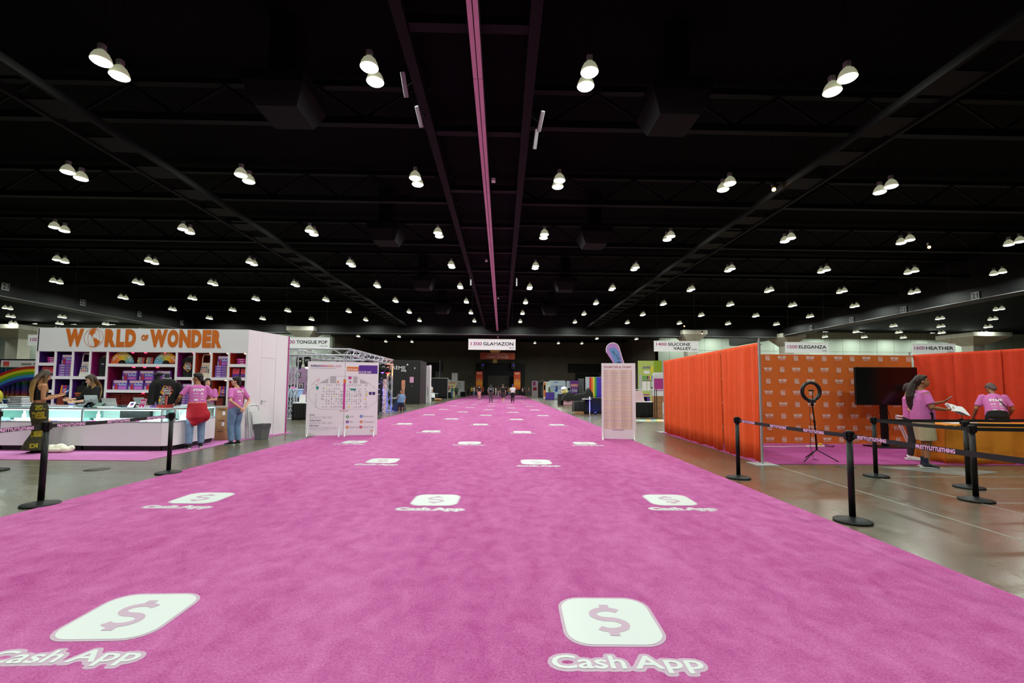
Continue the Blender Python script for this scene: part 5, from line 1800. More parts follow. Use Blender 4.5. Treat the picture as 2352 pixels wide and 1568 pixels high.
m = MB(); m.cyl((.01, 0, RZ - .235), (.05, 0, .80), .013, n=8); m.cyl((.05, 0, .80), (.075, 0, .22), .017, n=8); m.ell((.045, 0, .80), (.026, .026, .03)); m.ell((.02, 0, RZ - .27), (.028, .028, .04)); m.build('column', M_blackmetal, rl)
for a, b in (((.07, 0, .22), (-.33, -.20, .01)), ((.07, 0, .22), (.36, -.22, .01)), ((.07, 0, .22), (.08, .36, .01))):
    MB().tube([a, b], .011, 6).build('leg', M_blackmetal, rl)
m = MB(); m.tube([(-.02, 0, RZ - .24), (-.05, -.01, 1.0), (-.03, .0, .6), (-.06, 0, .3), (-.02, -.03, .05), (.06, -.05, .012), (.1, .02, .012), (0, .05, .012)], .005, 5); m.build('cable', M_blackmetal, rl)
# screen on a floor stand
tv = thing('screen', 'large black flat screen on a floor stand before the backdrop', 'television', (9.9, 11.58, .011), R(-3))
MB().bevbox(-.76, .82, -.03, .03, 1.07, 2.05, .012).build('panel_frame', M_blackmetal, tv)
MB().plate(-.74, .80, 1.09, 2.03, -.0315).build('screen_glass', mat('tv_glass', '#050608', .12, spec=.5), tv)
MB().bevbox(-.10, .07, .02, .09, .03, 1.12, .01).build('column', M_blackmetal, tv)
MB().bevbox(-.42, .42, -.28, .3, 0, .03, .01).build('foot', M_blackmetal, tv)
MB().tube([(.07, .06, 1.0), (.2, .1, .7), (.12, .1, .4), (-.16, .1, .3), (-.14, .1, .05)], .006, 5).build('cable', M_black, tv)
# gold clothed table, edge of the stand
M_gold2 = mat('gold_tablecloth', '#d8861c', .8, noise=(3, .05))
gt = thing('gold_table', 'long table under a floor length gold cloth at the stand front', 'table', (8.92, 8.98, .010), R(1))
MB().box(.02, 3.0, .03, .72, .72, .75).build('table_top', M_white, gt)
for x in (.1, 1.5, 2.9):
    MB().box(x, x + .03, .3, .33, 0, .72).build('leg', M_alu, gt)
o = link('cloth_skirt', drape_mesh('cloth_skirt', 3.10, .0, .765, .055, .62, 77, flare=1.3), M_gold2, gt); o.location.x = -.07
o = link('cloth_end', drape_mesh('cloth_end', .75, .0, .765, .05, .4, 78, flare=1.4), M_gold2, gt)
o.rotation_euler = (0, 0, R(-90)); o.location = (.0, .75, 0)
MB().bevbox(-.02, 3.05, -.0, .76, .752, .772, .006).build('cloth_top', M_gold2, gt)
for k, (x, y, w_, d_, h_, lab) in enumerate(((.35, .2, .36, .25, .012, 'sheet of white paper on the gold table beside the staff man'), (.72, .35, .30, .2, .04, 'white card box on the gold table'))):
    t = thing('paper' if k == 0 else 'card_box', lab, 'paper' if k == 0 else 'box', (8.92 + x, 8.98 + y, .785), .1)
    MB().box(0, w_, 0, d_, 0, h_).build('sheet' if k == 0 else 'carton', M_pwhite, t)
t = thing('radio', 'black handheld radio with antenna standing on the gold table', 'radio', (9.33, 9.1, .785))
MB().bevbox(-.03, .03, -.018, .018, 0, .12, .006).build('shell', M_blackmetal, t); MB().tube([(.015, 0, .12), (.01, 0, .27)], [.007, .004], 6).build('antenna', M_blackmetal, t)
folding_chair('white folding chair standing behind the staff man at the table end', (9.2, 9.95, .011), R(75), R(-20))

# ------------------------------------------------------------------ truss booth and the stands down the aisle
M_truss = mat('truss_aluminium', '#c4c8d2', .35, .35)
def truss_mesh(name, L, w_=.28, nb=None):
    m = MB()
    nb = nb or max(3, int(L / .42))
    for a in (-1, 1):
        for b in (-1, 1):
            m.cyl((0, a * w_ / 2, b * w_ / 2), (L, a * w_ / 2, b * w_ / 2), .024, n=6)
    for k in range(nb):
        x0, x1 = L * k / nb, L * (k + 1) / nb
        s_ = 1 if k % 2 else -1
        for a in (-1, 1):
            m.cyl((x0, a * w_ / 2, s_ * w_ / 2), (x1, a * w_ / 2, -s_ * w_ / 2), .012, n=5)
            m.cyl((x0, s_ * w_ / 2, a * w_ / 2), (x1, -s_ * w_ / 2, a * w_ / 2), .012, n=5)
    return m.mesh(name)
tb = thing('truss_booth', 'silver lighting truss frame of the show booth behind the floor map', 'truss', (0, 0, 0))
ZTR = 3.0
def beam(name, p, q, mm=M_truss):
    p = Vector(p); q = Vector(q); d = q - p
    o = link(name, truss_mesh(name, d.length), mm, tb)
    o.location = p
    o.rotation_euler = d.to_track_quat('X', 'Z').to_euler()
    return o
beam('top_beam', (-12.3, 20.6, ZTR), (-6.75, 20.6, ZTR)); beam('top_beam', (-6.9, 20.6, ZTR), (-6.9, 28.3, ZTR)); beam('top_beam', (-12.3, 28.3, ZTR), (-6.75, 28.3, ZTR)); beam('top_beam', (-9.6, 20.6, ZTR), (-9.6, 28.3, ZTR)); beam('top_beam', (-12.3, 24.4, ZTR), (-6.9, 24.4, ZTR))
for x, y in ((-9.36, 20.62), (-6.93, 20.62), (-6.93, 28.3), (-12.2, 20.62), (-9.6, 28.3)):
    beam('column_truss', (x, y, .03), (x, y, ZTR - .1))
    MB().box(x - .3, x + .3, y - .3, y + .3, .002, .03).build('base_plate', M_alu, tb)
# moving heads under the truss
def moving_head(x, y, z, label, glow, strength, spot=None, aim=(0, 0, 0)):
    t = thing('moving_head_lamp', label, 'stage light', (x, y, z))
    MB().bevbox(-.12, .12, -.10, .10, .18, .30, .02).build('yoke_base', M_blackmetal, t)
    for s_ in (-1, 1):
        MB().box(s_ * .13 - .015, s_ * .13 + .015, -.04, .04, -.02, .2).build('yoke_arm', M_blackmetal, t)
    MB().lathe([(.07, .12), (.11, .08), (.12, -.05), (.10, -.16), (.085, -.19)], n=16).build('head', M_blackmetal, t)
    MB().lathe([(.02, -.245), (.06, -.23), (.085, -.195), (.09, -.185)], n=16).build('lens', emissive('stage_lens_' + glow[1:], glow, strength), t)
    if spot:
        light('stage_spot', 'SPOT', (0, 0, -.27), spot[0], glow, t, spot_size=R(spot[1]), spot_blend=.5, shadow_soft_size=.08, rot=aim)
moving_head(-9.0, 21.2, 2.52, 'bright white stage light beside the floor map board', '#e8f6ff', 12, (220, 90))
moving_head(-9.55, 21.6, 2.5, 'dark stage light hanging next to the bright one', '#304060', .6)
moving_head(-8.9, 22.3, 2.3, 'second white stage light peeking over the floor map board', '#e0f0ff', 12, (150, 90))
moving_head(-6.95, 23.6, 2.5, 'dark stage light over the middle of the truss side', '#302a80', 1.0)
moving_head(-6.95, 25.4, 2.5, 'stage light with blue glow on the truss side', '#4060ff', 5, (250, 70))
moving_head(-7.0, 26.8, 2.5, 'stage light with violet glow near the truss corner', '#8050ff', 5, (250, 70))
moving_head(-6.95, 27.75, 2.5, 'stage light with a red dot at the truss corner', '#ff2030', 6)
moving_head(-7.35, 27.1, 2.5, 'stage light washing the truss corner blue', '#2a3cff', 8, (1500, 70), (R(24), R(12), 0))
t = thing('uplight', 'small orange lamp clamped inside the truss corner column', 'stage light', (-6.93, 28.3, 2.15))
MB().lathe([(.05, 0), (.06, .02), (.06, .12), (.03, .14)], n=12).build('case', M_blackmetal, t)
MB().lathe([(.045, .142), (.04, .15)], n=12).build('lens', emissive('orange_lens', '#ff8a28', 10), t)
light('uplight_glow', 'POINT', (0, 0, .2), 45, '#ff7a18', t, shadow_soft_size=.05)
# blue lit inside
t = thing('photo_wall', 'pink brick photo wall with framed portraits inside the truss booth', 'wall panel', (0, 24.0, 0))
MB().box(-11.6, -7.4, 0, .06, 0.001, 2.45).build('panel', mat('pink_brick_print', '#b892bc', .7), t)
m = MB()
for k in range(24):
    m.box(-11.6, -7.4, -.004, 0, .1 * k + .05, .1 * k + .057)
o = m.build('mortar_line', mat('mortar_pink', '#d8b8d4', .7), t); o['kind'] = 'stuff'
for k, (x, z) in enumerate(((-10.62, 2.05), (-10.45, 1.50), (-10.05, 1.85), (-10.05, 1.35))):
    m = MB(); m.box(x - .12, x + .12, -.03, 0, z - .14, z + .14); fr = m.build('picture_frame', M_blackmetal, t)
    MB().box(x - .095, x + .095, -.034, -.03, z - .115, z + .115).build('picture', mat('photo_print_pale', '#cfc8d4', .5), fr)
    MB().poly([(x - .04, z - .1), (x + .05, z - .1), (x + .04, z), (x + .02, z + .06), (x - .03, z + .05), (x - .05, z - .02)], -.036).build('portrait_shape', mat('photo_print_dark', '#4a3a44', .5), fr)
M_cloth_b = mat('black_table_cloth', '#0b0b0e', .85)
def cloth_table(label, x0, x1, y0, y1, h, top='#e8e8ec', skirt=None, name='cloth_table', seed=3):
    t = thing(name, label, 'table', ((x0 + x1) / 2, y0, .002))
    W_ = x1 - x0; D_ = y1 - y0
    MB().bevbox(-W_ / 2, W_ / 2, 0, D_, h - .03, h, .006).build('table_top', mat('top_' + top[1:], top, .5), t)
    me = drape_mesh('skirt', W_, .005, h - .03, .02, .16, seed)
    o = link('skirt', me, skirt or M_cloth_b, t); o.location = (-W_ / 2, .01, 0)
    me = drape_mesh('skirt', D_, .005, h - .03, .02, .16, seed + 1)
    o = link('skirt', me, skirt or M_cloth_b, t); o.rotation_euler = (0, 0, R(-90)); o.location = (-W_ / 2 + .01, D_, 0)
    o = link('skirt', me, skirt or M_cloth_b, t); o.rotation_euler = (0, 0, R(90)); o.location = (W_ / 2 - .01, 0, 0)
    return t
cloth_table('black clothed table with a white top inside the truss booth', -9.12, -8.3, 20.1, 20.75, .74)
t = thing('sign_holder', 'white paper sign standing on the black clothed table', 'sign', (-8.78, 20.3, .745)); 
m = MB(); m.M = Matrix.Rotation(R(-8), 4, 'X'); m.box(-.13, .13, 0, .006, 0, .36); m.build('sheet', M_pwhite, t); MB().box(-.14, .14, -.05, .09, 0, .012).build('foot', M_glass, t)
for k in range(2):
    t = thing('road_case', 'black and silver road case, %s of two inside the truss booth' % ('lower', 'upper')[k], 'road case', (-9.75, 21.6, .1 + .44 * k))
    MB().bevbox(-.42, .42, -.3, .3, 0, .42, .01).build('shell', mat('case_laminate', '#1c2030', .5), t)
    m = MB()
    for a in (-.42, .42):
        for b in (-.3, .3):
            m.box(a - .02, a + .02, b - .02, b + .02, 0, .42)
    for z in (0, .2, .4):
        m.box(-.44, .44, -.32, -.3, z, z + .03)
    m.build('edging', M_alu, t)
    if k == 0:
        for a in (-.33, .33):
            MB().cyl((a, -.2, -.05), (a + .03, -.2, -.05), .05, n=10).build('caster', M_alu, t)
t = thing('storage_tub', 'pale blue plastic tub on the road cases', 'tub', (-9.72, 21.5, .97))
m = MB(); m.add([(-.3, -.2, 0), (.3, -.2, 0), (.3, .2, 0), (-.3, .2, 0), (-.36, -.25, .34), (.36, -.25, .34), (.36, .25, .34), (-.36, .25, .34)], [(3, 2, 1, 0), (0, 1, 5, 4), (1, 2, 6, 5), (2, 3, 7, 6), (3, 0, 4, 7), (4, 5, 6, 7)]); m.build('body', mat('tub_blue_plastic', '#8aa8d0', .3), t)
MB().bevbox(-.37, .37, -.26, .26, .32, .36, .01).build('rim', MATS['tub_blue_plastic'], t)
t = thing('costume_bundle', 'dark bundle with a pink bow on top of the blue tub', 'bundle', (-9.75, 21.5, 1.33))
m = MB(); m.ell((0, 0, .1), (.25, .16, .12)); m.ell((-.15, 0, .08), (.16, .14, .09)); link('cloth', remesh(m, .02, 2, 'cloth'), M_blackcloth, t)
m = MB(); m.ell((.08, -.16, .06), (.09, .04, .06)); m.ell((.15, -.16, .0), (.06, .03, .08)); link('bow', remesh(m, .012, 2, 'bow'), mat('bow_pink', '#e05098', .6), t)
stanchion(-9.62, 20.35, 'black belt stanchion beside the truss booth column')
belt((-9.62, 20.35), (-11.8, 20.4), 'plain black belt closing the truss booth')
t = thing('doll_shelf', 'lit shelf unit with small boxed dolls beside the floor map', 'shelf', (-6.62, 24.2, 0))
MB().box(-.35, .12, 0, .3, .002, 1.0).build('cabinet', M_black, t)
for z in (1.05, 1.32, 1.6):
    MB().box(-.35, .12, 0, .3, z, z + .03).build('shelf_board', mat('lilac_glow_shelf', '#c8b8ff', .4, emit=.25), t)
MB().box(-.35, .12, .28, .3, 1.0, 1.9).build('back', M_black, t)
for k in range(6):
    t = thing('boxed_doll', 'small pink boxed doll, %s on the lit shelf unit' % ordinal(k + 1), 'toy', (-6.9 + .14 * (k % 3), 24.3, 1.085 + .27 * (k // 3)))
    MB().box(-.045, .045, 0, .05, 0, .17).build('box', mat('doll_box_%d' % (k % 3), ('#c05aa0', '#8048c0', '#d0c0e0')[k % 3], .5), t); MB().ell((0, -.01, .1), (.02, .015, .05)).build('doll', M_pwhite, t)
t = thing('flower_post', 'tall post wrapped in pale flowers and stickers beside the truss booth', 'decorated post', (-6.62, 25.9, 0))
m = MB(); m.cyl((0, 0, .002), (0, 0, 1.9), .09, n=12); m.build('core', mat('post_pink', '#d8b0b8', .7, noise=(14, .35)), t)
m = MB(); r_ = random.Random(6)
for k in range(130):
    a = r_.random() * 6.28; z = .05 + 1.8 * r_.random()
    m.ell((.09 * math.cos(a), .09 * math.sin(a), z), (.03, .03, .03), nu=6, nv=4)
o = m.build('blossoms', mat('blossom_cream', '#e0d0b8', .7, noise=(6, .4)), t); o['kind'] = 'stuff'
t = thing('hedge_panel', 'dark green artificial hedge hung inside the truss booth', 'hedge panel', (-7.6, 27.0, 0))
m = MB(); r_ = random.Random(12)
for k in range(500):
    m.ell((r_.uniform(-.9, .5), r_.uniform(-.06, .06), r_.uniform(1.6, 2.4)), (.06, .03, .04), nu=5, nv=4)
o = m.build('leaves', mat('dark_hedge', '#1c3018', .7, noise=(5, .5)), t); o['kind'] = 'stuff'
MB().box(-.95, .55, .05, .1, .002, 2.45).build('board', M_black, t)
t = thing('speaker_stand', 'dark blue tall speaker on a wide foot behind the man in the blue shirt', 'speaker', (-6.35, 28.6, 0))
MB().add([(-.45, -.3, .002), (.35, -.3, .002), (.35, .3, .002), (-.45, .3, .002), (-.05, -.1, 1.1), (.15, -.1, 1.1), (.15, .1, 1.1), (-.05, .1, 1.1)], [(3, 2, 1, 0), (4, 5, 6, 7), (0, 1, 5, 4), (1, 2, 6, 5), (2, 3, 7, 6), (3, 0, 4, 7)]).build('foot', mat('navy_plastic', '#141a38', .5), t)
t['category'] = 'speaker'
t = thing('cutout_figure', 'flat peach coloured cutout sign behind the man in the blue shirt', 'cutout sign', (-6.28, 29.2, 0))
MB().prism([(-.07, .002), (.07, .002), (.08, 1.3), (.11, 1.45), (.11, 1.88), (.05, 1.90), (-.05, 1.90), (-.11, 1.88), (-.11, 1.45), (-.08, 1.3)], -.02, .02).build('board', mat('cutout_peach', '#c8a080', .7, noise=(9, .15)), t)

# black shop booth
bs = thing('black_shop_booth', 'tall black shop wall with thin white lettering beyond the truss booth', 'booth', (0, 39.5, 0))
M_bs = mat('shop_black', '#0b0b10', .5)
MB().box(-11.8, -7.15, 0, .1, .002, 3.8).build('front_wall', M_bs, bs); MB().box(-7.25, -7.1, .1, 3.4, .002, 3.8).build('side_wall', mat('shop_side', '#1a1218', .5), bs)
m = MB()
m.text('THE CRÈME', -10.9, 2.98, .36, -.01, 0, 2.55, bold=.0); m.ringplate((-8.18, 3.4), 0, .07, -.01, 0, 12); m.text('shop', -8.72, 2.76, .22, -.01, 0, .45, bold=.02); m.text('me grow', -9.5, .42, .16, -.01, 0, .55, bold=.03)
m.text('light', -7.6, 3.0, .2, -.01, 0, .12); m.build('lettering', M_pwhite, bs)
m = MB(); m.box(-7.95, -7.62, -.02, 0, 1.85, 2.35); m.build('poster', mat('poster_pink', '#d098c0', .6), bs)
MB().lathe([(.06, -.01), (.06, .01)], (-7.72, -.02, 1.55), 12).build('round_badge', M_pwhite, bs)
t = thing('white_totem', 'tall white panel booth end beside the black shop wall', 'panel', (-7.1, 43.0, 0))
MB().box(-.42, .22, 0, .05, .002, 3.5).build('panel', M_board, t); MB().box(.22, .36, -.05, .6, .002, 3.55).build('return_panel', M_board, t); MB().box(.10, .2, -.03, 0, .7, 1.6).build('bracket', mat('panel_grey', '#c8c4cc', .5), t)
t = thing('red_figure_print', 'red and pink printed panel at the foot of the white totem', 'poster', (-7.4, 42.4, 0))
MB().box(-.32, .1, 0, .03, .002, 1.9).build('board', mat('poster_rose', '#c83a68', .6, noise=(3, .4)), t); MB().ringplate((-.12, 1.45), .28, .34, -.01, 0, 20).build('ring', M_ink, t); MB().box(-.3, .05, -.012, -.002, .15, .75).build('white_area', mat('poster_pale', '#e8c8d0', .6, noise=(6, .25)), t)

# stands beyond, booth side
t = thing('black_drape_booth', 'black draped booth with a grey top rail far along the booth side', 'booth', (0, 62.0, 0))
for k in range(3):
    o = link('curtain', drape_mesh('curtain', 1.0, .01, 2.7, .04, .3, 90 + k), M_cloth_b, t); o.location = (-10.3 + k, 0, 0)
MB().cyl((-10.4, -.02, 2.72), (-7.3, -.02, 2.72), .04, n=6).build('top_rail', M_alu, t); MB().cyl((-7.32, -.03, 0.002), (-7.32, -.03, 2.75), .04, n=8).build('upright', M_alu, t)
cloth_table('white topped table with black sides behind the far carton', -8.1, -7.0, 49.6, 50.3, .80, seed=9)
folding_chair('beige folding chair by the far white topped table', (-7.25, 48.4, 0.001), R(20), R(-18))
t = thing('carton', 'open cardboard box on the floor beside the pink carpet far ahead', 'carton', (-6.75, 48.5, .002), R(10))
MB().box(-.34, .34, -.2, .2, 0, .30).build('box', M_card, t)
m = MB(); m.add([(-.34, -.2, .30), (.34, -.2, .30), (.30, -.42, .2), (-.36, -.42, .2)], [(0, 3, 2, 1)]); m.add([(-.34, -.2, .302), (.34, -.2, .302), (.30, -.42, .202), (-.36, -.42, .202)], [(0, 1, 2, 3)]); m.build('flap', M_card, t)
t = thing('blue_banner', 'narrow blue pull up banner far along the booth side', 'banner', (-8.6, 63.5, 0)); MB().box(-.35, .35, 0, .03, .02, 2.6).build('sheet', mat('banner_blue', '#2a2a90', .6), t); MB().box(-.38, .38, -.1, .1, .002, .03).build('foot', M_alu, t)
MB().text('PLAY', 0, 1.3, .9, -.01, 0, .3, align='c', rot=0).build('lettering', M_pwhite, t)
cloth_table('black clothed counter stacked with small white goods', -8.5, -7.15, 65.5, 66.4, .82, seed=12)
for k in range(8):
    t = thing('white_jar', 'small white jar, %s on the far black counter' % ordinal(k + 1), 'jar', (-8.35 + .16 * k, 65.8 + .1 * (k % 2), .825)); MB().lathe([(.05, 0), (.055, .02), (.055, .12), (.03, .15)], n=10).build('body', M_pwhite, t); MB().lathe([(.035, .15), (.035, .19)], n=8).build('lid', M_ant, t)
t = thing('yellow_booth', 'cream and yellow booth with red arched lettering far along the aisle', 'booth', (0, 70, 0))
MB().box(-9.3, -6.9, 0, .1, .002, 2.3).build('back_wall', mat('booth_cream', '#e8dca8', .6), t); MB().box(-9.4, -8.9, -.6, 0, .002, 2.1).build('side_cabinet', mat('booth_tan', '#c8a860', .6), t)
MB().text('MANIC PANIC', -8.1, 2.0, .26, -.01, 0, 2.0, bold=.008, align='c').build('lettering', mat('letter_red', '#d83a28', .6), t); MB().ringplate((-8.2, 1.45), .12, .3, -.01, 0, 16).build('emblem', mat('emblem_magenta', '#d02a80', .6), t)
for x in (-9.2, -8.2):
    MB().ell((x, .2, 2.45), (.5, .3, .25)).build('white_dome', M_pwhite, t)
t = thing('white_grid_booth', 'white wire panel booth end under a tall white banner', 'booth', (0, 78, 0))
MB().box(-8.0, -6.4, 0, .1, .002, 2.6).build('back_panel', M_board, t); MB().box(-8.6, -7.6, .2, .3, .002, 3.95).build('tall_banner', M_board, t); MB().box(-6.5, -6.4, -1.2, 0, .002, 2.6).build('side_panel', M_alu, t); MB().box(-7.9, -7.0, -.05, -.02, 1.2, 2.4).build('chart', mat('chart_grey', '#c2c4c8', .5), t)
t = thing('feather_flag', 'thin dark feather flag rising far along the booth side', 'flag', (-8.95, 66.5, 0))
MB().prism([(-.12, 1.4), (.12, 1.4), (.16, 4.6), (.05, 5.4), (-.1, 5.3)], -.01, .01).build('cloth', mat('flag_charcoal', '#26222c', .7, noise=(2.5, .6)), t); MB().cyl((-.13, 0, .002), (-.13, 0, 5.4), .02, n=6).build('pole', M_alu, t)
cloth_table('small black clothed counter before the white wire booth', -6.9, -6.1, 76.2, 76.9, .8, seed=15)

# stands beyond, drape side
M_pinkskirt = mat('pale_pink_skirt', '#e0b0c0', .8)
cloth_table('long table with a pleated pale pink skirt under a black dust cloth', 5.35, 7.75, 38.9, 39.8, .74, skirt=M_pinkskirt, seed=21)
def lump_cloth(label, loc, w_, d_, humps, base, mm, hang, name='dust_cloth', rz=0):
    """cloth thrown over goods: height field with hanging sides"""
    t = thing(name, label, 'dust cloth', loc, rz)
    nx, ny = 34, 14
    vs = []; fs = []
    for j in range(ny + 1):
        for i in range(nx + 1):
            u, v = i / nx, j / ny
            z = base
            for hx, hz, hw in humps:
                z = max(z, base + hz * math.exp(-((u - hx) / hw) ** 2) * (1 - .35 * abs(v - .5)))
            z += .012 * math.sin(u * 37 + v * 9) + .01 * math.sin(v * 23 + u * 17)
            x, y = (u - .5) * w_, v * d_
            e = min(u, 1 - u) * w_; f = min(v, 1 - v) * d_
            if j == 0 or i == 0 or i == nx or j == ny:
                z = hang + .05 * math.sin(u * 25 + v * 11)
                y += (-.03 if j == 0 else 0)
            elif j == 1:
                y = .01
            vs.append((x, y, z))
    N = nx + 1
    for j in range(ny):
        for i in range(nx):
            a = j * N + i
            fs.append((a, a + 1, a + N + 1, a + N))
    m = MB(); m.add(vs, fs, 0, True)
    m.build('cloth', mm, t)
    return t
lump_cloth('black dust cloth heaped over goods on the pink skirted table', (6.5, 38.82, .0), 2.7, 1.1, ((.0, .06, .2), (.22, .35, .12), (.62, .25, .25), (.86, .75, .13)), .78, M_cloth_b, .40)
t = thing('black_crate', 'black covered crate at the aisle end of the pink skirted table', 'crate', (5.3, 40.2, .002), R(12)); MB().bevbox(-.25, .45, -.4, .5, 0, .95, .03).build('cover', M_cloth_b, t)
wh = thing('wig_head', 'pale gold wig under a white cap standing on the black dust cloth', 'wig head', (5.55, 40.3, .955))
m = MB(); m.ell((0, 0, .22), (.3, .25, .24)); m.ell((-.12, -.1, .15), (.16, .14, .16)); m.ell((.14, -.08, .14), (.15, .14, .15)); link('wig', remesh(m, .03, 1, 'wig'), mat('wig_gold', '#d8cc80', .6, bump=(20, .8)), wh)
m = MB(); m.ell((-.05, 0, .48), (.28, .24, .18)); m.ell((-.15, -.2, .42), (.2, .15, .05)); link('hat', remesh(m, .03, 2, 'hat'), M_pwhite, wh)
cloth_table('black clothed table with a blue glow beside the exhibitor board', 4.75, 6.4, 26.0, 26.8, .92, top='#101014', seed=31)
lump_cloth('black cloth bunched over boxes beside the blue lit table', (4.65, 26.2, 0), 1.0, .9, ((.3, .1, .3), (.8, .3, .25)), .62, M_cloth_b, .12, rz=0)
t = thing('carton', 'cardboard box under the bunched black cloth', 'carton', (4.45, 26.05, .002)); MB().bevbox(-.25, .25, 0, .4, 0, .14, .01).build('box', M_card, t)
t = thing('side_table', 'slim white table with a single leg lit blue', 'table', (4.95, 25.8, .002)); MB().bevbox(-.38, .08, -.2, .2, .84, .87, .008).build('table_top', M_white, t); MB().cyl((.03, 0, 0), (.03, 0, 1.0), .03, n=10).build('leg', M_white, t)
t = thing('uplight', 'small blue lamp on the floor before the blue lit table', 'stage light', (5.25, 25.5, .002))
MB().lathe([(.07, 0), (.08, .02), (.08, .10), (.05, .12)], n=12).build('case', M_blackmetal, t)
MB().lathe([(.05, .122), (.045, .13)], n=12).build('lens', emissive('blue_lens', '#3a48ff', 10), t)
light('uplight_glow', 'SPOT', (0, 0, .16), 26, '#2838ff', t, spot_size=R(120), spot_blend=.6, rot=(R(130), 0, 0))
# curved white pop up walls
def popup(label, x0, x1, y, h, c, prints=()):
    t = thing('popup_wall', label, 'pop up wall', ((x0 + x1) / 2, y, 0))
    W_ = x1 - x0
    m = MB(); m.prism([(a, b + h / 2) for a, b in rrect(W_, h - .01, .18)], -.05, .05); m.build('wall', mat('popup_' + c[1:], c, .5), t)
    m = MB()
    for (a, b, z0, z1, q) in prints:
        m.plate(a * W_ / 2, b * W_ / 2, z0 * h, z1 * h, -.052, q)
    if prints:
        m.build('print', PR, t)
    return t
popup('pale blue white pop up wall with blue lines behind two seated women', 6.85, 9.3, 66.5, 2.6, '#ccdcec', ((-.4, .1, .88, .92, 11), (-.8, .8, .68, .70, 11), (-.8, .8, .63, .65, 11), (-.8, .8, .58, .6, 11), (-.2, .6, .53, .55, 11)))
popup('smaller white pop up wall with portrait prints', 9.45, 10.7, 66.6, 2.55, '#d8e2ec', ((-.7, -.1, .45, .6, 0), (-.6, .0, .25, .4, 12)))
popup('white panel with a long portrait print near the pop up wall', 5.9, 6.9, 65.0, 2.4, '#e4ecea', ((-.95, -.3, .1, .95, 5), (-.8, -.4, .5, .8, 0), (.1, .7, .85, .88, 10)))
popup('white panel with a face print beside the silver fringe', 13.2, 14.1, 70.0, 2.6, '#e2e2e0', ((-.9, -.3, .2, .95, 0), (-.6, -.2, .3, .7, 5)))
popup('white and magenta lettered panel near the stage', 5.0, 6.0, 76.0, 2.7, '#e8dfe8', ((-.6, .2, .7, .95, 4), (-.6, .6, .4, .6, 9)))
t = thing('black_wardrobe', 'black wardrobe booth with a silver frame near the stage', 'booth', (6.3, 72, 0)); MB().box(-.5, .6, 0, 1, .002, 2.4).build('body', M_bs, t); MB().tube([(-.6, 0, 2.3), (.1, 0, 2.75), (.7, 0, 2.3)], .05, 6).build('frame', M_alu, t); MB().box(-.1, .15, -.03, 0, .3, 1.9).build('garment', mat('sparkle_grey', '#55565c', .5, noise=(8, .7)), t)
t = thing('game_banner', 'flared purple banner with red and white game lettering', 'banner', (10.5, 66.0, 0))
MB().prism([(-.40, .75), (.45, .75), (.65, 2.62), (-.65, 2.58)], -.03, .03).build('cloth', mat('banner_purple', '#6a2f98', .6), t); m = MB(); m.plate(-.5, .55, 1.65, 2.15, -.035, 9); m.text('MONOPOLY', 0, 1.72, .36, -.04, 1, 1.0, bold=.01, align='c'); m.text('RuPaul', .05, .95, .5, -.04, 6, .75, bold=.03, align='c'); m.build('print', PR, t); MB().box(-.45, .45, -.1, .1, .002, .75).build('stand', M_black, t)
t = thing('silver_fringe', 'silver foil fringe curtain beside the purple banner', 'fringe curtain', (12.3, 70.5, 0))
o = link('fringe', drape_mesh('fringe', .9, .05, 2.95, .05, .08, 55), mat('silver_foil', '#9a9aa0', .25, .6, noise=(9, .5)), t); o.location = (-.45, 0, 0); MB().cyl((-.5, 0, 2.96), (.5, 0, 2.96), .03, n=6).build('rail', M_alu, t)
t = thing('rainbow_drape', 'row of grey red orange green blue and violet hanging drapes', 'drape', (9.75, 52.0, 0))
for k, c in enumerate(('#b8bcc8', '#a8b4cc', '#c82028', '#d87a30', '#d8c850', '#3f9a48', '#2848b8', '#4a30b8', '#4a2aa8')):
    o = link('curtain', drape_mesh('curtain', .22, .3, 2.75, .03, .11, 120 + k), mat('rainbow_' + c[1:], c, .7), t); o.location = (.2 * k - .15, 0, 0)
MB().cyl((-.2, 0.02, 2.77), (1.75, .02, 2.77), .02, n=6).build('rail', M_alu, t); MB().cyl((-.18, .03, .002), (-.18, .03, 2.77), .02, n=6).build('upright', M_alu, t); MB().cyl((1.72, .03, .002), (1.72, .03, 2.77), .02, n=6).build('upright', M_alu, t)
cloth_table('purple printed counter where two women meet', 5.6, 6.7, 58.0, 58.7, .95, top='#202028', skirt=mat('purple_print_cloth', '#4a2a90', .7, noise=(2.5, .5)), seed=41)
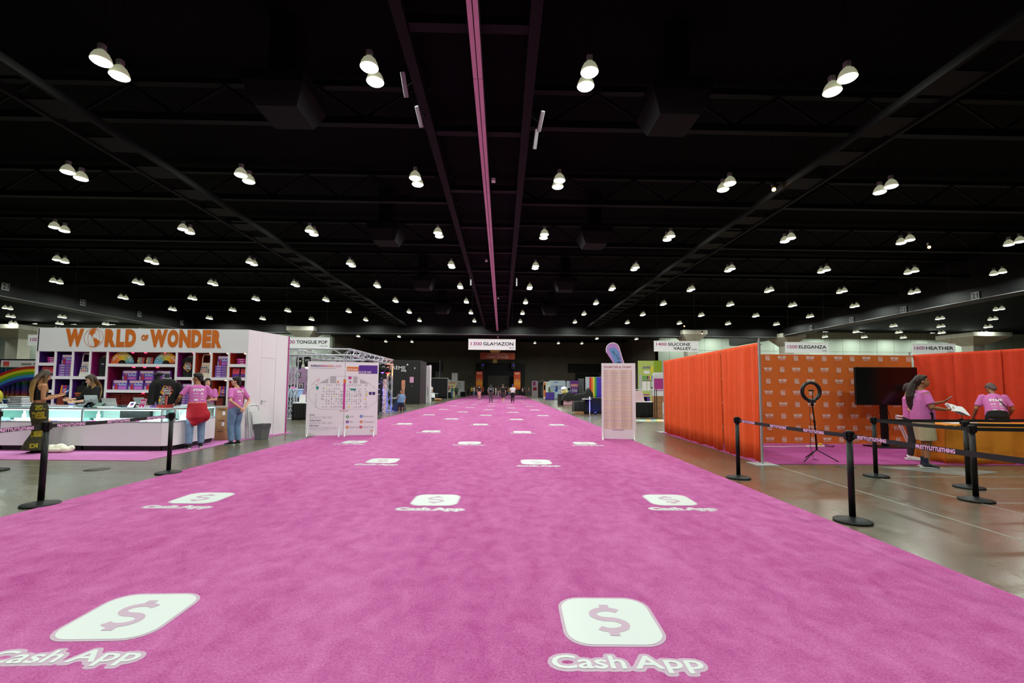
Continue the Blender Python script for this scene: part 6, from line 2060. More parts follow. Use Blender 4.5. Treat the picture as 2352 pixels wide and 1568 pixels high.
# lime green make-up booth
gb = thing('green_booth', 'lime green make-up booth with product panels', 'booth', (0, 36.0, 0))
MB().box(10.85, 12.1, 0, .1, .002, 3.7).build('front_wall', mat('lime_print', '#b8c868', .6), gb); MB().box(12.1, 12.75, 0.0, .1, .002, 3.72).build('side_wall', mat('lime_green', '#8ba41c', .6), gb)
MB().add([(12.1, 0, .002), (12.1, 0, 3.72), (12.2, 3, 3.7), (12.2, 3, .002)], [(0, 1, 2, 3), (3, 2, 1, 0)]).build('return_wall', MATS['lime_green'], gb)
m = MB(); r_ = random.Random(14)
m.text('paintlab', 11.5, 3.0, .32, -.01, 3, .62, bold=.01, align='c'); m.plate(11.3, 11.75, 2.68, 2.9, -.008, 1); m.plate(11.85, 12.02, 2.75, 3.25, -.008, 7)
for x0, x1, z0, z1, c in ((10.9, 11.1, .9, 2.6, 6), (11.15, 12.05, 2.1, 2.15, 3), (11.15, 11.5, 1.3, 2.05, 1), (11.55, 11.75, 1.3, 2.05, 1), (11.8, 12.05, .9, 2.05, 6), (11.85, 12.0, 1.5, 1.6, 4), (11.2, 11.7, .95, 1.05, 4), (10.9, 11.75, .35, .85, 3), (11.2, 11.5, .4, .8, 9), (11.0, 11.15, .4, .8, 8)):
    m.plate(x0, x1, z0, z1, -.009, c)
for k in range(7):
    m.plate(11.18 + .12 * k, 11.26 + .12 * k, 2.2, 2.5, -.009, (10, 10, 10, 0, 4, 7, 11)[k])
m.build('print', PR, gb)
popup('white panel dotted with black silhouettes behind the orange drape', 9.0, 10.2, 27.0, 2.45, '#e4e2e6', ((-.9, .9, .55, .85, 4),))
cloth_table('black clothed table with a white edge stripe near the orange drape', 6.75, 8.0, 23.2, 24.0, .80, seed=45)
t = thing('pink_mound', 'pale pink cloth covered mound on the black clothed table', 'dust cloth', (7.0, 23.5, .805)); m = MB(); m.etube([(0, 0, 0), (0, 0, .3), (0, 0, .55)], [.36, .30, .24], [.25, .22, .2], (1, 0, 0), 16, power=4); m.build('cloth', mat('pale_pink_cloth', '#e4c0cc', .8), t)
t = thing('carton', 'tall cardboard box standing against the black clothed table', 'carton', (7.95, 23.05, .002), R(4)); MB().bevbox(-.2, .2, -.05, .25, 0, .78, .008).build('box', M_card, t)
t = thing('carton', 'wide cardboard box set on top of the tall one', 'carton', (7.97, 23.05, .785), R(4)); MB().bevbox(-.25, .25, -.06, .28, 0, .32, .008).build('box', M_card, t); MB().box(-.25, .25, .09, .13, .318, .322).build('tape', MATS['packing_tape'], t)
t = thing('tension_rail', 'white rail on thin black posts before the make-up booth', 'barrier', (7.0, 22.4, 0)); 
MB().tube([(-.5, 0, 1.42), (1.4, 0, 1.42)], .02, 6).build('rail', M_ant, t)
for x in (.55, .65):
    MB().cyl((x, 0, .002), (x, 0, 1.46), .02, n=8).build('post', M_blackmetal, t)
rg = thing('patchwork_rug', 'multicoloured patchwork rug on the floor before the make-up booth', 'rug', (6.9, 20.9, .001))
m = MB(); m.box(-1.1, 1.4, -.55, .7, 0, .008); m.build('backing', M_pwhite, rg)
m = MB(); r_ = random.Random(3)
for i in range(10):
    for j in range(5):
        m.box(-1.1 + .25 * i, -.86 + .25 * i, -.55 + .25 * j, -.31 + .25 * j, .0085, .012, r_.randrange(6))
m.build('patches', [M_pwhite, mat('patch_yellow', '#e8d858', .8), mat('patch_pink', '#e8a0c8', .8), mat('patch_blue', '#5a98d8', .8), mat('patch_green', '#88c888', .8), mat('patch_red', '#d86858', .8)], rg)
# feather flag behind the directory board
ff = thing('feather_flag', 'lilac and blue feather flag rising behind the exhibitor board', 'flag', (4.02, 16.0, 0), R(-4))
pts = []
for k in range(13):
    a = R(200 - 190 * k / 12); pts.append((-.10 + .235 * math.cos(a), 2.83 + .25 * math.sin(a)))
pts += [(.20, 2.6), (.29, 2.3), (.33, 1.6), (.33, .9), (.05, .9), (-.02, 2.25), (-.33, 2.74)]
MB().prism(pts, -.006, .006).build('cloth', mat('flag_lilac', '#b48cd0', .7, noise=(2, .12)), ff)
MB().tube([(-.34, 0, 2.74)] + [(p[0], 0, p[1]) for p in pts[:13]] + [(.21, 0, 2.6), (.30, 0, 2.3), (.345, 0, 1.6), (.345, 0, .02)], .014, 6).build('pole', M_pwhite, ff)
m = MB(); m.poly([(-.25, 2.86), (-.05, 2.92), (.12, 2.75), (.24, 2.2), (.25, 1.8), (.08, 1.8), (.02, 2.25)], -.008, 0); m.text('Abby Wright', -.17, 2.75, .11, -.01, 1, .42, rot=R(-50)); m.text('GLO', -.0, 2.36, .16, -.01, 1, .4, bold=.03, rot=R(-58)); m.build('print', [mat('flag_blue', '#6a98d0', .7), M_ink], ff)
MB().lathe([(.2, .002), (.2, .03), (.05, .05)], (.345, 0, 0), 16).build('base', M_blackmetal, ff)

# ------------------------------------------------------------------ the stage at the end of the carpet
st = thing('main_stage', 'black draped stage at the far end of the pink carpet', 'stage', (0, 90, 0))
MB().box(-5.3, 4.6, 1.0, 1.4, .002, 6.4).build('back_drape', mat('stage_black', '#030304', .9), st); MB().box(-5.3, 4.6, 0, 1.0, .002, 1.1).build('platform', MATS['stage_black'], st)
MB().box(-2.85, 1.4, .92, 1.0, 1.1, 3.9).build('projection_screen', mat('grey_screen', '#2e2c26', .8), st)
for x in (-3.9, 2.2):
    MB().box(x - .35, x + .35, .2, .7, 5.2, 6.6).build('hung_speaker', M_bs, st); MB().lathe([(.1, 0), (.1, .1)], (x + .1, .15, 5.9), 10).build('blue_lamp', emissive('stage_blue_dot', '#3a30ff', 3), st)
for x in (-4.4, 3.0):
    t = thing('stage_banner', 'tall orange banner with white lettering, %s side of the stage' % ('booth' if x < 0 else 'drape'), 'banner', (x, 89.2, 0), group='orange stage banners')
    MB().box(-.68, .62, 0, .04, 1.2, 4.65).build('cloth', ramp_mat('banner_fire_%d' % (x > 0), [(0, '#c04018'), (.35, '#d89020'), (.6, '#b84818'), (1, '#b83018')], 2, 1.2, 4.65), t)
    m = MB(); m.text('WOW', -.03, 4.1, .36, -.01, 0, .95, bold=.04, align='c'); m.text('PRESENTS', -.03, 3.0, .14, -.01, 0, .6, align='c'); m.text('PLUS', -.03, 2.8, .14, -.01, 0, .4, align='c'); m.build('lettering', mat('banner_pale_ink', '#e8c8a8', .7), t)
    MB().box(-.3, .3, -.1, .1, .002, 1.2).build('stand', M_black, t)
t = thing('stage_title_banner', 'wide orange banner naming the main stage', 'banner', (-.92, 88.5, 7.0))
MB().box(-3.35, 3.4, 0, .05, 0, 1.3).build('cloth', mat('banner_burnt_orange', '#a8482a', .7, noise=(.5, .2)), t); m = MB(); m.text('MAIN STAGE', 0, .22, .5, -.01, 0, 4.3, align='c', bold=.02); m.text('WOWPRESENTSPLUS', 0, .88, .25, -.01, 0, 3.6, align='c', bold=.01); m.build('lettering', mat('banner_letter', '#d8c0b4', .7), t)
for x in (-3.2, 3.2):
    MB().cyl((x, .02, 1.3), (x, .02, 4.6), .02, n=4).build('wire', M_steel, t)
t = thing('uplight', 'warm lamp lighting the column behind the stage banner', 'stage light', (-1.4, 93.6, .002))
MB().lathe([(.2, 0), (.2, .3), (.12, .35)], n=12).build('case', M_blackmetal, t)
light('uplight_glow', 'SPOT', (0, 0, .5), 700, '#ffb858', t, spot_size=R(50), spot_blend=.6, rot=(R(164), 0, 0))

# ------------------------------------------------------------------ people
SKIN = {'light': mat('skin_light', '#d8a48a', .55), 'mid': mat('skin_mid', '#b8805c', .55), 'tan': mat('skin_tan', '#9c6a48', .55), 'dark': mat('skin_dark', '#7a4e36', .55)}
HAIR = {'black': mat('hair_black', '#14100f', .45, noise=(30, .4, (6, 6, 1)), bump=(14, .9)), 'brown': mat('hair_brown', '#2c1c16', .5, noise=(30, .4, (6, 6, 1)), bump=(14, .9)), 'grey': mat('hair_grey', '#5c4a48', .6)}
HAIR['ombre'] = ramp_mat('hair_ombre', [(0, '#c09a58'), (.45, '#94703c'), (.78, '#4a3422'), (1, '#34251c')], 2, 1.15, 1.72, .5)
HAIR['blond'] = ramp_mat('hair_dark_blond', [(0, '#d0a860'), (.5, '#a87e44'), (.85, '#4c3624'), (1, '#38281e')], 2, 1.15, 1.68, .5)
M_tee = mat('staff_tee_pink', '#cf6fb8', .85, noise=(3, .05), bump=(5, .5))
M_jean = mat('light_denim', '#7f9cbc', .85, noise=(7, .16), bump=(9, .8))
M_jean2 = mat('washed_denim', '#6f8db0', .85, noise=(7, .2), bump=(9, .8))
V = Vector
JD = dict(pelvis=(0, 0, .95), waist=(0, 0, 1.08), chest=(0, 0, 1.28), neck=(0, -.015, 1.47), head=(0, .02, 1.625),
          sL=(-.185, -.01, 1.405), sR=(.185, -.01, 1.405), eL=(-.24, -.03, 1.12), eR=(.24, -.03, 1.12), wL=(-.25, .05, .88), wR=(.25, .05, .88),
          hL=(-.09, 0, .90), hR=(.09, 0, .90), kL=(-.10, .03, .50), kR=(.10, .03, .50), aL=(-.11, -.02, .09), aR=(.11, -.02, .09))

def person(label, loc, rz, H=1.75, pose=None, lean=0.0, skin='light', hair=('short', 'black'), top=('tee', M_tee), bottom=('jeans', M_jean), shoe=None, bulk=1.0, head=(0, 0),
           near=True, back=None, extras=None, legf=1.0, hand_dir=None, cat='person', sole=None, group=None, socks=None, belly=1.0):
    J = {k: V(v) for k, v in JD.items()}
    for k, v in (pose or {}).items():
        J[k] = V(v)
    if lean:
        X = Matrix.Rotation(-lean, 3, 'X')
        for k in ('waist', 'chest', 'neck', 'head', 'sL', 'sR', 'eL', 'eR', 'wL', 'wR'):
            if k in ('eL', 'eR', 'wL', 'wR') and pose and k in pose:
                continue
            J[k] = J['pelvis'] + X @ (J[k] - J['pelvis'])
    if legf != 1.0:
        dz = .90 * (1 - legf)
        for k in J:
            if k[0] in 'ka' :
                J[k].z *= legf
            elif k[0] == 'h' and k != 'head':
                J[k].z -= dz
            else:
                J[k].z -= dz
    s = H / 1.75
    t = thing('person', label, cat, loc, rz, group)
    t.scale = (s, s, s)
    vox = .0085 if near else .022
    latS = (J['sR'] - J['sL']).normalized()
    lat = [V((1, 0, 0)), V((1, 0, 0)), (V((1, 0, 0)) + latS).normalized(), latS, latS, latS]
    spine = [J['pelvis'] - V((0, 0, .10)), J['pelvis'], J['waist'], J['chest'], J['chest'].lerp(J['neck'], .68), J['neck']]
    HM = Matrix.Rotation(head[0], 3, 'Z') @ Matrix.Rotation(-head[1], 3, 'X')
    hc = J['head']
    def hp(x, y, z):
        return hc + HM @ V((x, y, z))
    # body
    m = MB()
    b = bulk
    m.etube(spine, [.13 * b, .16 * b, .135 * b, .155 * b, .15, .06], [.09, .11 * b, .10 * b, .11 * b, .085, .055], lat, 18)
    m.tube([J['neck'] - V((0, 0, .03)), J['neck'].lerp(hc, .5), hc], [.06, .053, .05], 12)
    m.ell(hp(0, -.012, .025), (.076, .096, .098), HM)
    m.ell(hp(0, .025, -.03), (.064, .072, .088), HM)
    m.ell(hp(0, .048, -.085), (.042, .04, .03), HM)
    if near:
        m.tube([hp(0, .09, .015), hp(0, .113, -.028)], [.010, .016], 8)
        m.ell(hp(0, .088, -.062), (.026, .014, .012), HM)
        for sx_ in (-1, 1):
            m.ell(hp(sx_ * .077, -.005, -.012), (.012, .024, .033), HM)
    for a, sx_ in (('L', -1), ('R', 1)):
        S, E, Wr = J['s' + a], J['e' + a], J['w' + a]
        m.tube([S, S.lerp(E, .5), E, E.lerp(Wr, .35), Wr], [.056 * b, .048 * b, .040, .039, .027], 12)
        m.ell(S, (.052, .05, .05))
        d = (Wr - E).normalized() if not (hand_dir and a in hand_dir) else V(hand_dir[a][0]).normalized()
        n = V((0, 1, 0)) - d * d.y if not (hand_dir and a in hand_dir) else V(hand_dir[a][1])
        n = (n - d * n.dot(d)).normalized()
        l = d.cross(n)
        if near:
            m.etube([Wr - d * .01, Wr + d * .04, Wr + d * .09], [.026, .037, .038], [.02, .018, .014], l, 12)
            for i, L in enumerate((.062, .074, .07, .054)):
                p = Wr + d * .082 + l * (-.029 + .0195 * i) * sx_
                c1, c2 = .45, 1.1
                q = p + (d * math.cos(c1) + n * math.sin(c1)) * L * .55
                m.tube([p - d * .01, q, q + (d * math.cos(c2) + n * math.sin(c2)) * L * .5], [.0105, .0095, .008], 7)
            p = Wr + d * .03 - l * .034 * sx_
            m.tube([p, p + (d * .7 - l * .55 * sx_ + n * .3) * .045, p + (d * .95 - l * .3 * sx_ + n * .5) * .075], [.013, .011, .009], 7)
        else:
            m.ell(Wr + d * .06, (.035, .035, .05))
        Hh, K, A = J['h' + a], J['k' + a], J['a' + a]
        m.tube([Hh, Hh.lerp(K, .5), K, K.lerp(A, .35), A], [.088 * b, .075 * b, .056, .054, .036], 12)
        toe = A + V((sx_ * .015, .16, -.06))
        m.etube([A + V((0, -.05, -.045)), A + V((0, .03, -.03)), toe], [.034, .04, .036], [.03, .04, .022], (1, 0, 0), 10)
    link('body', remesh(m, vox, 5 if near else 2, 'body'), SKIN[skin], t)
    if near:
        e = MB()
        for sx_ in (-1, 1):
            e.ell(hp(sx_ * .030, .089, .012), (.012, .006, .0065), HM, 8, 6)
            e.tube([hp(sx_ * .014, .094, .034), hp(sx_ * .046, .084, .036)], .0045, 5)
        e.build('eyes', HAIR['black'], t)
        e = MB(); e.ell(hp(0, .100, -.062), (.022, .006, .0065), HM, 10, 6); e.build('mouth', mat('lip_rose', '#9c5048', .5), t)
    # top
    kind, mm = top
    hemz = {'tee': .86, 'crop': 1.06, 'long': .84, 'jacket': .84}[kind]
    hem = J['pelvis'] + V((0, 0, (hemz - .95) + (.05 if legf < 1 else 0) - (.05 if lean > .3 else 0)))
    g = MB()
    gr_ = 1.13
    up = [hem, J['pelvis'].lerp(J['waist'], .35) if hemz < 1.0 else J['waist'] + V((0, 0, .005)), J['waist'] + V((0, 0, .02)), J['chest'], J['chest'].lerp(J['neck'], .66), J['neck'] - V((0, 0, .01))]
    bx = b * belly
    if kind == 'crop':
        g.etube(up[2:], [.14 * b, .158 * b, .13, .07], [.108 * b, .118 * b, .092, .07], lat[2:], 20)
    else:
        g.etube(up, [.178 * bx, .178 * bx, .168 * bx, .176 * b, .165, .078], [.132 * bx, .132 * bx, .128 * bx, .13 * b, .105, .073], lat, 20)
        for a in 'LR':
            S, E, Wr = J['s' + a], J['e' + a], J['w' + a]
            if kind == 'tee':
                g.tube([S.lerp(J['neck'], .25), S, S.lerp(E, .45), S.lerp(E, .78)], [.05, .0605 * b ** .6, .061 * b ** .6, .063 * b ** .6], 12)
            else:
                g.tube([S.lerp(J['neck'], .25), S, S.lerp(E, .5), E, E.lerp(Wr, .5 if kind == 'long' else .95)], [.06, .07 * b, .062 * b, .056, .05], 12)
    me_top = remesh(g, .011 if near else .024, 4, 'top')
    link('shirt', me_top, mm, t)
    # bottom
    kind, mm = bottom
    g = MB()
    wz = J['pelvis'] + Matrix.Rotation(-lean, 3, 'X') @ V((0, 0, .10 if lean < .3 else .04))
    if kind in ('jeans', 'shorts', 'pants'):
        g.etube([J['pelvis'] - V((0, 0, .12)), J['pelvis'] - V((0, .01, .03)), J['pelvis'] + V((0, 0, .06)), wz], [.165 * b, .178 * b, .165 * b, .15 * b], [.12 * b, .135 * b, .125 * b, .115 * b], (1, 0, 0), 20)
        for a in 'LR':
            Hh, K, A = J['h' + a], J['k' + a], J['a' + a]
            if kind == 'shorts':
                e_ = Hh.lerp(K, .98)
                g.tube([Hh, Hh.lerp(K, .5), e_], [.105 * b, .108 * b, .105 * b], 14)
            else:
                w1, w2 = (.075, .066) if kind == 'jeans' else (.066, .055)
                g.tube([Hh, Hh.lerp(K, .5), K, K.lerp(A, .5), A + V((0, 0, .015))], [.102 * b, .094 * b, w1 + .005, w1, w2], 14)
    elif kind == 'skirt':
        hb = (J['aL'] + J['aR']) / 2
        g.etube([hb + V((0, -.01, -.03)), hb + V((0, 0, .12)), (J['kL'] + J['kR']) / 2 - V((0, 0, .1)), (J['kL'] + J['kR']) / 2 + V((0, 0, .1)), J['pelvis'] - V((0, .0, .10)), J['pelvis'], wz],
                [.235, .185, .145, .15, .178, .172, .135], [.20, .16, .12, .125, .145, .138, .105], (1, 0, 0), 26)
    me_bot = remesh(g, .012 if near else .024, 3, 'bottom')
    link({'jeans': 'jeans', 'shorts': 'shorts', 'pants': 'trousers', 'skirt': 'skirt'}[kind], me_bot, mm, t)
    # shoes
    shm = shoe or mat('shoe_black', '#131316', .5)
    for a, sx_ in (('L', -1), ('R', 1)):
        A = J['a' + a].copy()
        z0 = A.z - .09
        g = MB()
        g.etube([A + V((0, -.055, -.045)), A + V((0, 0, -.03)), A + V((sx_ * .008, .08, -.05)), A + V((sx_ * .014, .155, -.062)), A + V((sx_ * .015, .19, -.068))], [.036, .043, .046, .044, .026], [.042, .056, .036, .024, .016], (1, 0, 0), 14)
        g.tube([A + V((0, -.01, -.05)), A + V((0, -.01, .01))], [.046, .042], 12)
        o = link('shoe', remesh(g, .010 if near else .024, 2, 'shoe'), shm, t)
        if near:
            q = MB(); q.etube([A + V((0, -.10, -.078)), A + V((0, 0, -.078)), A + V((sx_ * .012, .12, -.078)), A + V((sx_ * .016, .205, -.076))], [.03, .044, .047, .022], [.012, .012, .012, .009], (1, 0, 0), 12)
            q.build('sole', sole or mat('sole_white', '#d8d8d2', .6), o)
        if socks:
            q = MB(); q.tube([A + V((0, -.01, 0)), A + V((0, -.012, .10))], [.044, .047], 12); q.build('sock', socks, t)
    # hair
    kind, hm = hair
    hm = HAIR[hm] if isinstance(hm, str) else hm
    g = MB()
    if kind != 'cap':
        g.ell(hp(0, -.026, .036), (.086, .098, .100), HM)
        g.ell(hp(0, .03, .088), (.066, .06, .035), HM)
        g.ell(hp(0, -.07, -.02), (.07, .045, .07), HM)
    else:
        g.ell(hp(0, -.02, .045), (.09, .105, .085), HM); g.etube([hp(0, .05, .05), hp(0, .15, .035)], [.075, .05], [.010, .008], HM @ V((1, 0, 0)), 12)
    if kind in ('long', 'longest'):
        Ld = .32 if kind == 'long' else .40
        g.etube([hp(0, -.04, .05), hp(0, -.075, -.07), J['neck'] + V((0, -.105, .0)), J['neck'] + V((0, -.125, -.16)), J['neck'] + V((0, -.11, -Ld))], [.085, .093, .10, .105, .06], [.06, .05, .04, .032, .014], latS, 14)
        for sx_ in (-1, 1):
            g.tube([hp(sx_ * .066, .0, .05), hp(sx_ * .085, .012, -.05), J['neck'] + V((sx_ * .09, .05, -.02)), J['neck'] + V((sx_ * .10, .10, -.20))], [.035, .034, .035, .018], 8)
    elif kind == 'bob':
        g.etube([hp(0, -.035, .05), hp(0, -.05, -.06), hp(0, -.045, -.16)], [.088, .095, .085], [.075, .062, .045], HM @ V((1, 0, 0)), 14)
        for sx_ in (-1, 1):
            g.tube([hp(sx_ * .072, .02, .05), hp(sx_ * .082, .02, -.06), hp(sx_ * .076, .02, -.15)], [.03, .026, .02], 8)
    elif kind == 'pony':
        g.tube([hp(0, -.08, .03), hp(0, -.135, -.01), J['neck'] + V((0, -.165, .0)), J['neck'] + V((.015, -.178, -.14)), J['neck'] + V((-.01, -.17, -.28)), J['neck'] + V((.01, -.16, -.40))], [.055, .045, .056, .062, .05, .012], 12)
        g.tube([hp(0, -.10, .0), J['neck'] + V((-.035, -.16, -.1)), J['neck'] + V((-.045, -.16, -.31))], [.04, .035, .01], 8)
        g.tube([hp(0, -.10, .0), J['neck'] + V((.045, -.16, -.12)), J['neck'] + V((.05, -.155, -.34))], [.04, .035, .01], 8)
        g.ell(hp(0, -.07, .02), (.085, .06, .09), HM)
    elif kind == 'bun':
        g.ell(hp(0, -.07, .11), (.045, .045, .04), HM); g.tube([hp(0, -.09, .12), hp(.03, -.14, .15)], [.02, .006], 6); g.ell(hp(0, -.06, -.06), (.075, .05, .06), HM)
    link('hair' if kind != 'cap' else 'cap', remesh(g, .009 if near else .02, 2, 'hair'), hm, t)
    # printed back
    if back:
        bv = BVHTree.FromPolygons([v.co.copy() for v in me_top.vertices], [tuple(p.vertices) for p in me_top.polygons])
        q = MB()
        back(q)
        vs = []
        for x, y, z in q.v:
            hit = bv.ray_cast(V((x, -1.2, z)), V((0, 1, 0)))
            vs.append(V((x, (hit[0].y if hit[0] else -.12) - .004, z)))
        q.v = vs
        q.build('back_print', M_pwhite, t)
    if extras:
        extras(t, J, hp)
    return t, J, me_bot

def staff_back(dz=0.0, dx=0.0):
    def f(q):
        q.text('STAFF', dx, 1.335 + dz, .055, 0, 0, .22, bold=.06, align='c')
        q.text('got2b', dx - .055, 1.26 + dz, .03, 0, 0, .09, bold=.04, align='c')
        q.text('m', dx + .065, 1.255 + dz, .045, 0, 0, .05, bold=.07, align='c')
        q.text('paramount', dx + .065, 1.243 + dz, .010, 0, 0, .07, align='c', bold=.02)
        q.text('prettylittle', dx - .05, 1.205 + dz, .016, 0, 0, .10, bold=.03, align='c')
        q.text('verizon', dx + .07, 1.20 + dz, .022, 0, 0, .08, bold=.03, align='c')
        q.ringplate((dx - .05, 1.135 + dz), 0, .022, 0, 0, 14, sx=1.9)
        q.text('WOW', dx + .07, 1.13 + dz, .03, 0, 0, .06, bold=.05, align='c')
        q.ringplate((dx - .03, 1.07 + dz), 0, .014, 0, 0, 10)
        q.text('L I V E', dx + .03, 1.062 + dz, .014, 0, 0, .06, align='c', bold=.03)
    return f

def held(loc, rz, s, p):
    q = Matrix.Rotation(rz, 3, 'Z') @ (V(p) * s)
    return (loc[0] + q.x, loc[1] + q.y, loc[2] + q.z)
# customer with a long printed skirt
def skirt_print(me_bot, t):
    bv = BVHTree.FromPolygons([v.co.copy() for v in me_bot.vertices], [tuple(p.vertices) for p in me_bot.polygons])
    def put(s_, cx, z, h_, w_, ang):
        """letters wrapped on the skirt seen from direction ang round the body"""
        q = MB(); q.text(s_, 0, 0, h_, 0, 0, w_, bold=.06, align='c')
        d = V((math.sin(ang), math.cos(ang), 0)); l = V((d.y, -d.x, 0))
        vs = []
        for x, y, zz in q.v:
            o = l * (x + cx) - d * 1.0 + V((0, 0, z + zz + .25 * x * .2))
            hit = bv.ray_cast(o, d)
            vs.append((hit[0] if hit[0] else o + d * .85) - d * .006)
        q.v = vs
        q.build('skirt_print', mat('skirt_yellow', '#9a8c1a', .85), t)
    return put
M_olive = mat('skirt_olive', '#2e2c10', .85, noise=(12, .25))
t, J, mb_ = person('woman in a black top and long olive skirt with yellow lettering using a phone', (-9.86, 9.98, .011), R(-28), 1.76,
       dict(kL=(-.055, .03, .5), kR=(.055, .03, .5), aL=(-.06, -.02, .09), aR=(.06, -.02, .09), eR=(.21, -.02, 1.12), wR=(.13, .25, 1.18), eL=(-.20, .0, 1.13), wL=(-.04, .27, 1.20), head=(0, .05, 1.615)), skin='mid', hair=('longest', 'ombre'), top=('crop', M_blackcloth), bottom=('skirt', M_olive),
       shoe=mat('boot_black', '#0c0c0e', .4), head=(0, R(32)), hand_dir={'R': ((-.45, .9, .25), (0, .2, 1)), 'L': ((.3, .9, .2), (0, .2, 1))}, sole=mat('boot_sole', '#0c0c0e', .5), bulk=.92)
put = skirt_print(mb_, t)
VIEW = R(-28) + math.atan2(-9.86, 9.98)         # direction of sight in her own frame
put('EL', .015, .90, .10, .15, VIEW); put('DESL', .0, .71, .15, .22, VIEW); put('DIESEL', .0, .34, .12, .19, VIEW); put('DI', -.04, .12, .09, .12, VIEW)
c = thing('phone', 'dark phone held by the woman in the olive skirt', 'phone', held((-9.86, 9.98, .011), R(-28), 1.005, (.04, .40, 1.27)), R(-28)); m = MB(); m.M = Matrix.Rotation(R(-50), 4, 'X'); m.bevbox(-.036, .036, -.004, .004, -.07, .07, .003); m.build('shell', M_blackmetal, c)
m = MB(); m.M = Matrix.Rotation(R(-50), 4, 'X'); m.plate(-.032, .032, -.065, .065, -.005); m.build('display', mat('phone_screen', '#a8c0e0', .2, emit=.3), c)
# cashier
def lanyard(t, J, hp):
    m = MB(); n = J['neck']
    m.tube([n + V((-.06, .03, .0)), n + V((-.04, .115, -.12)), n + V((0, .135, -.30))], .012, 6); m.tube([n + V((.06, .03, .0)), n + V((.04, .115, -.12)), n + V((0, .135, -.30))], .012, 6)
    m.build('lanyard', mat('lanyard_orange', '#e86a1c', .6), t)
person('cashier with long blond hair and black top behind the counter', (-9.86, 11.22, 0.011), R(158), 1.69,
       dict(eR=(.25, .12, 1.14), wR=(.10, .40, 1.13), eL=(-.24, .10, 1.12), wL=(-.02, .34, 1.08), head=(0, .05, 1.615)), skin='light', hair=('longest', 'blond'), top=('long', M_blackcloth), bottom=('pants', M_blackcloth), head=(R(-12), R(24)), extras=lanyard, bulk=1.06)
# leaning staff with a red jacket round the waist
def red_jacket(t, J, hp):
    p = J['pelvis']
    g = MB(); g.etube([p + V((0, -.03, -.36)), p + V((0, -.04, -.24)), p + V((0, -.02, -.06)), p + V((0, 0, .08))], [.13, .215, .205, .185], [.12, .17, .165, .148], (1, 0, 0), 24)
    g.ell(p + V((.15, -.06, -.20)), (.11, .12, .15)); g.ell(p + V((-.05, -.08, -.34)), (.09, .08, .10)); g.tube([p + V((.05, .16, .05)), p + V((.08, .2, -.1)), p + V((.06, .2, -.25))], [.035, .04, .03], 8)
    link('tied_jacket', remesh(g, .013, 3, 'tied_jacket'), mat('jacket_red', '#b4142c', .8, bump=(7, .5)), t)
    m = MB(); m.etube([p + V((0, -.0, .075)), p + V((0, 0, .098))], [.187, .184], [.150, .146], (1, 0, 0), 24); m.build('waistband', mat('band_orange', '#e8781c', .7), t)
person('staff in pink shirt with a red jacket tied at the waist leaning on the counter', (-7.10, 10.83, .011), R(44), 1.75,
       dict(eL=(-.34, .04, 1.17), wL=(-.37, .26, .99), eR=(.25, .08, 1.15), wR=(.08, .24, 1.10), aL=(-.13, -.03, .09), kL=(-.12, .02, .50), aR=(.12, .06, .09), kR=(.11, .06, .5), hL=(-.09, -.0, .9)), lean=R(7), skin='tan', hair=('short', 'black'), bottom=('jeans', M_jean), head=(R(52), R(8)), back=staff_back(-.02), extras=red_jacket,
       bulk=1.03, hand_dir={'L': ((-.5, .8, -.15), (0, 0, -1))})
# staff with crossed arms
def plaid(t, J, hp):
    p = J['pelvis']
    g = MB(); g.etube([p + V((0, 0, -.02)), p + V((0, 0, .06)), p + V((0, 0, .12))], [.185, .182, .165], [.148, .146, .132], (1, 0, 0), 22)
    link('knit_wrap', remesh(g, .013, 2, 'knit_wrap'), mat('knit_grey', '#8f8f8a', .9), t)
    g = MB(); g.etube([p + V((-.11, .12, -.48)), p + V((-.08, .13, -.3)), p + V((-.04, .12, -.05)), p + V((-.02, .12, .06))], [.10, .10, .08, .05], [.02, .025, .03, .03], (1, .2, 0), 14)
    m_ = bpy.data.materials.new('plaid_yellow_blue'); m_.use_nodes = True
    ck = m_.node_tree.nodes.new('ShaderNodeTexChecker'); ck.inputs['Scale'].default_value = 22; ck.inputs[1].default_value = lin('#b8a850'); ck.inputs[2].default_value = lin('#5a7c90')
    tc = m_.node_tree.nodes.new('ShaderNodeTexCoord'); m_.node_tree.links.new(tc.outputs['Object'], ck.inputs[0]); m_.node_tree.links.new(ck.outputs[0], m_.node_tree.nodes['Principled BSDF'].inputs['Base Color'])
    link('plaid_cloth', remesh(g, .012, 1, 'plaid_cloth'), m_, t)
    m = MB(); m.text('RUPAULS', 0, 1.24, .035, -.0, 0, .16, bold=.04, align='c')
    m = MB()
    m.M = Matrix.Rotation(PI, 4, 'Z')
    m.text("RUPAUL'S", -.02, 1.29, .035, -.142, 0, .17, bold=.05, align='c'); m.text('DRAG', -.02, 1.23, .05, -.146, 0, .17, bold=.05, align='c'); m.build('front_print', M_pwhite, t)
person('staff in pink shirt with crossed arms facing the counter return', (-7.84, 12.34, .011), R(196), 1.64,
       dict(eL=(-.235, .06, 1.14), wL=(.07, .185, 1.17), eR=(.235, .06, 1.12), wR=(-.07, .20, 1.13)), skin='light', hair=('bob', 'brown'), bottom=('shorts', mat('skirt_rose_grey', '#8a6a6c', .8)), shoe=mat('boot_olive', '#3a3428', .6), head=(R(20), 0), extras=plaid, sole=mat('boot_sole', '#0c0c0e', .5))
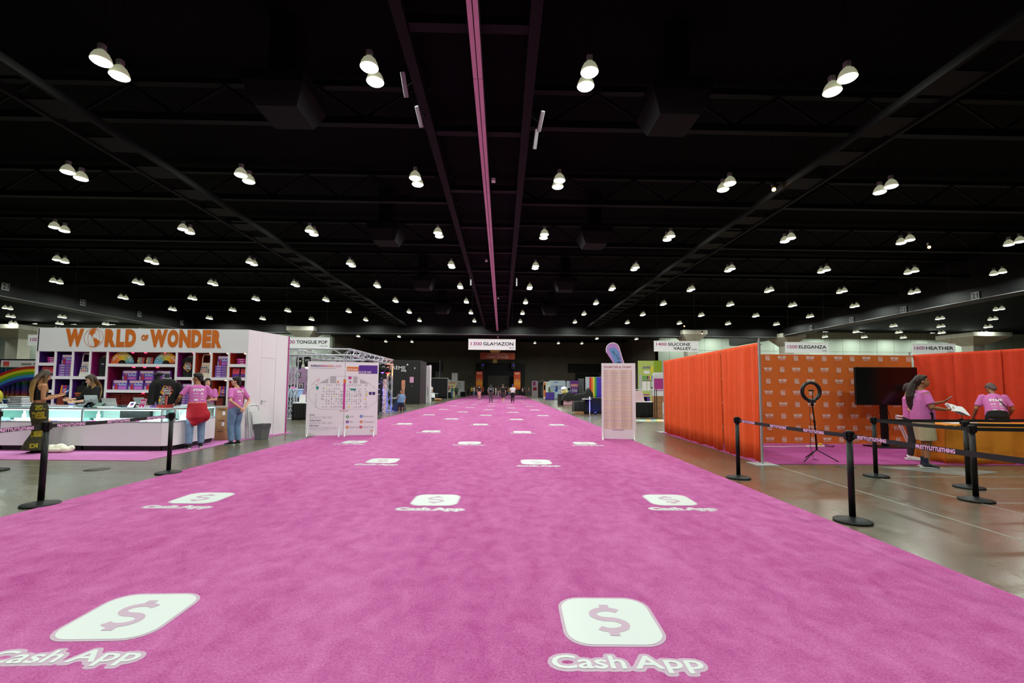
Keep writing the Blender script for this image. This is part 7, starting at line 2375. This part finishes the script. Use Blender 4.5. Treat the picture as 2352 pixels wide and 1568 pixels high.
# staff with hands behind the back
def strap(t, J, hp):
    m = MB(); n = J['neck']
    m.tube([n + V((-.06, .0, .03)), n + V((.02, -.10, -.05)), n + V((.13, -.125, -.22)), n + V((.17, -.06, -.42))], .008, 6); m.build('strap', mat('strap_rust', '#b0602c', .6), t)
person('staff in pink shirt with hands clasped behind the back', (-6.60, 11.50, .002), R(74), 1.68,
       dict(eL=(-.29, -.13, 1.13), wL=(-.05, -.215, .94), eR=(.29, -.13, 1.13), wR=(.06, -.215, .93), aL=(-.09, .0, .09), aR=(.09, -.03, .09)), skin='light', hair=('bun', 'black'), bottom=('jeans', M_jean2), head=(R(30), R(5)), back=staff_back(.0, .03), extras=strap, bulk=1.1,
       hand_dir={'L': ((.8, -.25, -.5), (0, 1, 0)), 'R': ((-.8, -.25, -.5), (0, 1, 0))})
# big staff man with papers
def radio_(t, J, hp):
    p = J['pelvis']
    m = MB(); m.M = Matrix.Translation(p + V((.20, .04, .02))); m.bevbox(-.02, .03, -.035, .035, -.07, .07, .008); m.build('radio_pouch', M_blackmetal, t)
    m = MB(); m.tube([p + V((.23, .04, .08)), p + V((.245, .06, .25))], [.006, .004], 6); m.build('radio_aerial', M_blackmetal, t)
    m = MB(); m.etube([p + V((0, 0, .035)), p + V((0, 0, .065))], [.215, .213], [.168, .166], (1, 0, 0), 24); m.build('belt', M_black, t)
person('tall staff man in pink shirt and khaki shorts reading papers', (8.10, 8.64, .002), R(-112), 1.76,
       dict(eR=(.29, .04, 1.13), wR=(.21, .27, 1.10), eL=(-.24, .10, 1.14), wL=(-.06, .31, 1.23), aL=(-.10, .03, .09), kL=(-.10, .05, .5)), skin='tan', hair=('pony', 'brown'), bottom=('shorts', mat('khaki_cotton', '#b4a88a', .85, noise=(6, .08))), shoe=mat('shoe_navy', '#1c2230', .6), head=(R(-8), R(-4)), back=staff_back(0, -.02), extras=radio_,
       bulk=1.24, socks=mat('sock_navy', '#16203c', .8), belly=1.08, hand_dir={'R': ((-.3, .9, .1), (0, .1, 1)), 'L': ((.1, .9, .3), (0, .3, 1))})
c = thing('papers', 'loose white papers held by the tall staff man', 'papers', held((8.10, 8.64, .002), R(-112), 1.005, (.14, .33, 1.14)), R(-105))
for k in range(3):
    m = MB(); vs = []; fs = []
    for i in range(9):
        for j in range(7):
            u, v = i / 8 - .5, j / 6
            vs.append((u * .24 + .01 * k, v * .32, .018 * math.sin(3 * u + k) - .05 * v * v + .006 * k + .02 * math.sin(v * 5 + k)))
    for i in range(8):
        for j in range(6):
            a = i * 7 + j; fs.append((a, a + 7, a + 8, a + 1))
    m.add(vs, fs, 0, True); o = m.build('sheet', M_pwhite, c); o.rotation_euler = (R(-8), R(40), R(6 * k - 6))
c = thing('phone', 'dark phone in the raised hand of the tall staff man', 'phone', held((8.10, 8.64, .002), R(-112), 1.005, (-.045, .42, 1.30)), R(-112)); m = MB(); m.M = Matrix.Rotation(R(-50), 4, 'X'); m.bevbox(-.036, .036, -.004, .004, -.07, .07, .003); m.build('shell', M_blackmetal, c)
person('half hidden person in dark trousers and white shoes behind the tall staff man', (8.64, 9.52, .011), R(-130), 1.60,
       dict(eR=(.22, .0, 1.14), wR=(.12, .14, .98), eL=(-.22, .0, 1.14), wL=(-.12, .14, .98)), skin='light', hair=('short', 'brown'), bottom=('pants', mat('trousers_charcoal', '#2a2628', .85)), shoe=mat('shoe_white', '#dcdcde', .6), head=(0, R(20)), bulk=.88)
def sling(t, J, hp):
    m = MB(); n = J['neck']; p = J['pelvis']
    q = [n + V((-.05, .0, .03)), n.lerp(p, .2) + V((.02, -.135, 0)), n.lerp(p, .6) + V((.14, -.15, 0)), p + V((.21, -.06, .05))]
    m.tube(q, .011, 6); m.build('strap', M_black, t)
person('staff in pink shirt bending over beside the red drape', (11.02, 9.95, .011), R(-34), 1.70, dict(eL=(-.31, .12, 1.08), wL=(-.33, .30, .86), eR=(.30, .15, 1.08), wR=(.25, .36, .88)), lean=R(26), skin='tan', hair=('short', 'grey'), bottom=('pants', M_blackcloth), head=(R(28), R(34)), back=staff_back(-.075), extras=sling, bulk=1.12)

# ------------------------------------------------------------------ people further down the hall
def tee(c): return mat('cloth_' + c[1:], c, .85)
def far_person(label, x, y, rz, H, topc, botc, kind='pants', skin='light', hair=('short', 'brown'), pose=None, tk='tee', shoe='#20202a', **kw):
    return person(label, (x, y, .013 if -5.6 < x < 3.9 else .002), rz, H, pose, 0.0, skin, hair, (tk, tee(topc)), (kind, tee(botc)), tee(shoe), near=False, group='people farther down the hall', **kw)
WALK = dict(kL=(-.09, .10, .5), aL=(-.09, .14, .09), aR=(.09, -.16, .12), kR=(.09, .02, .5))
far_person('short man in a pale blue shirt speaking into a phone beside the truss', -6.0, 27.4, R(170), 1.62, '#7ba0cc', '#1c2036', 'shorts', 'mid', pose=dict(eR=(.27, .05, 1.14), wR=(.10, .20, 1.40)), bulk=1.28, belly=1.08, legf=.62)
far_person('walking person in black shirt and pink shorts on the pink carpet', -2.72, 55.0, 0, 1.78, '#121214', '#d89a98', 'shorts', pose=WALK)
far_person('walking woman in grey with a black backpack on the pink carpet', -1.06, 44.4, 0, 1.78, '#7c7e86', '#4c4448', 'pants', 'mid', ('long', 'black'), tk='long')
t = thing('backpack', 'black backpack on the walking woman in grey', 'backpack', (-1.06, 44.22, 1.05)); MB().bevbox(-.16, .16, -.12, .04, 0, .44, .05).build('pack', M_blackcloth, t); MB().bevbox(-.10, .10, -.15, -.12, .22, .34, .01).build('badge', mat('badge_grey', '#9a9aa0', .6), t)
far_person('walking person in black shirt and dark shorts on the pink carpet', .10, 44.3, 0, 1.80, '#0e0e12', '#3a3038', 'shorts', pose=WALK, bulk=1.15, shoe='#d8d8d8', hair=('short', 'grey'))
far_person('walking person in white shirt, black trousers and blue cap on the carpet', 1.06, 44.5, 0, 1.80, '#dcdade', '#14151c', 'pants', 'tan', ('cap', tee('#2a3a90')), pose=WALK, bulk=1.1)
far_person('man in a white shirt behind the white topped table', -8.05, 52.0, R(-30), 1.80, '#e0e2e6', '#8aa0a8', 'pants', 'mid', ('short', 'black'))
far_person('person in a dark green patterned jacket walking by the far counter', -6.3, 63.3, 0, 1.75, '#2c4436', '#121214', 'pants', 'light', ('short', 'grey'), tk='jacket', shoe='#d8d8d8')
far_person('person in teal shirt and blue jeans at the far black counter', -7.0, 64.4, R(60), 1.70, '#2f6a68', '#6a8ac0', 'jeans', 'light', tk='long')
far_person('vendor in black and yellow behind the far counter', -8.0, 67.2, R(180), 1.70, '#2a2c4a', '#1a1a20', 'pants', 'mid')
far_person('woman in a green top seated height at the purple counter', 6.15, 58.9, R(-80), 1.62, '#4a7a3c', '#2a2a34', 'pants', 'mid', ('long', 'black'), pose=dict(eR=(.2, .15, 1.18), wR=(.08, .35, 1.26)))
far_person('woman in a cobalt blue top facing the green one', 7.1, 59.2, R(80), 1.80, '#2a48b0', '#9cc8d0', 'pants', 'dark', ('long', 'black'), tk='long', pose=dict(eL=(-.2, .15, 1.18), wL=(-.08, .38, 1.24)))
crowd = [(-5.9, 80, '#0e0e12', '#101014', 'tan', 'black clothes at the booth end of the crowd'), (-5.5, 82, '#141418', '#0e0e12', 'mid', 'charcoal clothes at the crowd edge'), (-5.15, 79, '#d8d030', '#1c1c20', 'mid', 'a yellow safety vest in the far crowd'),
         (-4.75, 78, '#e2dcd8', '#8aa4d0', 'light', 'a white shirt and pale jeans near the booth side banner'), (-4.3, 80, '#e0582c', '#d0d0d4', 'mid', 'an orange vest near the booth side banner'), (-4.05, 77, '#3a3c34', '#28282c', 'light', 'olive clothes near the booth side banner'),
         (-3.2, 78, '#c03040', '#16161a', 'mid', 'a red and black top left of stage centre'), (-2.3, 80, '#8c8e94', '#3c3c42', 'light', 'grey clothes before the stage'), (-1.1, 81, '#cfcac4', '#c8c4c0', 'mid', 'pale clothes before the stage screen'), (-.65, 79, '#55565c', '#c8c8cc', 'tan', 'a grey top and white trousers before the screen'),
         (.05, 80, '#d890a8', '#a83040', 'light', 'a pink top before the stage screen'), (.75, 78.5, '#101014', '#18181c', 'mid', 'a black shirt right of the screen centre'), (1.2, 79, '#a89448', '#7a94bc', 'light', 'a mustard top and jeans before the stage'),
         (3.6, 80, '#d6d2cc', '#1c1c20', 'mid', 'a white overshirt beside the drape side banner'), (4.05, 81, '#26262c', '#2a2a30', 'light', 'dark clothes beside the drape side banner'), (4.7, 80, '#8a6450', '#38486a', 'tan', 'a brown top and denim shorts near the far panels'), (5.3, 77.5, '#16161c', '#121216', 'mid', 'all black beside the magenta lettered panel')]
for k, (x, y, a, b_, sk, lab) in enumerate(crowd):
    far_person('distant person in ' + lab.replace('left of', 'before').replace('right of', 'before'), x, y, R((k * 77) % 360), 1.62 + .03 * (k % 6), a, b_, 'pants', sk, (('short', 'black'), ('long', 'brown'), ('short', 'brown'))[k % 3])

bpy.data.scenes.remove(_shop)
